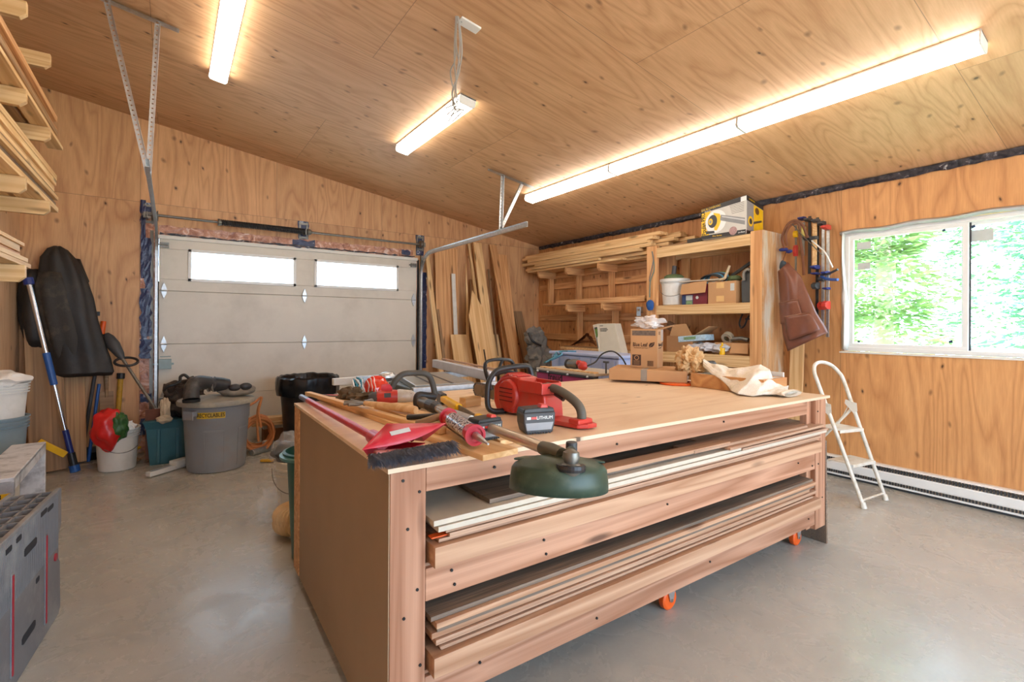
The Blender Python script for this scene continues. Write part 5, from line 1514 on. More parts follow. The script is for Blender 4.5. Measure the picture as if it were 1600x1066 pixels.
q0 = PL.lerp(PR, .33) .lerp(PB, .30); q1 = PL.lerp(PR, .62).lerp(PB, .22)
m = MB(); m.beam(q0 + Vector((0, 0, .003)), q1 + Vector((0, 0, .003)), .016, .001, PB - PL); m.build('sticker', M_paper, t, world=True)

# ---- black brush head
ba = at(580, 724, Z=ZB + .022); bb = at(708, 702, Z=ZB + .030)
t = thing('brush', 'dark-bristled brush lying along the front left edge of the workbench', 'brush', tuple((ba + bb) / 2))
m = MB(); m.beam(ba + Vector((.02, .03, .018)), bb + Vector((-.02, .035, -.004)), .03, .012, (0, 1, 0)); m.build('back', plain('pink_worn', C8(200, 130, 130), .6), t, bev=.004, world=True)
r_ = random.Random(12); m = MB()
ax = (bb - ba); L_ = ax.length; ax.normalize(); sd = Vector((-ax.y, ax.x, 0))
for k in range(3600):
    u = r_.random(); s_ = r_.uniform(-1, 1)
    base = ba + ax * (L_ * u) + sd * (.022 + .016 * s_) + Vector((0, 0, .008 + .008 * r_.random()))
    tip = base - sd * r_.uniform(.02, .052) + ax * r_.uniform(-.018, .018) + Vector((0, 0, r_.uniform(-.028, .004)))
    tip.z = max(tip.z, ZB + .001)
    w_ = .0011; pv_ = Vector((w_, 0, w_))
    md_ = base.lerp(tip, .5) + Vector((0, 0, .005))
    m._add([base - pv_, base + pv_, md_ + pv_, md_ - pv_, tip], [(0, 1, 2, 3), (3, 2, 4)])
m.build('bristles', plain('blue_black_bristle', C8(92, 97, 110), .7, var=.35, scale=50), t, world=True)
o = None
m = MB(); m.tube([ba + sd * .02 + ax * .005, ba.lerp(bb, .5) + sd * .02, bb + sd * .02 - ax * .005], .012, 10); m.build('bristle_core', plain('brush_core', C8(40, 42, 50), .9, var=.3, scale=60, bmp=.006), t, smooth=True, world=True)

# ---- hammer
pa = at(577, 631, Z=ZB + .058); pb = at(650, 641, Z=ZB + .058)
t = thing('hammer', 'wooden-handled claw hammer lying on the boards at the left of the bench', 'hammer', tuple((pa + pb) / 2))
d_ = (pb - pa).normalized(); sd = Vector((-d_.y, d_.x, 0))
MB().tube([pa - d_ * .03, pa, pa.lerp(pb, .3), pa.lerp(pb, .7), pb - d_ * .012, pb], .015, 14, rs=[.009, .011, .0145, .0165, .0165, .0145]).build('handle', M_pine, t, smooth=True, world=True)
h0 = pa - d_ * .035
m = MB(); m.tube([h0 + sd * .045, h0 + sd * .02, h0], .012, 10, rs=[.014, .012, .013])
for s_ in (-1, 1):
    m.tube(smoothpath([h0 + d_ * .005, h0 - sd * .03 + Vector((0, 0, .004 * s_)) - d_ * .01, h0 - sd * .07 - d_ * (.03 + .015 * s_)], 4), .006, 8, rs=None)
m.tube(smoothpath([h0, h0 - d_ * .05 + sd * .006, h0 - d_ * .10 + sd * .014], 4), .007, 8); m.tube(smoothpath([h0, h0 - d_ * .05 - sd * .012, h0 - d_ * .085 - sd * .035], 4), .007, 8)
m.build('head', M_galv_d, t, smooth=True, world=True)

# ---- shears
pa = at(494, 619, Z=ZB + .012); pb = at(560, 622, Z=ZB + .012)
t = thing('shears', 'black and red handled cutters lying at the back left corner of the bench', 'cutters', tuple((pa + pb) / 2))
d_ = (pb - pa).normalized(); sd = Vector((-d_.y, d_.x, 0))
m = MB(); m.tube(smoothpath([pa + d_ * .04, pa.lerp(pb, .4) + sd * .02, pa.lerp(pb, .7) + sd * .026, pb + sd * .012], 5), .010, 10); m.build('handle', M_red, t, smooth=True, world=True)
m = MB(); m.tube(smoothpath([pa + d_ * .04, pa.lerp(pb, .4) - sd * .02, pa.lerp(pb, .7) - sd * .028, pb - sd * .02 + d_ * .05], 5), .011, 10); m.build('handle', M_black, t, smooth=True, world=True)
m = MB(); m.beam(pa - d_ * .06, pa + d_ * .06, .035, .006, sd); m.build('blade', M_galv, t, bev=.001, world=True)
board('board_offcut', (at(500, 617, Z=ZB).x - .02, 2.60, ZB + .006), (at(500, 617, Z=ZB).x + .28, 2.60, ZB + .006), .05, .012, (0, 1, 0), M_pine, 'small flat strip at the back left corner, under the red and black cutters', 'strip') if False else None

# ---- gloves
q = at(556, 618, Z=ZB + .03)
t = thing('work_gloves', 'crumpled brown work gloves behind the cutters on the bench', 'gloves', (q.x, q.y, ZB))
M_glove = cloth('glove_cloth', C8(92, 74, 50), C8(52, 46, 36), .7)
m = MB(); m.ico(at(547, 617, Z=ZB + .038), .05, 4, .6, (1.1, .8, .75), 3, 2.6); m.build('glove', M_glove, t, smooth=True, world=True)
m = MB(); m.ico(at(568, 622, Z=ZB + .026), .046, 4, .6, (1.5, .9, .55), 6, 2.6); m.build('glove', M_glove, t, smooth=True, world=True)
m = MB()
for k, (px, py) in enumerate(((575, 627), (583, 628), (590, 626))):
    a_ = at(565, 622, Z=ZB + .02); b_ = at(px, py, Z=ZB + .011); m.tube([a_, a_.lerp(b_, .6), b_], .011, 8, rs=[.013, .012, .008])
m.build('fingers', M_glove, t, smooth=True, world=True)

# ---- red bag and coiled cord
q = at(587, 596, Y=2.56)
t = thing('red_bag', 'shiny rounded red plastic bag with white stripes at the back of the bench', 'bag', (q.x, q.y, ZB))
def redbag():
    m_, nt, b = newmat('striped_red_film')
    co = coords(nt); w_ = nt.nodes.new('ShaderNodeTexWave'); w_.inputs['Scale'].default_value = 22; w_.inputs['Distortion'].default_value = 3; nt.links.new(co, w_.inputs[0])
    sp = nt.nodes.new('ShaderNodeSeparateXYZ'); nt.links.new(co, sp.inputs[0])
    side = mth(nt, 'MULTIPLY', mth(nt, 'LESS_THAN', sp.outputs[0], -.018), ramp(nt, w_.outputs[0], [(.78, 0.0), (.85, 1.0)]))
    c = mixc(nt, side, C8(222, 52, 34), C8(240, 226, 220)); nt.links.new(c, b.inputs['Base Color']); b.inputs['Roughness'].default_value = .16
    b.inputs['Coat Weight'].default_value = .5
    return m_
m = MB(); m.ico((0, 0, 0), .062, 3, .22, (1.05, .9, .98), 2, 1.6); o = m.build('film', redbag(), t); o.location = (0, 0, .065)
q = at(557, 592, Y=2.56)
t = thing('cord_coil', 'small coil of teal and white cord leaning on the red bag', 'cord', (q.x, q.y, ZB))
for k in range(7):
    c = Vector((q.x - .014 + k * .0075, q.y, ZB + .062)); rr_ = .052 - abs(k - 3) * .002
    MB().tube([c + Vector((.010 * math.sin(a * 2 + k), rr_ * .6 * math.cos(a), rr_ * math.sin(a))) for a in [2 * PI * j / 28 for j in range(28)]], .0042, 6, closed=True).build('loop', plain('teal_cord', C8(40, 130, 150), .6) if k % 2 else M_vinyl, t, smooth=True, world=True)

# ---- angle grinder
a_ = at(585, 618, Y=2.33); b_ = at(650, 622, Y=2.27); a_.z = b_.z = ZB + .040
t = thing('angle_grinder', 'red angle grinder with a grey metal head on the bench, left of centre', 'grinder', tuple((a_ + b_) / 2))
d_ = (b_ - a_).normalized(); sd = Vector((-d_.y, d_.x, 0)); L_ = (b_ - a_).length; gp = lambda u: a_.lerp(b_, u)
MB().tube([gp(0), gp(.04), gp(.2), gp(.45), gp(.55)], .03, 20, rs=[.022, .030, .036, .037, .034]).build('motor_housing', M_red, t, smooth=True, world=True)
MB().tube([gp(-.14), gp(-.05), gp(.06)], .027, 16, rs=[.018, .027, .031]).build('rear_cap', M_dkgrey, t, smooth=True, world=True)
MB().box((-.016, -.011, 0), (.016, .011, .002), frame(gp(.30) - sd * .034 + Vector((0, 0, .014)), d_, (-sd + Vector((0, 0, 1))).cross(d_) * -1 if False else Vector((0, 0, 1)) + sd * .4)).build('label', M_dkgrey, t, world=True)
MB().tube([gp(.54), gp(.60), gp(.75), gp(.90), gp(.98)], .036, 18, rs=[.036, .038, .034, .030, .018]).build('gear_head', plain('cast_alloy', C8(206, 204, 198), .45, .3, dirt=C8(150, 142, 128), dirt_amt=.5, dirt_scale=20), t, smooth=True, world=True)
for u, s_ in ((.58, .036), (.66, .034), (.86, .03)):
    MB().lathe([(.007, 0), (.007, .006), (.004, .008)], 10, frame(gp(u) - sd * s_ * .85 + Vector((0, 0, .012)), d_, (0, 0, 1)) @ Matrix.Rotation(PI, 4, 'X')).build('bolt', M_dkgrey, t, world=True)
MB().lathe([(.012, -.036), (.062, -.034), (.062, -.030), (.02, -.024), (.02, -.01)], 28, Matrix.Translation(gp(.80))).build('wheel_guard', M_galv_d, t, world=True)

# ---- string trimmer with green guard
sa = at(655, 627, Z=ZB + .05); sb = at(864, 706, Z=.940)
t = thing('string_trimmer', 'silver-shafted string trimmer with a green guard hanging over the bench front', 'string trimmer', tuple(sb))
d_ = (sb - sa).normalized(); tp = lambda u: sa.lerp(sb, u)
M_shaft = plain('champagne_alloy', C8(206, 194, 176), .3, .7, var=.04)
MB().cyl(tp(.12), tp(1.0), .0165, 20).build('shaft', M_shaft, t, smooth=True, world=True)
m = MB(); m.tube([tp(-.02), tp(.05), tp(.12)], .024, 16, rs=[.018, .026, .022]); m.build('coupler', M_galv_d, t, smooth=True, world=True)
m = MB(); m.tube([tp(.12), tp(.19), tp(.22)], .024, 16, rs=[.026, .027, .020]); m.beam(tp(.14) + Vector((0, 0, -.01)), tp(.17) + Vector((.03, -.05, -.035)), .03, .02, d_); m.build('clamp_collar', M_dkgrey, t, bev=.003, world=True)
MB().tube([tp(.38), tp(.40), tp(.50), tp(.52)], .019, 16).build('sleeve', M_galv, t, smooth=True, world=True)
# D handle
y_ = tp(.02).y + .03
D = [at(612, 606, Y=y_ + .05), at(619, 594, Y=y_ + .04), at(630, 585, Y=y_ + .03), at(648, 583, Y=y_ + .02), at(664, 584, Y=y_), at(672, 590, Y=y_), at(677, 604, Y=y_), at(680, 620, Y=y_ - .01)]
MB().tube(smoothpath(D, 5), .0135, 14).build('loop_handle', plain('grip_rubber', C8(74, 72, 66), .6), t, smooth=True, world=True)
m = MB(); m.tube(smoothpath([at(680, 620, Y=y_ - .01), at(668, 619, Y=y_ - .01), at(654, 618, Y=y_ - .01), at(651, 628, Y=y_ - .02), at(654, 638, Y=y_ - .04)], 5), .017, 12); m.build('handle_mount', M_black, t, smooth=True, world=True)
MB().tube([at(596, 606, Y=y_ + .07), at(604, 606, Y=y_ + .06), at(613, 606, Y=y_ + .05)], .017, 12, rs=[.014, .018, .016]).build('trigger_grip', M_red2, t, smooth=True, world=True)
# gear head and guard
gh = sb
m = MB(); m.tube([gh - d_ * .05, gh - d_ * .01, gh + d_ * .04], .02, 16, rs=[.019, .022, .019]); m.build('head_clamp', plain('olive_cast', C8(92, 92, 78), .5, .3), t, smooth=True, world=True)
kn = at(893, 706, Y=gh.y); 
MB().cyl(kn + Vector((0, .0, -.02)), kn + Vector((0, 0, .028)), .016, 16).build('knob', M_dkgrey, t, bev=.004, world=True)
gc = at(873, 716, Y=gh.y - .02)
# shield: half dome facing the camera, axis tipped
up = (Vector((.08, .06, .97))).normalized(); xx = Vector((0.819, -.574, 0)); xx = (xx - up * xx.dot(up)).normalized()
Mg = frame(gc, xx, up.cross(xx)); 
P = []
for i in range(33):
    a = PI * (1 + .06) + PI * (.88) * i / 32; row = []
    for (r_0, z) in ((.020, .010), (.060, .007), (.095, .0), (.118, -.010), (.127, -.022), (.131, -.050), (.132, -.076)):
        row.append(Mg @ Vector((r_0 * math.cos(a) , r_0 * math.sin(a) * .86, z)))
    P.append(row)
M_gg = plain('dirty_green_guard', C8(46, 66, 52), .42, var=.12, scale=20, dirt=C8(96, 104, 84), dirt_amt=.6, dirt_scale=9)
MB().grid(P).build('guard', M_gg, t, smooth=True, world=True, solid=.004)
m = MB(); m.prism([(-.120, -.02), (-.09, .02), (-.04, .035), (.04, .035), (.09, .02), (.120, -.02)], -.006, .0, Mg); m.build('guard_flange', M_gg, t, bev=.002, world=True)
MB().lathe([(.006, .026), (.020, .018), (.022, .006), (.017, -.008), (.027, -.014), (.029, -.026), (.022, -.038), (.001, -.041)], 26, Mg @ Matrix.Translation((.022, -.085, .012)), cap1=False).build('gear_head', M_galv_d, t, smooth=True, world=True)
MB().lathe([(.036, -.012), (.038, -.02), (.036, -.027)], 26, Mg @ Matrix.Translation((.022, -.085, .012))).build('spool_ring', M_black, t, world=True)
MB().tube([gh + d_ * .03, kn + Vector((0, 0, -.015)), Mg @ Vector((.022, -.08, .03))], .014, 12).build('neck', plain('olive_cast2', C8(92, 92, 78), .5, .3), t, smooth=True, world=True)

# ---- caulking gun with tube
a_ = at(702, 653, Z=ZB + .068); b_ = at(742, 680, Z=ZB + .062)
t = thing('caulking_gun', 'caulking gun holding a red and silver cartridge, lying across the boards', 'caulking gun', tuple((a_ + b_) / 2))
d_ = (b_ - a_).normalized(); cp = lambda u: a_.lerp(b_, u)
MB().cyl(cp(-.05), cp(1.0), .0265, 26).build('cartridge', M_red2, t, smooth=True, world=True)
def labelmat():
    m_, nt, b = newmat('cartridge_label')
    co = coords(nt); n = noise(nt, co, 150, 2, .5); c = ramp(nt, n, [(.42, C8(40, 52, 110)), (.47, C8(222, 226, 232)), (.60, C8(226, 230, 236)), (.66, C8(190, 40, 50))], 'CONSTANT')
    nt.links.new(c, b.inputs['Base Color']); b.inputs['Roughness'].default_value = .2; b.inputs['Metallic'].default_value = .3; return m_
MB().cyl(cp(.16), cp(.84), .0271, 26).build('label', labelmat(), t, smooth=True, world=True)
for u in (-.04, 1.0):
    MB().lathe([(.024, -.006), (.033, -.006), (.033, .006), (.024, .006)], 28, frame(cp(u), Vector((0, 0, 1)).cross(d_), d_.cross(Vector((0, 0, 1)).cross(d_))), False, False).build('ring', M_red2, t, smooth=True, world=True)
MB().tube([cp(1.02), cp(1.10), cp(1.42)], .01, 14, rs=[.012, .011, .003]).build('nozzle', M_galv, t, smooth=True, world=True)
m = MB(); m.beam(cp(.0) + Vector((0, 0, -.031)), cp(1.0) + Vector((0, 0, -.031)), .02, .004, (1, 0, 0)); m.build('cradle', M_galv_d, t, world=True)
q1 = at(637, 652, Z=ZB + .045); q2 = at(640, 658, Z=ZB + .03); q3 = at(695, 649, Z=ZB + .06)
m = MB(); m.tube([q1, q1.lerp(q3, .6), q3], .012, 10, flat=.8); m.build('handle', M_black, t, smooth=True, world=True)
m = MB(); m.tube(smoothpath([at(652, 662, Z=ZB + .035), at(668, 657, Z=ZB + .05), at(684, 652, Z=ZB + .062), q3 + Vector((.02, 0, 0))], 5), .013, 10, rs=None); m.build('trigger', plain('tan_metal', C8(160, 138, 112), .5, .4), t, smooth=True, world=True)
m = MB(); m.cyl(cp(-.62), cp(-.04), .0045, 8); m.build('plunger_rod', M_galv, t, world=True)

# ---- yellow bar clamp
a_ = at(686, 619, Z=ZB + .03); b_ = at(779, 674, Z=ZB + .018)
t = thing('bar_clamp', 'yellow and black bar clamp lying behind the trimmer shaft', 'clamp', tuple((a_ + b_) / 2))
d_ = (b_ - a_).normalized(); cp2 = lambda u: a_.lerp(b_, u)
MB().beam(cp2(0), cp2(1), .006, .026, (1, 0, 0)).build('bar', M_galv_d, t, world=True)
m = MB(); m.beam(cp2(.10), cp2(.42), .034, .032, (1, 0, 0)); m.build('handle', M_yellow, t, bev=.008, world=True)
m = MB(); m.beam(cp2(.0), cp2(.12), .03, .05, (1, 0, 0)); m.build('jaw', M_black, t, bev=.006, world=True)
m = MB(); m.beam(cp2(.72), cp2(.86), .03, .045, (1, 0, 0)); m.build('jaw', M_yellow, t, bev=.008, world=True)
MB().tube([cp2(.9), cp2(1.0), cp2(1.05)], .018, 14).build('end_knob', M_galv, t, smooth=True, world=True)

# ---- batteries
def battery(label, pl, pr, z0, hgt, depth, txt):
    a_ = at(*pl, Z=z0); b_ = at(*pr, Z=z0); w_ = (b_ - a_).length
    M_ = localizer(a_, b_ - a_); t = thing_at('battery_pack', label, 'battery', M_, 'red and black battery packs')
    m = MB(); m.prism([(.012, .002), (w_ - .012, .002), (w_ - .002, hgt * .35), (w_, hgt * .72), (0, hgt * .72), (.002, hgt * .35)], .0, depth, axis='y'); m.build('case', M_dkgrey, t, bev=.005)
    m = MB(); m.prism([(0, hgt * .70), (w_, hgt * .70), (w_ - .006, hgt * .86), (w_ * .6, hgt * .88), (.006, hgt * .86)], .004, depth - .002, axis='y'); m.build('top_deck', M_black, t, bev=.004)
    m = MB(); m.prism([(w_ * .52, hgt * .84), (w_ * .80, hgt * .84), (w_ * .76, hgt * .97), (w_ * .56, hgt * 1.0)], .006, depth * .5, axis='y'); m.build('latch', M_red, t, bev=.004)
    m = MB(); m.prism([(w_ * .10, hgt * .13), (w_ * .86, hgt * .13), (w_ * .93, hgt * .38), (w_ * .06, hgt * .38)][::1], -.0012, .0006, axis='y')
    m.build('grey_stripe', plain('battery_grey', C8(150, 152, 156), .4), t, bev=.0004)
    for bx0, bx1, mt in ((.10, .22, M_vinyl), (.24, .42, M_red)):
        m = MB(); m.box((w_ * bx0, -.0014, hgt * .50), (w_ * bx1, .0004, hgt * .585)); m.build('badge', mt, t)
    text('lettering', txt, hgt * .16, Matrix.Translation((w_ * .65, -.0012, hgt * .54)) @ Matrix.Rotation(PI / 2, 4, 'X'), M_vinyl, t, world=False, sx=1.0)
    m = MB()
    for k in range(9): m.box((w_ * (.12 + .085 * k), -.0012, .0006), (w_ * (.12 + .085 * k) + .005, .004, .008))
    m.build('foot_rib', M_black, t)
    return t
battery('large black and red battery pack standing in front of the chainsaw body', (818, 680), (868, 676), ZB, .108, .075, 'LITHIUM')
battery('smaller black and red battery pack between the cartridge and the trimmer shaft', (748, 691), (786, 684), ZB + .018, .082, .07, 'LITHIUM')

# ---- chainsaw
M_ = localizer((1.352, 1.385, ZB), (0, 1)) @ Matrix.Rotation(-PI / 2, 4, 'Z')
# local: x right (+X room), y forward (+Y room)
t = thing_at('chainsaw', 'red battery chainsaw with black handles standing on the workbench', 'chainsaw', M_)
t.rotation_euler = (0, 0, R(3))
m = MB()
prof = [(.16, .012), (.50, .012), (.52, .05), (.52, .13), (.47, .175), (.40, .195), (.33, .188), (.30, .15), (.20, .135), (.17, .12)]
prof = [(a, b * .90) for a, b in prof]; m.prism(prof, -.095, .01, axis='x'); m.build('body', M_red, t, bev=.008)
m = MB(); m.lathe([(.02, -.020), (.064, -.018), (.070, -.006), (.070, .06), (.066, .075)], 36, Matrix.Translation((-.095, .40, .088)) @ Matrix.Rotation(PI / 2, 4, 'Y')); m.build('motor_cover', M_red, t, bev=.003)
m = MB()
for k in range(4): m.box((-.1175, .355, .062 + k * .018), (-.114, .445, .067 + k * .018))
m.build('vent', plain('dark_red', C8(120, 22, 20), .5), t)
m = MB(); m.prism([(.36, .012), (.45, .012), (.455, .10), (.35, .10)], -.108, -.08, axis='x'); m.build('lower_cover', M_red, t, bev=.006)
m = MB(); m.prism([(.30, .130), (.34, .168), (.44, .182), (.50, .152), (.47, .130)], -.085, .02, axis='x'); m.build('top_cover', M_red, t, bev=.01)
for k in range(3):
    MB().box((-.088, .352 + k * .03, .172), (-.012, .360 + k * .03, .1795)).build('top_rib', M_red, t, bev=.002)
# battery bay
m = MB()
m.box((-.110, .17, .115), (-.102, .32, .165)); m.box((-.008, .17, .115), (.0, .32, .165)); m.box((-.11, .165, .115), (0, .172, .160)); m.build('battery_bay', M_red, t, bev=.003)
MB().box((-.100, .175, .118), (-.010, .31, .130)).build('bay_floor', plain('dark_red2', C8(104, 20, 20), .5), t)
# rear foot plate and handle
m = MB(); m.prism([(-.115, .18), (-.085, -.01), (-.05, -.035), (.0, -.035), (.012, 0.0), (.0, .2)], .004, .022); m.build('foot_plate', M_red, t, bev=.005)
m = MB(); m.prism([(-.095, .03), (-.09, -.022), (-.01, -.022), (-.005, .03)], .02, .04); m.build('foot_block', M_red, t, bev=.006)
m = MB(); m.tube(smoothpath([(-.05, .20, .142), (-.05, .13, .135), (-.05, .06, .112), (-.05, .015, .085), (-.05, .0, .055), (-.05, .002, .034)], 5), .018, 14, rs=None); m.build('rear_handle', plain('grip_grey', C8(92, 88, 78), .6), t, smooth=True)
MB().tube([(-.05, .15, .118), (-.05, .12, .108), (-.05, .10, .10)], .009, 8).build('trigger', M_black, t, smooth=True)
MB().box((-.085, .165, .13), (-.015, .225, .155)).build('handle_root', M_black, t, bev=.008)
# front wrap handle
hp = [(-.08, .43, .014), (-.150, .44, .015), (-.176, .45, .04), (-.170, .46, .12), (-.152, .465, .16), (-.112, .47, .192), (-.05, .465, .203), (.04, .455, .207), (.068, .45, .19), (.075, .44, .12), (.05, .43, .09)]
MB().tube(smoothpath(hp, 5), .0125, 14).build('front_handle', M_black, t, smooth=True)
# hand guard
hg = [(-.12, .50, .10), (-.13, .53, .17), (-.12, .555, .215), (-.08, .565, .232), (.01, .565, .232), (.045, .555, .215), (.05, .53, .16)]
m = MB(); m.tube(smoothpath(hg, 4), .010, 8, flat=.8); m.build('hand_guard', M_black, t, smooth=True)
m = MB(); m.tube(smoothpath([(-.06, .52, .10), (-.05, .545, .16), (-.03, .56, .20), (-.01, .565, .23)], 4), .008, 8); m.build('guard_rib', M_black, t, smooth=True)
m = MB(); m.tube(smoothpath([(-.10, .50, .17), (-.03, .515, .178), (.02, .51, .168), (.035, .50, .12)], 4), .009, 8); m.build('guard_rib', M_black, t, smooth=True)
# bar and chain
m = MB(); L0, L1 = .47, .76
pr = [(L0, .045), (L0, .105), (L1 - .03, .100)] + [(L1 - .03 + .028 * math.sin(a), .0735 + .0275 * math.cos(a)) for a in [PI * k / 10 for k in range(1, 10)]] + [(L1 - .03, .047)]
m.prism(pr, -.046, -.042, axis='x'); m.build('guide_bar', plain('bar_steel', C8(150, 142, 126), .45, .6, dirt=C8(96, 84, 66), dirt_amt=.7, dirt_scale=10), t)
m = MB(); path = [(L0 + (L1 - .03 - L0) * k / 24, .105) for k in range(25)] + [(L1 - .03 + .033 * math.sin(a), .0735 + .0325 * math.cos(a)) for a in [PI * k / 9 for k in range(1, 9)]] + [(L1 - .03 - (L1 - .03 - L0) * k / 24, .042) for k in range(25)]
for k, (y, z) in enumerate(path):
    y2, z2 = path[min(k + 1, len(path) - 1)]; m.beam((-.044, y, z), (-.044, y + (y2 - y) * .8 + 1e-4, z + (z2 - z) * .8), .007, .008 if k % 2 else .005, (1, 0, 0))
m.build('chain', M_galv_d, t)
m = MB(); m.prism([(.30, .03), (.48, .03), (.50, .07), (.48, .12), (.33, .12)], .0, .028, axis='x'); m.build('side_cover', M_red, t, bev=.006)

# ================================================================== boxes and cloth at the far side of the bench
P0 = Vector((2.545, 2.425, 0)); P1 = Vector((2.835, 1.99, 0)); w_ = (P1 - P0).length
Mb = localizer((P0.x, P0.y, ZB + .017), P1 - P0)
t = thing_at('flat_carton', 'flat cardboard carton lying on the bench under the taller box', 'box', Mb)
m = MB(); m.box((0, 0, 0), (w_, .40, .078)); m.build('carton', M_card, t, bev=.003)
m = MB(); m.box((w_ * .42, -.0012, 0), (w_ * .50, .0, .078)); m.box((w_ * .42, -.0012, .078), (w_ * .50, .4, .0788)); m.build('tape', plain('grey_tape', C8(150, 140, 128), .35), t)
m = MB(); m.box((w_ + .0001, .01, .004), (w_ + .0012, .36, .07)); m.build('shipping_label', plain('white_label_film', C8(206, 200, 196), .3, var=.1, scale=30), t)
zt = ZB + .017 + .0792
ql = at(985, 574, Z=zt); qm = at(1027, 576, Z=zt)
w2 = (qm - ql).length; M2 = localizer((ql.x, ql.y, zt), qm - ql)
t = thing_at('cardboard_box', 'upright cardboard box with leaf print standing on the flat carton', 'box', M2)
D2 = .185; H2 = .278
def carton(t, w, d, h, mat, wall=.004, flaps=None):
    m = MB(); m.box((0, 0, 0), (w, d, .004)); m.box((0, 0, .004), (w, wall, h)); m.box((0, d - wall, .004), (w, d, h)); m.box((0, wall, .004), (wall, d - wall, h)); m.box((w - wall, wall, .004), (w, d - wall, h))
    m.build('carton', mat, t, bev=.0015)
carton(t, w2, D2, H2, M_card)
for (y0, y1, zz_, an) in ((0, D2 * .5, H2, .0), (D2 * .5, D2, H2 + .002, 0)):
    MB().box((.002, y0 + .002, zz_), (w2 - .002, y1 - .001, zz_ + .003)).build('flap', M_card, t)
m = MB(); m.prism([(0, 0), (.09, .02), (.09, D2 - .02), (0, D2)], 0, .003, Matrix.Translation((w2, 0, H2)) @ Matrix.Rotation(-.30, 4, 'Y')); m.build('flap', M_card, t)
FX = Matrix.Rotation(PI / 2, 4, 'X')
m = MB(); m.box((w2 * .06, -.0012, H2 * .84), (w2 * .93, 0, H2 * .97)); m.build('printed_band', plain('band_grey', C8(112, 96, 84), .8, var=.25, scale=60), t)
text('lettering', 'Blue Leaf', .040, Matrix.Translation((w2 * .36, -.001, H2 * .60)) @ FX, M_ink, t, world=False, sx=.72, bold=.0006)
text('small_print', 'Protection for your Future', .0105, Matrix.Translation((w2 * .40, -.001, H2 * .52)) @ FX, M_ink, t, world=False, sx=.9)
m = MB(); m.prism([(w2 * .70, H2 * .53), (w2 * .69, H2 * .60), (w2 * .74, H2 * .65), (w2 * .90, H2 * .675), (w2 * .88, H2 * .60), (w2 * .82, H2 * .55), (w2 * .75, H2 * .54)], -.0012, 0, axis='y'); m.build('leaf_mark', M_ink, t)
m = MB(); m.beam((w2 * .66, -.0015, H2 * .51), (w2 * .86, -.0015, H2 * .65), .0015, .0006, (0, 0, 1)); m.build('leaf_vein', M_card, t)
m = MB(); m.box((w2 * .07, -.001, H2 * .06), (w2 * .40, 0, H2 * .34)); mk = m.build('recycling_panel', M_ink, t)
m = MB(); m.lathe([(.013, 0), (.017, 0), (.017, .0004), (.013, .0004)], 20, Matrix.Translation((w2 * .235, -.0011, H2 * .26)) @ FX, False, False); m.build('recycling_mark', M_card, t)
for k in range(4): MB().box((w2 * .12, -.0014, H2 * (.085 + .03 * k)), (w2 * .35, -.0009, H2 * (.092 + .03 * k))).build('print_line', M_card, t)
m = MB()
for k in range(12): m.box((w2 * .64 + k * .0036, -.001, H2 * .05), (w2 * .64 + k * .0036 + .0017, 0, H2 * .19))
m.build('barcode', M_ink, t)
FY = Matrix.Rotation(PI / 2, 4, 'Z') @ FX
text('lettering', 'Blue Leaf', .034, Matrix.Translation((w2 + .001, D2 * .42, H2 * .60)) @ FY, M_ink, t, world=False, sx=.72, bold=.0006)
text('small_print', 'Protection for your Future', .0095, Matrix.Translation((w2 + .001, D2 * .42, H2 * .52)) @ FY, M_ink, t, world=False, sx=.9)
m = MB(); m.prism([(D2 * .74, H2 * .53), (D2 * .73, H2 * .60), (D2 * .80, H2 * .66), (D2 * .93, H2 * .67), (D2 * .90, H2 * .58), (D2 * .82, H2 * .54)], w2, w2 + .0012, axis='x'); m.build('leaf_mark', M_ink, t)
for yy in (.26, .40):
    m = MB(); m.prism([(D2 * yy - .004, H2 * .86), (D2 * yy + .004, H2 * .86), (D2 * yy + .004, H2 * .92), (D2 * yy + .009, H2 * .92), (D2 * yy, H2 * .95), (D2 * yy - .009, H2 * .92), (D2 * yy - .004, H2 * .92)], w2, w2 + .0012, axis='x'); m.build('arrow_mark', M_ink, t)
m = MB(); m.box((w2 + .0002, D2 * .58, H2 * .70), (w2 + .0014, D2 * .98, H2 * .995)); m.build('tape_patch', plain('clear_tape', C8(206, 190, 176), .2), t)
# clear plastic on top
t = thing_at('plastic_wrap', 'crumpled clear plastic wrap lying on top of the upright cardboard box', 'plastic wrap', M2 @ Matrix.Translation((0, 0, H2 + .006)))
m = MB(); m.ico((w2 * .55, D2 * .45, .045), .078, 4, .75, (1.25, 1, .6), 61, 2.4); m.build('film', film('wrap_film', (.95, .95, .95), .38, .12), t, smooth=True)
m = MB(); m.ico((w2 * .78, D2 * .30, .028), .03, 3, .5, (1, 1, 1), 65, 2.4); m.build('wad', plain('white_wrap', C8(232, 232, 230), .3, bmp=.006), t, smooth=True)

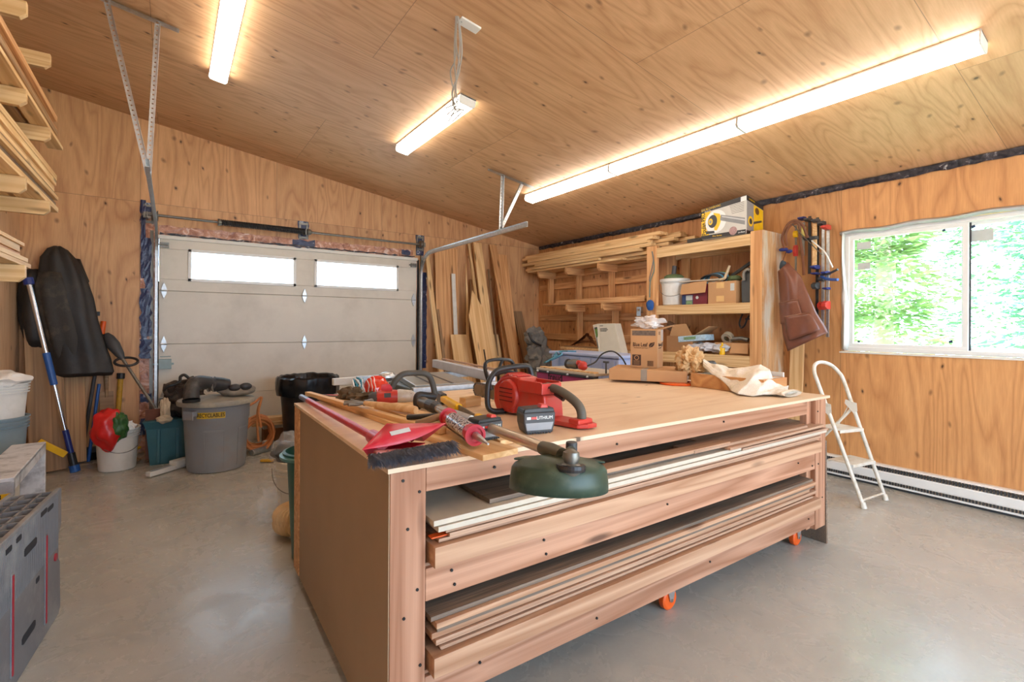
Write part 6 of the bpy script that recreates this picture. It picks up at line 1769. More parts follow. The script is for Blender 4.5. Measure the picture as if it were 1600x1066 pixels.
# crumpled kraft paper
q = at(1077, 566, Z=1.02)
t = thing('kraft_paper', 'crumpled brown paper bundle on the bench beside the upright box', 'paper', (q.x, q.y, zt))
M_kraft = plain('kraft_paper', C8(206, 168, 118), .7, var=.12, scale=14, bmp=.012)
qq = at(1078, 563, Y=2.02)
def crumple(c, r, sc, seed, jit=.5):
    """creased paper: facetted ball with sharp ridges"""
    m = MB(); tb = bmesh.new(); bmesh.ops.create_icosphere(tb, subdivisions=5, radius=1); vs = []
    for v in tb.verts:
        d = v.co.normalized(); k = 1
        for o_, s_ in ((1.6, .42), (3.4, .24), (7, .10)):
            k += jit * s_ * (.5 - 2.0 * abs(mnoise.noise(d * o_ + Vector((seed, seed * 2, 0)))))
        vs.append(Vector(c) + Vector((d.x * sc[0], d.y * sc[1], d.z * sc[2])) * r * k)
    fs = [tuple(x.index for x in f.verts) for f in tb.faces]; tb.free(); return m._add(vs, fs)
crumple(qq, .088, (1.0, .9, 1.05), 4.2, .8).build('paper', M_kraft, t, world=True)
crumple(at(1093, 577, Y=1.97), .055, (1.3, .9, .6), 9.2, .8).build('paper', M_kraft, t, world=True)
crumple(at(1068, 572, Y=2.06), .055, (.9, .9, 1.1), 13.2, .8).build('paper', plain('dark_kraft', C8(168, 126, 82), .75, bmp=.01), t, world=True)
q = at(1110, 568, Y=1.95)
t = thing('dark_cap', 'dark blue cloth wad tucked between the brown paper and the white cloth', 'cloth', tuple(q)); MB().ico(q, .035, 3, .4, (1.3, 1, .55), 3).build('wad', M_dkgrey, t, smooth=True, world=True)

# orange cord under the carton
t = thing('extension_cord', 'orange cord coiled flat on the bench, peeping out under the flat carton', 'cord', (2.83, 2.0, ZB))
c = Vector((2.86, 2.08, ZB + .007)); 
for k in range(3):
    rr_ = .125 - .018 * k; MB().tube([c + Vector((rr_ * math.cos(a), rr_ * .9 * math.sin(a), .0022 * k)) for a in [2 * PI * j / 36 for j in range(36)]], .0065, 7, closed=True).build('loop', M_orange if k != 1 else plain('tan_orange', C8(214, 120, 60), .5), t, smooth=True, world=True)

# long wooden drawer box at right
t = thing('wooden_box', 'long shallow wooden box at the far right of the bench, draped with a white cloth', 'box', (2.82, 1.55, ZB))
x0, x1, y0, y1, h_ = 2.825, 3.10, 1.47, 1.955, .088
m = MB(); m.box((x0, y0, ZB), (x0 + .018, y1, ZB + h_)); m.box((x1 - .018, y0, ZB), (x1, y1, ZB + h_)); m.box((x0 + .018, y1 - .018, ZB), (x1 - .018, y1, ZB + h_)); m.box((x0 + .018, y0, ZB), (x1 - .018, y0 + .018, ZB + h_)); m.build('side', wood('honey_board', C8(222, 168, 108), C8(190, 130, 76), cross=5), t, bev=.002, world=True)
MB().box((x0 + .018, y0 + .018, ZB + h_ - .012), (x1 - .018, y1 - .018, ZB + h_ - .002)).build('lid', M_wht, t, world=True)
t = thing('white_end_panel', 'small white panel standing behind the right end of the wooden box', 'panel', (3.14, 1.60, ZB)); MB().box((3.115, 1.50, ZB), (3.130, 1.80, ZB + .115)).build('panel', M_wht, t, bev=.002, world=True)

# white cloth: draped from box top down onto the bench
M_cloth = cloth('white_terry', C8(232, 222, 206), C8(206, 184, 152), .35, .9, 9)
t = thing('white_cloth', 'crumpled white cloth draped over the wooden box and down onto the bench', 'cloth', (2.86, 1.6, ZB))
back = [(1099, 566, 3.0), (1118, 571, 3.0), (1140, 577, 3.0), (1165, 574, 2.99), (1190, 571, 2.98), (1203, 577, 2.97), (1207, 590, 2.96), (1214, 600, 2.98), (1231, 606, 3.02)]
front = [(1098, 573, 2.9), (1110, 583, 2.84), (1124, 592, 2.81), (1136, 602, 2.80), (1142, 610, 2.78), (1152, 616, None), (1178, 618, None), (1206, 617, None), (1231, 614, None)]
def polyat(L, u):
    k = min(int(u * (len(L) - 1)), len(L) - 2); f = u * (len(L) - 1) - k; f = f * f * (3 - 2 * f) * .4 + f * .6
    return k, f
def pt3(p): return at(p[0], p[1], Z=ZB + .010) if p[2] is None else at(p[0], p[1], X=p[2])
B3 = [pt3(p) for p in back]; F3 = [pt3(p) for p in front]
P = []
nu_, nv_ = 90, 46
for i in range(nu_ + 1):
    u = i / nu_; k, f = polyat(B3, u); b_ = B3[k].lerp(B3[k + 1], f); f_ = F3[k].lerp(F3[k + 1], f); row = []
    for j in range(nv_ + 1):
        v = j / nv_; q = b_.lerp(f_, v)
        hump = .030 * math.sin(PI * v) ** .7 * (1 - .5 * u)
        folds = .012 * math.sin(u * 30 + 3 * math.sin(v * 4)) * math.sin(PI * min(1, v * 1.3)) + .011 * mnoise.noise(Vector((u * 9, v * 3, 4))) + .003 * mnoise.noise(Vector((u * 26, v * 10, 4)))
        q = q + Vector((-.4, -.3, 1)) * (hump + folds * (1 if .02 < v < .98 else .3))
        q.z = max(q.z, ZB + .006)
        row.append(q)
    P.append(row)
MB().grid(P).build('cloth', M_cloth, t, smooth=True, world=True, solid=.004)
# folded end lying flat at the near right
m = MB(); P = []
for i in range(30):
    v = i / 29; row = []
    for j in range(12):
        u = j / 11; a = 2 * PI * u
        row.append((2.84 + .09 * math.cos(a) * (1 + .15 * math.sin(v * 8)) + .06 * v, 1.50 - .16 * v, ZB + .021 + .017 * math.sin(a) + .0025 * math.sin(v * 30)))
    P.append(row)
m.grid([list(r) for r in zip(*P)], closed_u=True)
m.build('folded_end', M_cloth, t, smooth=True, world=True)

# ================================================================== behind the bench: table saw, router table, bins
M_sawtop = plain('saw_table_grey', C8(168, 172, 170), .3, .5, var=.08, scale=9, dirt=C8(206, 190, 160), dirt_amt=.4, dirt_scale=4)
t = thing('table_saw', 'grey-topped table saw behind the bench, with white fence and rails', 'table saw', (1.55, 3.1, 0))
zt_ = .90
A, B, C_, D = Vector((1.395, 3.49)), Vector((1.251, 2.842)), Vector((1.653, 2.791)), Vector((1.80, 3.52))
m = MB(); m.prism([tuple(A), tuple(B), tuple(C_), tuple(D)][::-1], zt_ - .035, zt_); m.build('table_top', M_sawtop, t, bev=.004, world=True)
m = MB()
for u in (.28, .62):
    a2 = B.lerp(C_, u); b2 = A.lerp(D, u); m.beam((a2.x, a2.y, zt_ + .0004), (b2.x, b2.y, zt_ + .0004), .018, .002, (1, 0, 0))
m.build('mitre_slot', M_dkgrey, t, world=True)
m = MB(); m.prism([(1.30, 3.42), (1.27, 2.90), (1.62, 2.88), (1.70, 3.42)][::-1], .42, zt_ - .036); m.build('cabinet', plain('saw_body', C8(90, 96, 92), .5), t, bev=.01, world=True)
for x, y in ((1.30, 2.93), (1.62, 2.93), (1.34, 3.38), (1.66, 3.38)):
    MB().cyl((x, y, .42), (x + (x - 1.48) * .4, y + (y - 3.15) * .3, 0.0), .016, 12).build('leg', M_galv_d, t, world=True)
m = MB(); m.beam((1.18, 2.715, zt_ - .022), (1.95, 2.70, zt_ - .022), .03, .05, (0, 1, 0)); m.build('front_rail', M_galv, t, bev=.003, world=True)
m = MB(); m.beam((1.12, 3.60, zt_ - .03), (2.05, 3.56, zt_ - .03), .03, .05, (0, 1, 0)); m.build('rear_rail', M_galv, t, bev=.003, world=True)
m = MB(); m.beam((1.765, 2.74, zt_ + .035), (1.93, 3.95, zt_ + .035), .05, .07, (1, 0, 0)); m.build('fence', plain('fence_white', C8(206, 204, 210), .35, .2), t, bev=.005, world=True)
m = MB(); m.beam((1.83, 2.80, zt_ + .076), (1.98, 3.90, zt_ + .076), .02, .012, (1, 0, 0)); m.build('fence_ridge', M_sheet, t, world=True)
a_ = at(520, 597, Z=.86); b_ = at(559, 594, Z=.86)
MB().beam(a_, b_ + (b_ - a_) * 1.0, .035, .05, (0, 1, 0)).build('extension_rail', M_wht, t, bev=.004, world=True)
MB().ico(at(605, 588, Z=.93), .05, 3, .2, (1.3, .8, .6), 3).build('switch_box', M_galv, t, smooth=True, world=True)

t = thing('router_table', 'purple-fronted router table with a pale wooden fence behind the bench', 'router table', (2.8, 3.0, 0))
X0_, X1_, Y0_, Y1_ = 2.635, 3.02, 2.655, 3.38
M_purple = plain('purple_panel', C8(178, 60, 112), .45, var=.06, dirt=C8(120, 60, 80), dirt_amt=.4)
MB().box((X0_, Y0_, .892), (X1_, Y1_, .91)).build('table_top', M_sheet_w, t, bev=.003, world=True)
MB().box((X0_ - .012, Y0_, .872), (X0_ + .01, Y1_, .8915)).build('front_channel', M_dkgrey, t, bev=.003, world=True)
for y in (2.72, 2.95, 3.20, 3.34): MB().ico((X0_ - .016, y, .884), .011, 2, 0).build('clip', M_galv, t, world=True)
MB().box((X0_ + .0, Y0_ + .01, .60), (X0_ + .012, Y1_ - .01, .8715)).build('front_panel', M_purple, t, bev=.002, world=True)
for x, y in ((X0_ + .03, Y0_ + .03), (X0_ + .03, Y1_ - .03), (X1_ - .03, Y0_ + .03), (X1_ - .03, Y1_ - .03)): MB().box((x - .018, y - .018, 0), (x + .018, y + .018, .8915)).build('leg', M_dkgrey, t, world=True)
text('lettering', 'freud', .092, frame((X0_ - .0015, 3.12, .842), (0, -1, 0), (0, 0, 1)), M_inkb, t, sx=.95, bold=.001)
MB().box((X0_ + .01, Y0_ + .02, .9105), (X0_ + .06, Y1_ - .04, .922)).build('fence', M_pine, t, bev=.002, world=True)
q = at(947, 566, X=2.70); m = MB(); m.cyl((q.x, q.y, .918), (q.x, q.y, q.z), .006, 10); m.cyl((q.x, q.y - .025, q.z), (q.x, q.y + .025, q.z), .008, 10); m.build('clamp_screw', M_dkgrey, t, world=True)
# router on the table
q = at(905, 565, X=2.74)
t = thing('router', 'grey and red router tool lying on the router table', 'router', (2.74, q.y, .918))
MB().tube([(2.74, q.y + .12, .958), (2.74, q.y + .05, .960), (2.74, q.y, .960)], .04, 18, rs=[.036, .042, .036]).build('motor', M_galv_d, t, smooth=True, world=True)
MB().tube([(2.74, q.y + .14, .958), (2.74, q.y + .118, .958)], .04, 18).build('base_ring', M_black, t, world=True)
MB().ico((2.73, q.y - .05, .955), .038, 3, .15, (1, 1.2, 1), 3).build('handle', M_red, t, smooth=True, world=True); MB().ico((2.72, q.y - .02, .975), .024, 3, .1, (1, 1.2, 1), 3).build('knob', M_red, t, smooth=True, world=True)
t = thing('router_cable', 'black cable arching over the pale blue bin beside the router', 'cable', (2.74, q.y - .1, .93))
MB().tube(smoothpath([(2.74, q.y - .09, .955), at(930, 566, X=2.8), at(940, 554, X=2.85), at(952, 549, X=2.9), at(962, 551, X=2.9), at(972, 560, X=2.9), at(978, 570, X=2.9)], 6), .006, 8).build('cable', M_black, t, smooth=True, world=True)
# pale blue bin behind
M_pb = plain('pale_blue_plastic', C8(176, 190, 226), .35, var=.05)
pa = at(878, 549, X=3.25); pb = at(968, 556, X=3.25)
t = thing('storage_bin', 'pale blue plastic bin with a lid behind the router table', 'bin', (3.45, 3.3, 0))
MB().box((3.25, 2.98, .5), (3.62, 3.92, .985)).build('tub', M_pb, t, bev=.02, world=True)
MB().box((3.235, 2.96, .985), (3.635, 3.94, 1.015)).build('lid', M_pb, t, bev=.01, world=True)
for k in range(6): MB().box((3.243, 3.03 + k * .15, .7), (3.25, 3.05 + k * .15, .97)).build('rib', M_pb, t, world=True)
t2 = thing('bin_stand', 'dark crate standing on the floor under the pale blue bin', 'crate', (3.45, 3.4, 0)); MB().box((3.24, 2.99, .0), (3.63, 3.93, .499)).build('crate', M_card_d, t2, bev=.004, world=True)
t = thing('extension_cord', 'tangled light blue cord lying on the left end of the pale blue bin', 'cord', (3.3, 3.85, 1.02))
r_ = random.Random(8)
for k in range(5):
    pts = [at(850 + 3 * k, 567 - k, X=3.1), at(862 + 4 * k, 560 - k * 1.5, X=3.15), at(872 + r_.uniform(-3, 6), 551 - k * .5, X=3.24), at(884 + 4 * k, 549.5 + r_.uniform(-1, 1), X=3.3)]
    MB().tube(smoothpath(pts, 6), .007, 7).build('strand', plain('light_blue_cord', C8(90, 160, 196), .5) if k % 3 else plain('dark_teal_cord', C8(40, 100, 110), .5), t, smooth=True, world=True)
# counter against the right wall behind
t = thing('wall_counter', 'rough wooden counter along the right wall in the far corner', 'counter', (4.5, 4.6, 0))
MB().box((4.22, 3.66, .92), (4.715, 4.90, .975)).build('top', M_stud, t, bev=.003, world=True)
for y in (3.72, 4.28, 4.84):
    pv('leg', 4.27, y, 0, .9195, .05, .09, M_stud, t)
MB().box((4.22, 3.66, .9755), (4.26, 4.90, 1.0)).build('lip', M_stud2, t, bev=.002, world=True)
# leather belts heap
q = at(893, 540, X=4.45)
t = thing('leather_straps', 'heap of folded brown leather straps on the counter under the rack', 'straps', (4.45, q.y, .86))
M_lea = plain('brown_leather', C8(112, 66, 40), .45, var=.2)
for k in range(9):
    y0 = q.y - .0 - .02 * k; z0 = 1.0 + .012 * k
    P = smoothpath([(4.42 + .01 * k, y0, z0), (4.42, y0 - .18, z0 + .05 + .004 * k), (4.44, y0 - .40 + .03 * k, z0 + .06), (4.46, y0 - .46 + .03 * k, z0 + .02)], 5)
    m = MB(); m.tube(P, .022, 6, flat=.18); m.build('strap', M_lea, t, smooth=True, world=True)
board('board_offcut', (4.35, q.y - .02, .9935), (4.40, q.y - .95, .9935), .10, .035, (1, 0, 0), M_old, 'worn board lying on the counter beside the leather straps', 'board')
# beige appliance leaning
q0 = at(941, 553, X=4.05); q1 = at(931, 508, X=4.3)
t = thing('electronics_case', 'beige flat electronics case with a dark side panel, leaning back under the rack', 'electronics case', (4.3, q0.y, .86))
bl = at(938, 556, X=3.98); br = at(972, 557, X=3.98); tl = at(934, 506, X=4.12); tr_ = at(960, 505.5, X=4.12)
dp = Vector((.13, .02, .0))
def hexa(m, a, b, c, d, off):
    v = [a, b, c, d, a + off, b + off, c + off, d + off]
    m._add(v, [(0, 1, 2, 3), (7, 6, 5, 4), (0, 4, 5, 1), (1, 5, 6, 2), (2, 6, 7, 3), (3, 7, 4, 0)])
M_beige = plain('beige_case', C8(206, 200, 184), .4, var=.03)
m = MB(); hexa(m, bl, br, tr_, tl, dp); m.build('case', M_beige, t, bev=.004, world=True)
s0 = at(926, 508, X=4.12); s1 = at(936, 552, X=3.98)
m = MB(); hexa(m, s1.lerp(bl, .0), bl + Vector((-.001, 0, 0)), tl + Vector((-.001, 0, 0)), s0, dp * .9); m.build('bezel', M_beige, t, bev=.003, world=True)
m = MB(); hexa(m, s1.lerp(s0, .2).lerp(bl.lerp(tl, .2), .25), s1.lerp(s0, .2).lerp(bl.lerp(tl, .2), .85), s1.lerp(s0, .9).lerp(bl.lerp(tl, .9), .85), s1.lerp(s0, .9).lerp(bl.lerp(tl, .9), .25), Vector((-.003, 0, 0))); m.build('control_panel', plain('dark_slate_panel', C8(52, 70, 84), .3), t, world=True)
m = MB(); hexa(m, s1.lerp(s0, .58).lerp(bl.lerp(tl, .58), .35), s1.lerp(s0, .58).lerp(bl.lerp(tl, .58), .8), s1.lerp(s0, .85).lerp(bl.lerp(tl, .85), .8), s1.lerp(s0, .85).lerp(bl.lerp(tl, .85), .35), Vector((-.005, 0, 0))); m.build('green_picture', plain('green_picture', C8(96, 130, 60), .4, var=.4, scale=40), t, world=True)
e1 = (br - bl).normalized(); e2 = (tl - bl).normalized()
for u, v_, l_ in ((.12, .93, .16), (.12, .84, .34), (.12, .80, .38), (.12, .76, .30)):
    o1 = bl.lerp(br, u).lerp(tl.lerp(tr_, u), v_) + Vector((-.002, 0, 0)); m = MB(); m.beam(o1, o1 + e1 * l_ * (br - bl).length, .008, .001, e2); m.build('print_line', M_galv_d, t, world=True)
t3 = thing('case_support', 'low wooden block on the counter edge behind the pale blue bin', 'block', (4.05, q0.y, 0)); m = MB(); m.box((3.93, bl.y - .45, 0), (4.19, bl.y + .10, min(bl.z, br.z) - .004)); m.build('crate', M_card_d, t3, bev=.004, world=True)
# grey backpack in the corner
q = at(838, 545, Y=5.55)
t = thing('grey_backpack', 'dusty grey backpack slumped in the far right corner', 'backpack', (q.x - .3, 5.12, .0))
M_bp = cloth('grey_pack_cloth', C8(112, 108, 102), C8(152, 142, 124), .7, .8, 9)
MB().ico(at(836, 527, Y=5.16), .135, 4, .5, (1.1, .8, .95), 15, 2.6).build('lid_pocket', M_bp, t, smooth=True, world=True)
MB().ico(at(841, 556, Y=5.12), .165, 4, .5, (1.05, .8, 1.2), 28, 2.8).build('body', M_bp, t, smooth=True, world=True)
MB().ico(at(845, 600, Y=5.12), .19, 4, .2, (1.0, .8, 1.9), 9, 2).build('lower_body', M_bp, t, smooth=True, world=True)
MB().tube(smoothpath([at(826, 520, Y=5.03), at(830, 530, Y=5.0), at(836, 536, Y=4.98), at(845, 540, Y=5.0)], 5), .016, 8).build('strap', M_black, t, smooth=True, world=True)

# ================================================================== on the shelf unit
XC = 4.43
def onshelf(px0, px1, X=4.40): return at(px0, 480, X=X).y, at(px1, 480, X=X).y
SZ = 1.5035
y1_, y0_ = onshelf(1026, 1066)
bk = bucket('bucket', 'white lidded bucket on the middle shelf, left of the cartons', 4.50, (y0_ + y1_) / 2, .125, .145, .27, M_wht, -1.2, z=SZ, ribs=((.9, .01),))
MB().lathe([(.158, .255), (.16, .285), (.14, .292), (.001, .292)], 36, cap1=False).build('lid', M_wht, bk, smooth=True)
t = thing('green_hose_bag', 'small green fabric bundle with a short grey pipe on the lidded bucket', 'bundle', (4.50, (y0_ + y1_) / 2, SZ + .293))
M_gf = cloth('green_fabric', C8(96, 112, 74), C8(70, 80, 54), .5)
MB().lathe([(.10, 0), (.105, .02), (.08, .04), (.03, .05), (.001, .05)], 24, Matrix.Translation((4.48, (y0_ + y1_) / 2, SZ + .2935)), cap1=False).build('fabric', M_gf, t, smooth=True, world=True)
MB().cyl((4.46, (y0_ + y1_) / 2 - .01, SZ + .335), (4.47, (y0_ + y1_) / 2 - .015, SZ + .43), .024, 16).build('pipe', M_dkgrey, t, bev=.003, world=True)
y1_, y0_ = onshelf(1067, 1106)
t = thing('printed_carton', 'small blue and dark red printed carton with an open flap on the middle shelf', 'box', (4.5, (y0_ + y1_) / 2, SZ))
M_mar = plain('maroon_print', C8(116, 34, 46), .5); M_nav = plain('navy_print', C8(50, 66, 106), .5)
MB().box((4.385, y0_, SZ), (4.60, y1_, SZ + .20)).build('carton', M_mar, t, bev=.002, world=True)
MB().box((4.3835, y0_ + (y1_ - y0_) * .55, SZ), (4.3849, y1_, SZ + .10)).build('blue_panel', M_nav, t, world=True)
MB().box((4.382, y0_ + (y1_ - y0_) * .57, SZ + .045), (4.3834, y0_ + (y1_ - y0_) * .83, SZ + .095)).build('white_print', M_paper, t, world=True)
MB().box((4.382, y0_ + (y1_ - y0_) * .57, SZ + .003), (4.3834, y0_ + (y1_ - y0_) * .83, SZ + .040)).build('green_print', plain('green_print', C8(120, 150, 110), .5, var=.3, scale=60), t, world=True)
m = MB(); m.lathe([(.016, 0), (.016, .001)], 18, frame((4.3835, y0_ + (y1_ - y0_) * .38, SZ + .07), (0, -1, 0), (0, 0, 1))); m.build('round_mark', M_paper, t, world=True)
m = MB(); hexa(m, Vector((4.355, y0_ + .0, SZ + .115)), Vector((4.355, y1_, SZ + .105)), Vector((4.384, y1_, SZ + .215)), Vector((4.384, y0_, SZ + .235)), Vector((-.004, 0, 0))); m.build('open_flap', M_card, t, world=True)
t = thing('coiled_cable', 'coil of dark cables and blue cord heaped behind the printed carton', 'cable', (4.58, y0_ + .05, SZ + .205))
for k in range(6):
    MB().tube([Vector((4.53 + .01 * k, y0_ + .06 - .012 * k + .11 * math.cos(a), SZ + .255 + .05 * math.sin(a) + .004 * k)) for a in [2 * PI * j / 26 for j in range(26)]], .009, 7, closed=True).build('loop', [M_black, M_dkgrey, plain('light_blue_cord', C8(90, 160, 196), .5)][k % 3], t, smooth=True, world=True)
t = thing('flat_board_strip', 'thin pale board lying across the cartons on the middle shelf', 'strip', (4.42, 3.0, SZ + .24)); MB().beam((4.40, y1_ + .02, SZ + .243), (4.40, y0_ - .12, SZ + .240), .06, .010, (1, 0, 0)).build('strip', M_sheet_w, t, world=True)
y1_, y0_ = onshelf(1108, 1136)
t = thing('small_carton', 'plain brown carton with two tape patches on the middle shelf', 'box', (4.5, (y0_ + y1_) / 2, SZ))
MB().box((4.38, y0_ - .10, SZ), (4.61, y1_, SZ + .215)).build('carton', M_card, t, bev=.003, world=True)
for z in (.02, .15): MB().box((4.378, y0_ + .02, SZ + z), (4.3798, y0_ + .10, SZ + z + .055)).build('tape_patch', plain('yellow_tape', C8(226, 186, 124), .4), t, world=True)
MB().box((4.3785, y0_ - .085, SZ + .12), (4.3798, y0_ - .045, SZ + .19)).build('label', M_paper, t, world=True)
t = thing('tool_bundle', 'pale clamps and a green cloth lying on top of the plain brown carton', 'tools', (4.45, y0_, SZ + .216))
MB().tube(smoothpath([(4.42, y1_ + .04, SZ + .235), (4.42, y0_ + .06, SZ + .24), (4.43, y0_ + .03, SZ + .28), (4.44, y0_ + .0, SZ + .37)], 5), .013, 8).build('clamp_arm', plain('pale_wood_tool', C8(206, 186, 150), .6), t, smooth=True, world=True)
MB().ico((4.48, y0_ - .03, SZ + .245), .055, 3, .3, (.9, 1.2, .55), 3).build('green_cloth', M_gf, t, smooth=True, world=True)
MB().beam((4.56, y0_ + .05, SZ + .28), (4.58, y0_ - .16, SZ + .41), .03, .02, (0, 0, 1)).build('black_bar', M_black, t, bev=.003, world=True)
t = thing('yellow_cup', 'dull yellow cup behind the cartons on the middle shelf', 'cup', (4.62, 2.85, SZ)); MB().lathe([(.045, 0), (.05, .34), (.044, .34), (.04, .02)], 20, Matrix.Translation((4.655, 2.84, SZ))).build('cup', plain('dull_yellow', C8(170, 148, 50), .5), t, smooth=True, world=True)
y1_, y0_ = onshelf(1157, 1180)
t = thing('tool_case', 'dark grey moulded tool case standing at the right end of the middle shelf', 'case', (4.5, (y0_ + y1_) / 2, SZ))
Yc = (y0_ + y1_) / 2 + .01
m = MB(); m.prism([(Yc + .065, SZ), (Yc + .07, SZ + .20), (Yc + .04, SZ + .30), (Yc + .0, SZ + .33), (Yc - .06, SZ + .33), (Yc - .065, SZ)], 4.42, 4.60, axis='x'); m.build('shell', plain('case_grey', C8(84, 90, 94), .5), t, bev=.012, world=True)
MB().tube(smoothpath([(4.405, Yc + .03, SZ + .21), (4.40, Yc + .03, SZ + .28), (4.40, Yc + .0, SZ + .31), (4.40, Yc - .03, SZ + .30)], 5), .012, 8).build('handle', plain('case_handle', C8(150, 148, 140), .5), t, smooth=True, world=True)
t = thing('leaning_timber', 'short upright timber standing at the left end of the lower shelf, behind the wrap', 'timber', (4.5, 3.3, 1.0))

# lower shelf
LZ = 1.0055
bpy.data.objects.remove(t)
t = thing('open_carton', 'open brown carton with raised flaps at the left of the lower shelf', 'box', (4.5, 3.15, LZ))
MB().box((4.39, 3.02, LZ), (4.64, 3.34, LZ + .17)).build('carton', M_card_d, t, bev=.003, world=True)
m = MB(); hexa(m, Vector((4.39, 3.02, LZ + .171)), Vector((4.39, 3.30, LZ + .171)), Vector((4.36, 3.24, LZ + .29)), Vector((4.36, 3.08, LZ + .30)), Vector((.004, 0, 0))); m.build('flap', M_card, t, world=True)
m = MB(); hexa(m, Vector((4.39, 3.02, LZ + .171)), Vector((4.63, 3.02, LZ + .171)), Vector((4.60, 2.86, LZ + .27)), Vector((4.42, 2.86, LZ + .27)), Vector((0, 0, .004))); m.build('flap', M_card, t, world=True)
t = thing('blue_white_carton', 'blue and white printed carton lying tilted on the lower shelf', 'box', (4.46, 2.97, LZ + .18))
a_ = at(1062, 528, X=4.42); b_ = at(1092, 524, X=4.42)
m = MB(); m.beam(Vector((4.46, 3.19, LZ + .135)), Vector((4.46, 2.87, LZ + .165)), .15, .06, (1, 0, 0)); m.build('carton', plain('light_blue_print', C8(176, 204, 220), .5, var=.25, scale=40), t, bev=.003, world=True)
m = MB(); m.beam(Vector((4.384, 3.12, LZ + .145)), Vector((4.384, 2.98, LZ + .158)), .002, .03, (1, 0, 0)); m.build('green_print', plain('green_print', C8(120, 150, 110), .5, var=.3, scale=60), t, world=True)
t = thing('paper_pile', 'pile of white papers and bags on the lower shelf behind the brown paper', 'papers', (4.45, 2.95, LZ))
for k in range(5):
    MB().ico((4.43 + .03 * (k % 2), 3.02 - .075 * k, LZ + .055 + .006 * (k % 3)), .062, 3, .45, (1.1, 1.3, .7), 70 + k, 2.2).build('sheet', plain('white_papers', C8(206, 208, 214), .5, var=.12, bmp=.004), t, smooth=True, world=True)
t = thing('long_carton', 'long brown carton at the right of the lower shelf with a tape gun on it', 'box', (4.5, 2.63, LZ))
MB().box((4.44, 2.44, LZ), (4.63, 2.80, LZ + .115)).build('carton', M_card, t, bev=.003, world=True)
m = MB(); hexa(m, Vector((4.439, 2.46, LZ + .116)), Vector((4.439, 2.62, LZ + .116)), Vector((4.40, 2.62, LZ + .02)), Vector((4.40, 2.44, LZ + .02)), Vector((.003, 0, 0))); m.build('flap', M_card, t, world=True)
t = thing('tape_gun', 'grey tape dispenser resting on the long brown carton', 'tape dispenser', (4.5, 2.65, LZ + .12))
MB().lathe([(.028, -.025), (.055, -.025), (.055, .025), (.028, .025)], 28, Matrix.Translation((4.50, 2.70, LZ + .165)) @ Matrix.Rotation(PI / 2 - .5, 4, 'Y'), False, False).build('roll', plain('tape_roll', C8(168, 158, 138), .35), t, smooth=True, world=True)
MB().tube([(4.50, 2.66, LZ + .15), (4.50, 2.56, LZ + .16), (4.50, 2.49, LZ + .145)], .022, 10).build('handle', M_galv_d, t, smooth=True, world=True)
t = thing('glue_bottle', 'small yellow glue bottle standing on the lower shelf before the long carton', 'bottle', (4.405, 2.665, LZ))
MB().lathe([(.024, 0), (.026, .01), (.026, .07), (.020, .082), (.010, .09)], 20, Matrix.Translation((4.388, 2.69, LZ))).build('body', M_yellow, t, smooth=True, world=True)
MB().lathe([(.011, .089), (.008, .11), (.004, .118)], 14, Matrix.Translation((4.388, 2.69, LZ))).build('cap', M_yellow, t, smooth=True, world=True)
t = thing('hanging_strap', 'black looped strap hanging under the middle shelf by the post', 'strap', (4.5, 2.5, 1.40))
MB().tube(smoothpath([(4.50, 2.55, 1.40), (4.50, 2.58, 1.32), (4.50, 2.565, 1.27), (4.50, 2.53, 1.29), (4.50, 2.50, 1.36), (4.50, 2.47, 1.40)], 6), .009, 6, flat=.4).build('strap', M_black, t, smooth=True, world=True)
MB().box((4.49, 2.44, 1.345), (4.52, 2.52, 1.36)).build('bar', M_black, t, bev=.003, world=True)
m = MB(); m.beam((4.40, 3.58, 1.16), (4.40, 3.18, 1.46), .09, .04, (0, 0, 1)); 

# ---- leaf blower box on top
t = thing('blower_box', 'grey and yellow leaf blower carton on top of the shelf unit', 'box', (4.5, 2.6, 2.14))
Bz = 2.139
LB = Vector((4.30, 2.865, Bz)); CB = Vector((4.345, 2.430, Bz)); RB = Vector((4.66, 2.44, Bz))
H1, H2_, H3 = .300, .345, .335
zlim = lambda v: min(v.z, ceil_z(v.x) - .022)
LT = LB + Vector((0, .0, H1)); CT = CB + Vector((0, .0, H2_ + .015)); RT = RB + Vector((0, 0, .30))
LBb = Vector((4.61, 2.875, Bz)); LTb = LBb + Vector((0, 0, .29))
for v in (LT, CT, RT, LTb): v.z = zlim(v)
m = MB(); m._add([LB, CB, RB, LBb, LT, CT, RT, LTb], [(0, 1, 5, 4), (1, 2, 6, 5), (2, 3, 7, 6), (3, 0, 4, 7), (0, 3, 2, 1), (4, 5, 6, 7)])
m.build('carton', plain('box_silver', C8(206, 202, 194), .4, var=.06, scale=5), t, world=True)
def bil(A_, B_, C2, D_, u, v): return A_.lerp(B_, u).lerp(D_.lerp(C2, u), v)
def facepoly(name, F4, pts, mat, off=.0012):
    A_, B_, C2, D_ = F4; nrm = (B_ - A_).cross(D_ - A_).normalized()
    if nrm.dot(Vector((0, 0, CH)) - A_) < 0: nrm = -nrm
    v = [bil(A_, B_, C2, D_, *p) + nrm * off for p in pts]; vb = [q - nrm * (off - .0001) for q in v]; n = len(v)
    m = MB(); m._add(v + vb, [tuple(range(n))] + [(i, n + i, n + (i + 1) % n, (i + 1) % n) for i in range(n)])
    return m.build(name, mat, t, world=True)
F1 = (LB, CB, CT, LT); F2 = (CB, RB, RT, CT)
M_by = plain('box_yellow', C8(244, 196, 24), .4); M_bk = plain('box_black', C8(44, 42, 44), .4)
facepoly('yellow_panel', F1, [(0, .1), (.20, .1), (.12, .3), (.12, .6), (.22, .86), (0, .86)], M_by, .0010)
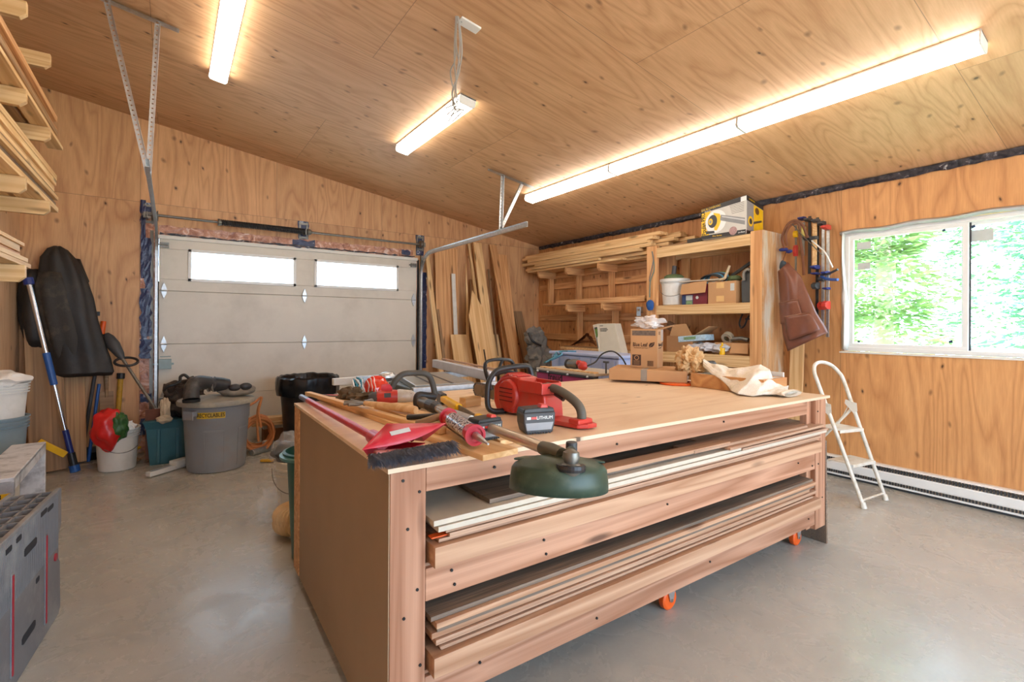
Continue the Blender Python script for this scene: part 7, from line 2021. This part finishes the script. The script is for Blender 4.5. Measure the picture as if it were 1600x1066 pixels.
facepoly('black_band', F1, [(0, .865), (.99, .865), (.99, 1), (0, 1)], M_bk, .0012)
facepoly('black_band', F1, [(0, 0), (.99, 0), (.99, .12), (.0, .12)], M_bk, .0012)
facepoly('white_band', F1, [(.88, .865), (1, .865), (1, .985), (.88, .985)], M_vinyl, .0016)
def ellp(cx, cy, rx, ry, n=24, a0=0): return [(cx + rx * math.cos(a0 + 2 * PI * k / n), cy + ry * math.sin(a0 + 2 * PI * k / n)) for k in range(n)]
facepoly('white_glow', F1, ellp(.33, .5, .24, .34), M_vinyl, .0014)
facepoly('blower_yellow', F1, [(.28, .78), (.42, .70), (.47, .55), (.42, .36), (.36, .22), (.30, .24), (.30, .6)], M_by, .0018)
facepoly('blower_housing', F1, ellp(.26, .52, .105, .20), M_dkgrey, .0022)
facepoly('blower_hub', F1, ellp(.215, .52, .05, .10), M_by, .0026)
facepoly('blower_grille', F1, ellp(.215, .52, .025, .05), M_galv_d, .003)
facepoly('blower_tube', F1, [(.45, .66), (.97, .42), (.97, .24), (.43, .50)], plain('tube_grey', C8(140, 140, 140), .4), .002)
facepoly('tube_highlight', F1, [(.47, .62), (.97, .38), (.97, .345), (.47, .585)], plain('tube_light', C8(196, 196, 196), .4), .0024)
facepoly('blower_foot', F1, [(.11, .25), (.30, .22), (.31, .15), (.11, .15)], M_dkgrey, .002)
facepoly('badge', F1, ellp(.72, .13, .085, .115), plain('badge_pink', C8(176, 140, 136), .4, var=.25, scale=80), .0026)
for k in range(6): facepoly('print_line', F1, [(.64 + .01 * k, .84 - .045 * k), (.95, .845 - .045 * k), (.95, .832 - .045 * k), (.64 + .01 * k, .827 - .045 * k)], M_galv_d, .0016)
A_, B_, C2, D_ = F1; ex = (B_ - A_).normalized(); ez = (D_ - A_).normalized(); nn = ex.cross(ez)
def ftext(body, u, v, size, mat, F4, rot=0, sx=1.0, off=.0022, bold=0):
    A_, B_, C2, D_ = F4; p = bil(A_, B_, C2, D_, u, v); ex = (bil(A_, B_, C2, D_, u + .05, v) - p).normalized(); ez = (bil(A_, B_, C2, D_, u, v + .05) - p)
    Mf = frame(p, ex, ez); nn = Mf.col[2].xyz
    Mf = Matrix.Translation(nn * off) @ Mf @ Matrix.Rotation(rot, 4, 'Z')
    return text('lettering', body, size, Mf, mat, t, extr=.0003, sx=sx, bold=bold)
ftext('Poulan PRO', .055, .50, .062, M_inkb, F1, PI / 2, .75, bold=.001)
ftext('GAS BLOWER/VAC', .22, .945, .028, M_by, F1, 0, .85)
ftext('Blower/Vac', .15, .885, .013, M_vinyl, F1)
ftext('Pro Series', .37, .06, .022, M_by, F1, 0, 1.0)
ftext('Lawn Blower', .90, .06, .020, M_vinyl, F1, 0, .6)
facepoly('yellow_panel', F2, [(.42, .10), (.985, .12), (.985, .86), (.42, .86)], M_by, .0012)
facepoly('silver_panel', F2, [(.02, .10), (.42, .10), (.42, .86), (.02, .86)], plain('box_grey', C8(150, 146, 144), .4), .0010)
facepoly('black_band', F2, [(.0, .87), (1, .87), (1, 1), (0, 1)], M_bk, .0014)
facepoly('black_band', F2, [(.0, 0), (1, 0), (1, .10), (0, .10)], M_bk, .0014)
facepoly('small_blower', F2, ellp(.24, .36, .14, .14), M_by, .002); facepoly('small_housing', F2, ellp(.24, .36, .08, .08), M_dkgrey, .0024)
facepoly('small_tube', F2, [(.42, .38), (.90, .52), (.90, .46), (.42, .31)], M_galv_d, .002)
facepoly('badge', F2, ellp(.62, .72, .12, .10), plain('badge_brown', C8(110, 74, 40), .4), .002)
ftext('GAS BLOWER', .30, .94, .018, M_by, F2)
# flat strip beside it
t = thing('cable_reel_strip', 'black lattice strip lying on the shelf unit top left of the blower carton', 'strip', (4.4, 3.1, Bz))
MB().box((4.345, 2.90, Bz - .001 + .0015), (4.40, 3.06, Bz + .035)).build('strip', plain('lattice_black', C8(60, 56, 50), .6, var=.6, scale=60), t, bev=.002, world=True)
board('board_offcut', (4.42, 2.98, Bz + .012), (4.44, 3.42, Bz + .012), .08, .014, (1, 0, 0), M_old, 'thin board lying on the shelf unit top behind the black strip', 'board')

# ================================================================== clamps and apron hanging between shelf unit and window
def clamp_thing(label, px, y0, y1, cols, xw, group='clamps hanging on the right wall', w=.012, jaws=()):
    a_ = at(px, y0, X=xw); b_ = at(px, y1, X=xw); yy = (a_.y + b_.y) / 2
    t = thing('bar_clamp', label, 'clamp', (xw, yy, a_.z), group=group)
    MB().box((xw - .004, yy - w, b_.z), (xw + .004, yy + w, a_.z)).build('bar', cols[0], t, bev=.001, world=True)
    for (jy, ln, h_, mt, nm) in jaws:
        z = at(px, jy, X=xw).z
        m = MB(); m.prism([(xw + .014, z - h_ / 2), (xw + .014, z + h_ / 2), (xw - ln * .5, z + h_ / 2), (xw - ln, z + h_ * .2), (xw - ln, z - h_ * .2), (xw - ln * .6, z - h_ / 2)], yy - w - .007, yy + w + .007, axis='y'); m.build(nm, mt, t, bev=.003, world=True)
    return t
J = 'jaw'
clamp_thing('tallest silver bar clamp with a red head, nearest the window', 1293.5, 352, 527, [M_galv], 4.66, jaws=((356, .10, .04, M_red, J), (477, .09, .07, M_red, J), (427, .10, .03, M_dblue, 'grip'), (451, .07, .02, M_dblue, 'trigger')))
clamp_thing('silver bar clamp second from the window, with a red lower jaw', 1286, 345, 520, [M_galv], 4.67, jaws=((350, .08, .04, M_dkgrey, J), (478, .07, .07, M_red, J), (436, .06, .04, M_dkgrey, 'grip')))
clamp_thing('black bar clamp with blue grips, in the middle of the clamps', 1277, 340, 500, [M_black], 4.66, jaws=((346, .09, .035, M_dkgrey, J), (418, .10, .035, M_dblue, 'grip'), (428, .09, .02, M_dblue, 'trigger'), (447, .08, .06, M_dkgrey, J)))
clamp_thing('clamp with a pale wooden bar among the hanging clamps', 1273, 347, 418, [M_stud2], 4.63, w=.018, jaws=((372, .06, .03, M_dkgrey, J),))
clamp_thing('black bar clamp left of the wooden-barred one', 1265, 338, 428, [M_black], 4.66, jaws=((344, .08, .03, M_dkgrey, J), (374, .09, .03, M_dkgrey, J)))
clamp_thing('short clamp with a yellow grip behind the leather apron strap', 1255, 348, 400, [M_galv_d], 4.67, w=.014, jaws=((362, .06, .09, plain('cream_yellow', C8(222, 200, 110), .5), 'grip'), (342, .07, .03, M_dblue, J)))
clamp_thing('red-handled clamp hanging above the leather apron', 1243.5, 352, 428, [M_galv_d], 4.63, w=.008, jaws=((392, .03, .10, M_red, 'grip'), (366, .03, .06, M_yellow, 'sleeve')))
t = thing('spring_clamp', 'small blue spring clamp above the top of the leather apron', 'clamp', tuple(at(1228, 391, X=4.58)))
MB().ico(at(1224, 390, X=4.56), .028, 3, .1, (.6, 1.5, .6), 2).build('grip', M_dblue, t, smooth=True, world=True); MB().ico(at(1233, 393, X=4.56), .024, 3, .1, (.6, 1.2, .7), 4).build('grip', M_dblue, t, smooth=True, world=True)
t = thing('plastic_tie', 'white plastic strip sticking out from among the hanging clamps', 'strip', tuple(at(1285, 390, X=4.56)))
MB().tube(smoothpath([at(1268, 376, X=4.60), at(1280, 386, X=4.58), at(1290, 396, X=4.56), at(1301, 418 - 0, X=4.55)], 5), .006, 6).build('strip', M_vinyl, t, smooth=True, world=True)
t = thing('blue_pistol_clamp', 'blue handled pistol clamp sticking out towards the window', 'clamp', tuple(at(1290, 435, X=4.58)))
MB().tube(smoothpath([at(1283, 432, X=4.62), at(1292, 436, X=4.58), at(1302, 437, X=4.55), at(1309, 437, X=4.53)], 4), .012, 8).build('trigger', plain('mid_blue', C8(52, 90, 170), .4), t, smooth=True, world=True)
MB().tube(smoothpath([at(1283, 430, X=4.62), at(1294, 428, X=4.57), at(1303, 424, X=4.54), at(1309, 421, X=4.53)], 4), .010, 8).build('handle', M_dkgrey, t, smooth=True, world=True)
t = thing('leather_strap', 'brown leather strap hanging in a loop over the clamps', 'strap', tuple(at(1236, 360, X=4.56)))
for k, pts in enumerate((((1226, 388), (1222, 372), (1230, 352), (1242, 345), (1254, 352), (1262, 372)), ((1230, 384), (1228, 366), (1236, 352), (1248, 350), (1250, 372), (1254, 400), (1256, 430)), ((1238, 350), (1252, 366), (1270, 384), (1284, 398)))):
    MB().tube(smoothpath([at(*p, X=4.55 - .01 * k) for p in pts], 5), .012, 6, flat=.3).build('strap', M_lea if k < 2 else plain('grey_brown_strap', C8(96, 84, 72), .6), t, smooth=True, world=True)
# apron
M_apron = plain('apron_leather', C8(126, 78, 60), .30, var=.14, scale=5, dirt=C8(92, 54, 40), dirt_amt=.5, dirt_scale=5)
t = thing('leather_apron', 'brown leather tool apron with pockets hanging beside the shelf unit', 'apron', tuple(at(1245, 440, X=4.5)))
Lft = [(1216, 424), (1217, 440), (1219, 470), (1221, 500), (1224, 525), (1231, 549)]
Rgt = [(1231, 410), (1252, 432), (1263, 460), (1276, 490), (1288, 508), (1294, 520)]
P = []
nr = 26
def samp(L, u):
    k = min(int(u * (len(L) - 1)), len(L) - 2); f = u * (len(L) - 1) - k
    return (L[k][0] * (1 - f) + L[k + 1][0] * f, L[k][1] * (1 - f) + L[k + 1][1] * f)
for i in range(nr + 1):
    u = i / nr; a_ = samp(Lft, u); b_ = samp(Rgt, u); row = []
    for j in range(17):
        v = j / 16; X_ = 4.50 - .05 * math.sin(PI * v) - .03 * u + .012 * math.sin(v * 9 + u * 5)
        px, py = a_[0] * (1 - v) + b_[0] * v, a_[1] * (1 - v) + b_[1] * v
        row.append(at(px, py, X=X_))
    P.append(row)
MB().grid(P).build('bib', M_apron, t, smooth=True, world=True, solid=.004)
m = MB(); m.grid([[p + Vector((-.013, 0, 0)) for p in row[0:11]] for row in P[11:18]]); m.build('pocket', M_apron, t, smooth=True, world=True, solid=.006)
m = MB(); m.grid([[p + Vector((-.018, 0, 0)) for p in row[2:15]] for row in P[15:24]]); m.build('pocket', M_apron, t, smooth=True, world=True, solid=.006)
M_seam = plain('seam_thread', C8(206, 176, 150), .6)
for (r0, c0, r1, c1) in ((11, 0, 11, 10), (15, 2, 15, 14), (15, 6, 23, 7), (15, 10, 22, 11)):
    pts = []
    for k in range(12):
        f = k / 11; rI = r0 + (r1 - r0) * f; cI = c0 + (c1 - c0) * f; pts.append(P[int(round(rI))][int(round(cI))] + Vector((-.0225 if r0 == 15 else -.0175, 0, 0)))
    MB().tube(pts, .0016, 5).build('seam', M_seam, t, smooth=True, world=True)
MB().ico(at(1224, 417, X=4.49), .05, 3, .2, (.35, .7, 1.1), 7).build('dark_lining', plain('slate_cloth', C8(56, 66, 76), .7), t, smooth=True, world=True)
MB().tube(smoothpath([at(1222, 412, X=4.50), at(1226, 400, X=4.55), at(1229, 392, X=4.60)], 4), .005, 6).build('hook_cord', M_lea, t, smooth=True, world=True)

# ================================================================== white step ladder by the right wall
t = thing('step_ladder', 'white folding step ladder with two treads and a hoop top by the heater', 'step ladder', (4.17, 1.45, 0))
M_lad = plain('ladder_white', C8(226, 220, 206), .4, var=.04, dirt=C8(190, 164, 120), dirt_amt=.6, dirt_scale=14)
FLp = Vector((4.005, 1.371, .003)); FRp = Vector((4.333, 1.346, .003))
def railpt(F, k, xt, yt=1.66, zt_=.86): return Vector((F.x + (xt - F.x) * k, F.y + (yt - F.y) * k, F.z + (zt_ - F.z) * k))
lt, rt = 4.06, 4.27
LP = [railpt(FLp, k, lt, 1.70, .86) for k in (0, .33, .66, 1)]; RP = [railpt(FRp, k, rt, 1.60, .86) for k in (0, .33, .66, 1)]
hc = [Vector((4.065, 1.725, .93)), Vector((4.10, 1.735, .985)), Vector((4.165, 1.72, 1.005)), Vector((4.23, 1.68, .985)), Vector((4.262, 1.635, .93))]
MB().tube(smoothpath(LP + hc + RP[::-1], 6), .0135, 14).build('hoop_frame', M_lad, t, smooth=True, world=True)
for F in (FLp, FRp): MB().tube([F + Vector((0, 0, -.002)), F + Vector((0, .01, .04))], .018, 14, rs=[.020, .0165]).build('rubber_foot', M_lad, t, smooth=True, world=True)
def tread(k, depth, th=.022):
    a_ = railpt(FLp, k, lt, 1.70, .86); b_ = railpt(FRp, k, rt, 1.60, .86)
    d_ = (b_ - a_).normalized(); n_ = Vector((-d_.y, d_.x, 0)); n_ = n_ if n_.y > 0 else -n_
    m = MB(); M2_ = Matrix((d_, n_, Vector((0, 0, 1)))).transposed().to_4x4(); M2_.translation = a_
    L_ = (b_ - a_).length; m.box((.008, -.03, -.004), (L_ - .008, depth, 0), M2_); m.box((.008, -.033, -th), (L_ - .008, -.029, .0), M2_); m.box((.008, depth - .004, -th), (L_ - .008, depth, 0), M2_)
    return m.build('tread', M_lad, t, bev=.002, world=True), a_, b_, n_
_, a1, b1, n1 = tread(.33, .15); _, a2, b2, n2 = tread(.60, .17)
MB().cyl(railpt(FLp, .055, lt, 1.70, .86), railpt(FRp, .055, rt, 1.60, .86), .0075, 10).build('foot_bar', M_lad, t, world=True)
for (F, xt, yt) in ((FLp, lt, 1.70), (FRp, rt, 1.60)):
    top_ = railpt(F, .76, xt, yt, .86); foot_ = Vector((F.x + .0, F.y + .72, .003))
    MB().tube([top_ + Vector((0, .012, 0)), foot_], .011, 12).build('rear_leg', M_lad, t, smooth=True, world=True)
    m = MB(); c = railpt(F, .78, xt, yt, .86) + Vector((-.014, 0, 0)); m.prism([(-.03, .03), (.045, .05), (.05, .02), (-.01, -.05), (-.035, -.03)], -.002, .002, frame(c, (0, 1, 0), (0, 0, 1))); m.build('hinge_plate', M_lad, t, world=True)
    m = MB(); p_ = railpt(F, .60, xt, yt, .86); m.beam(p_ + Vector((0, .15, -.01)), railpt(F, .78, xt, yt, .86) + Vector((0, .03, 0)), .016, .003, (1, 0, 0)); m.build('stay', M_lad, t, world=True)
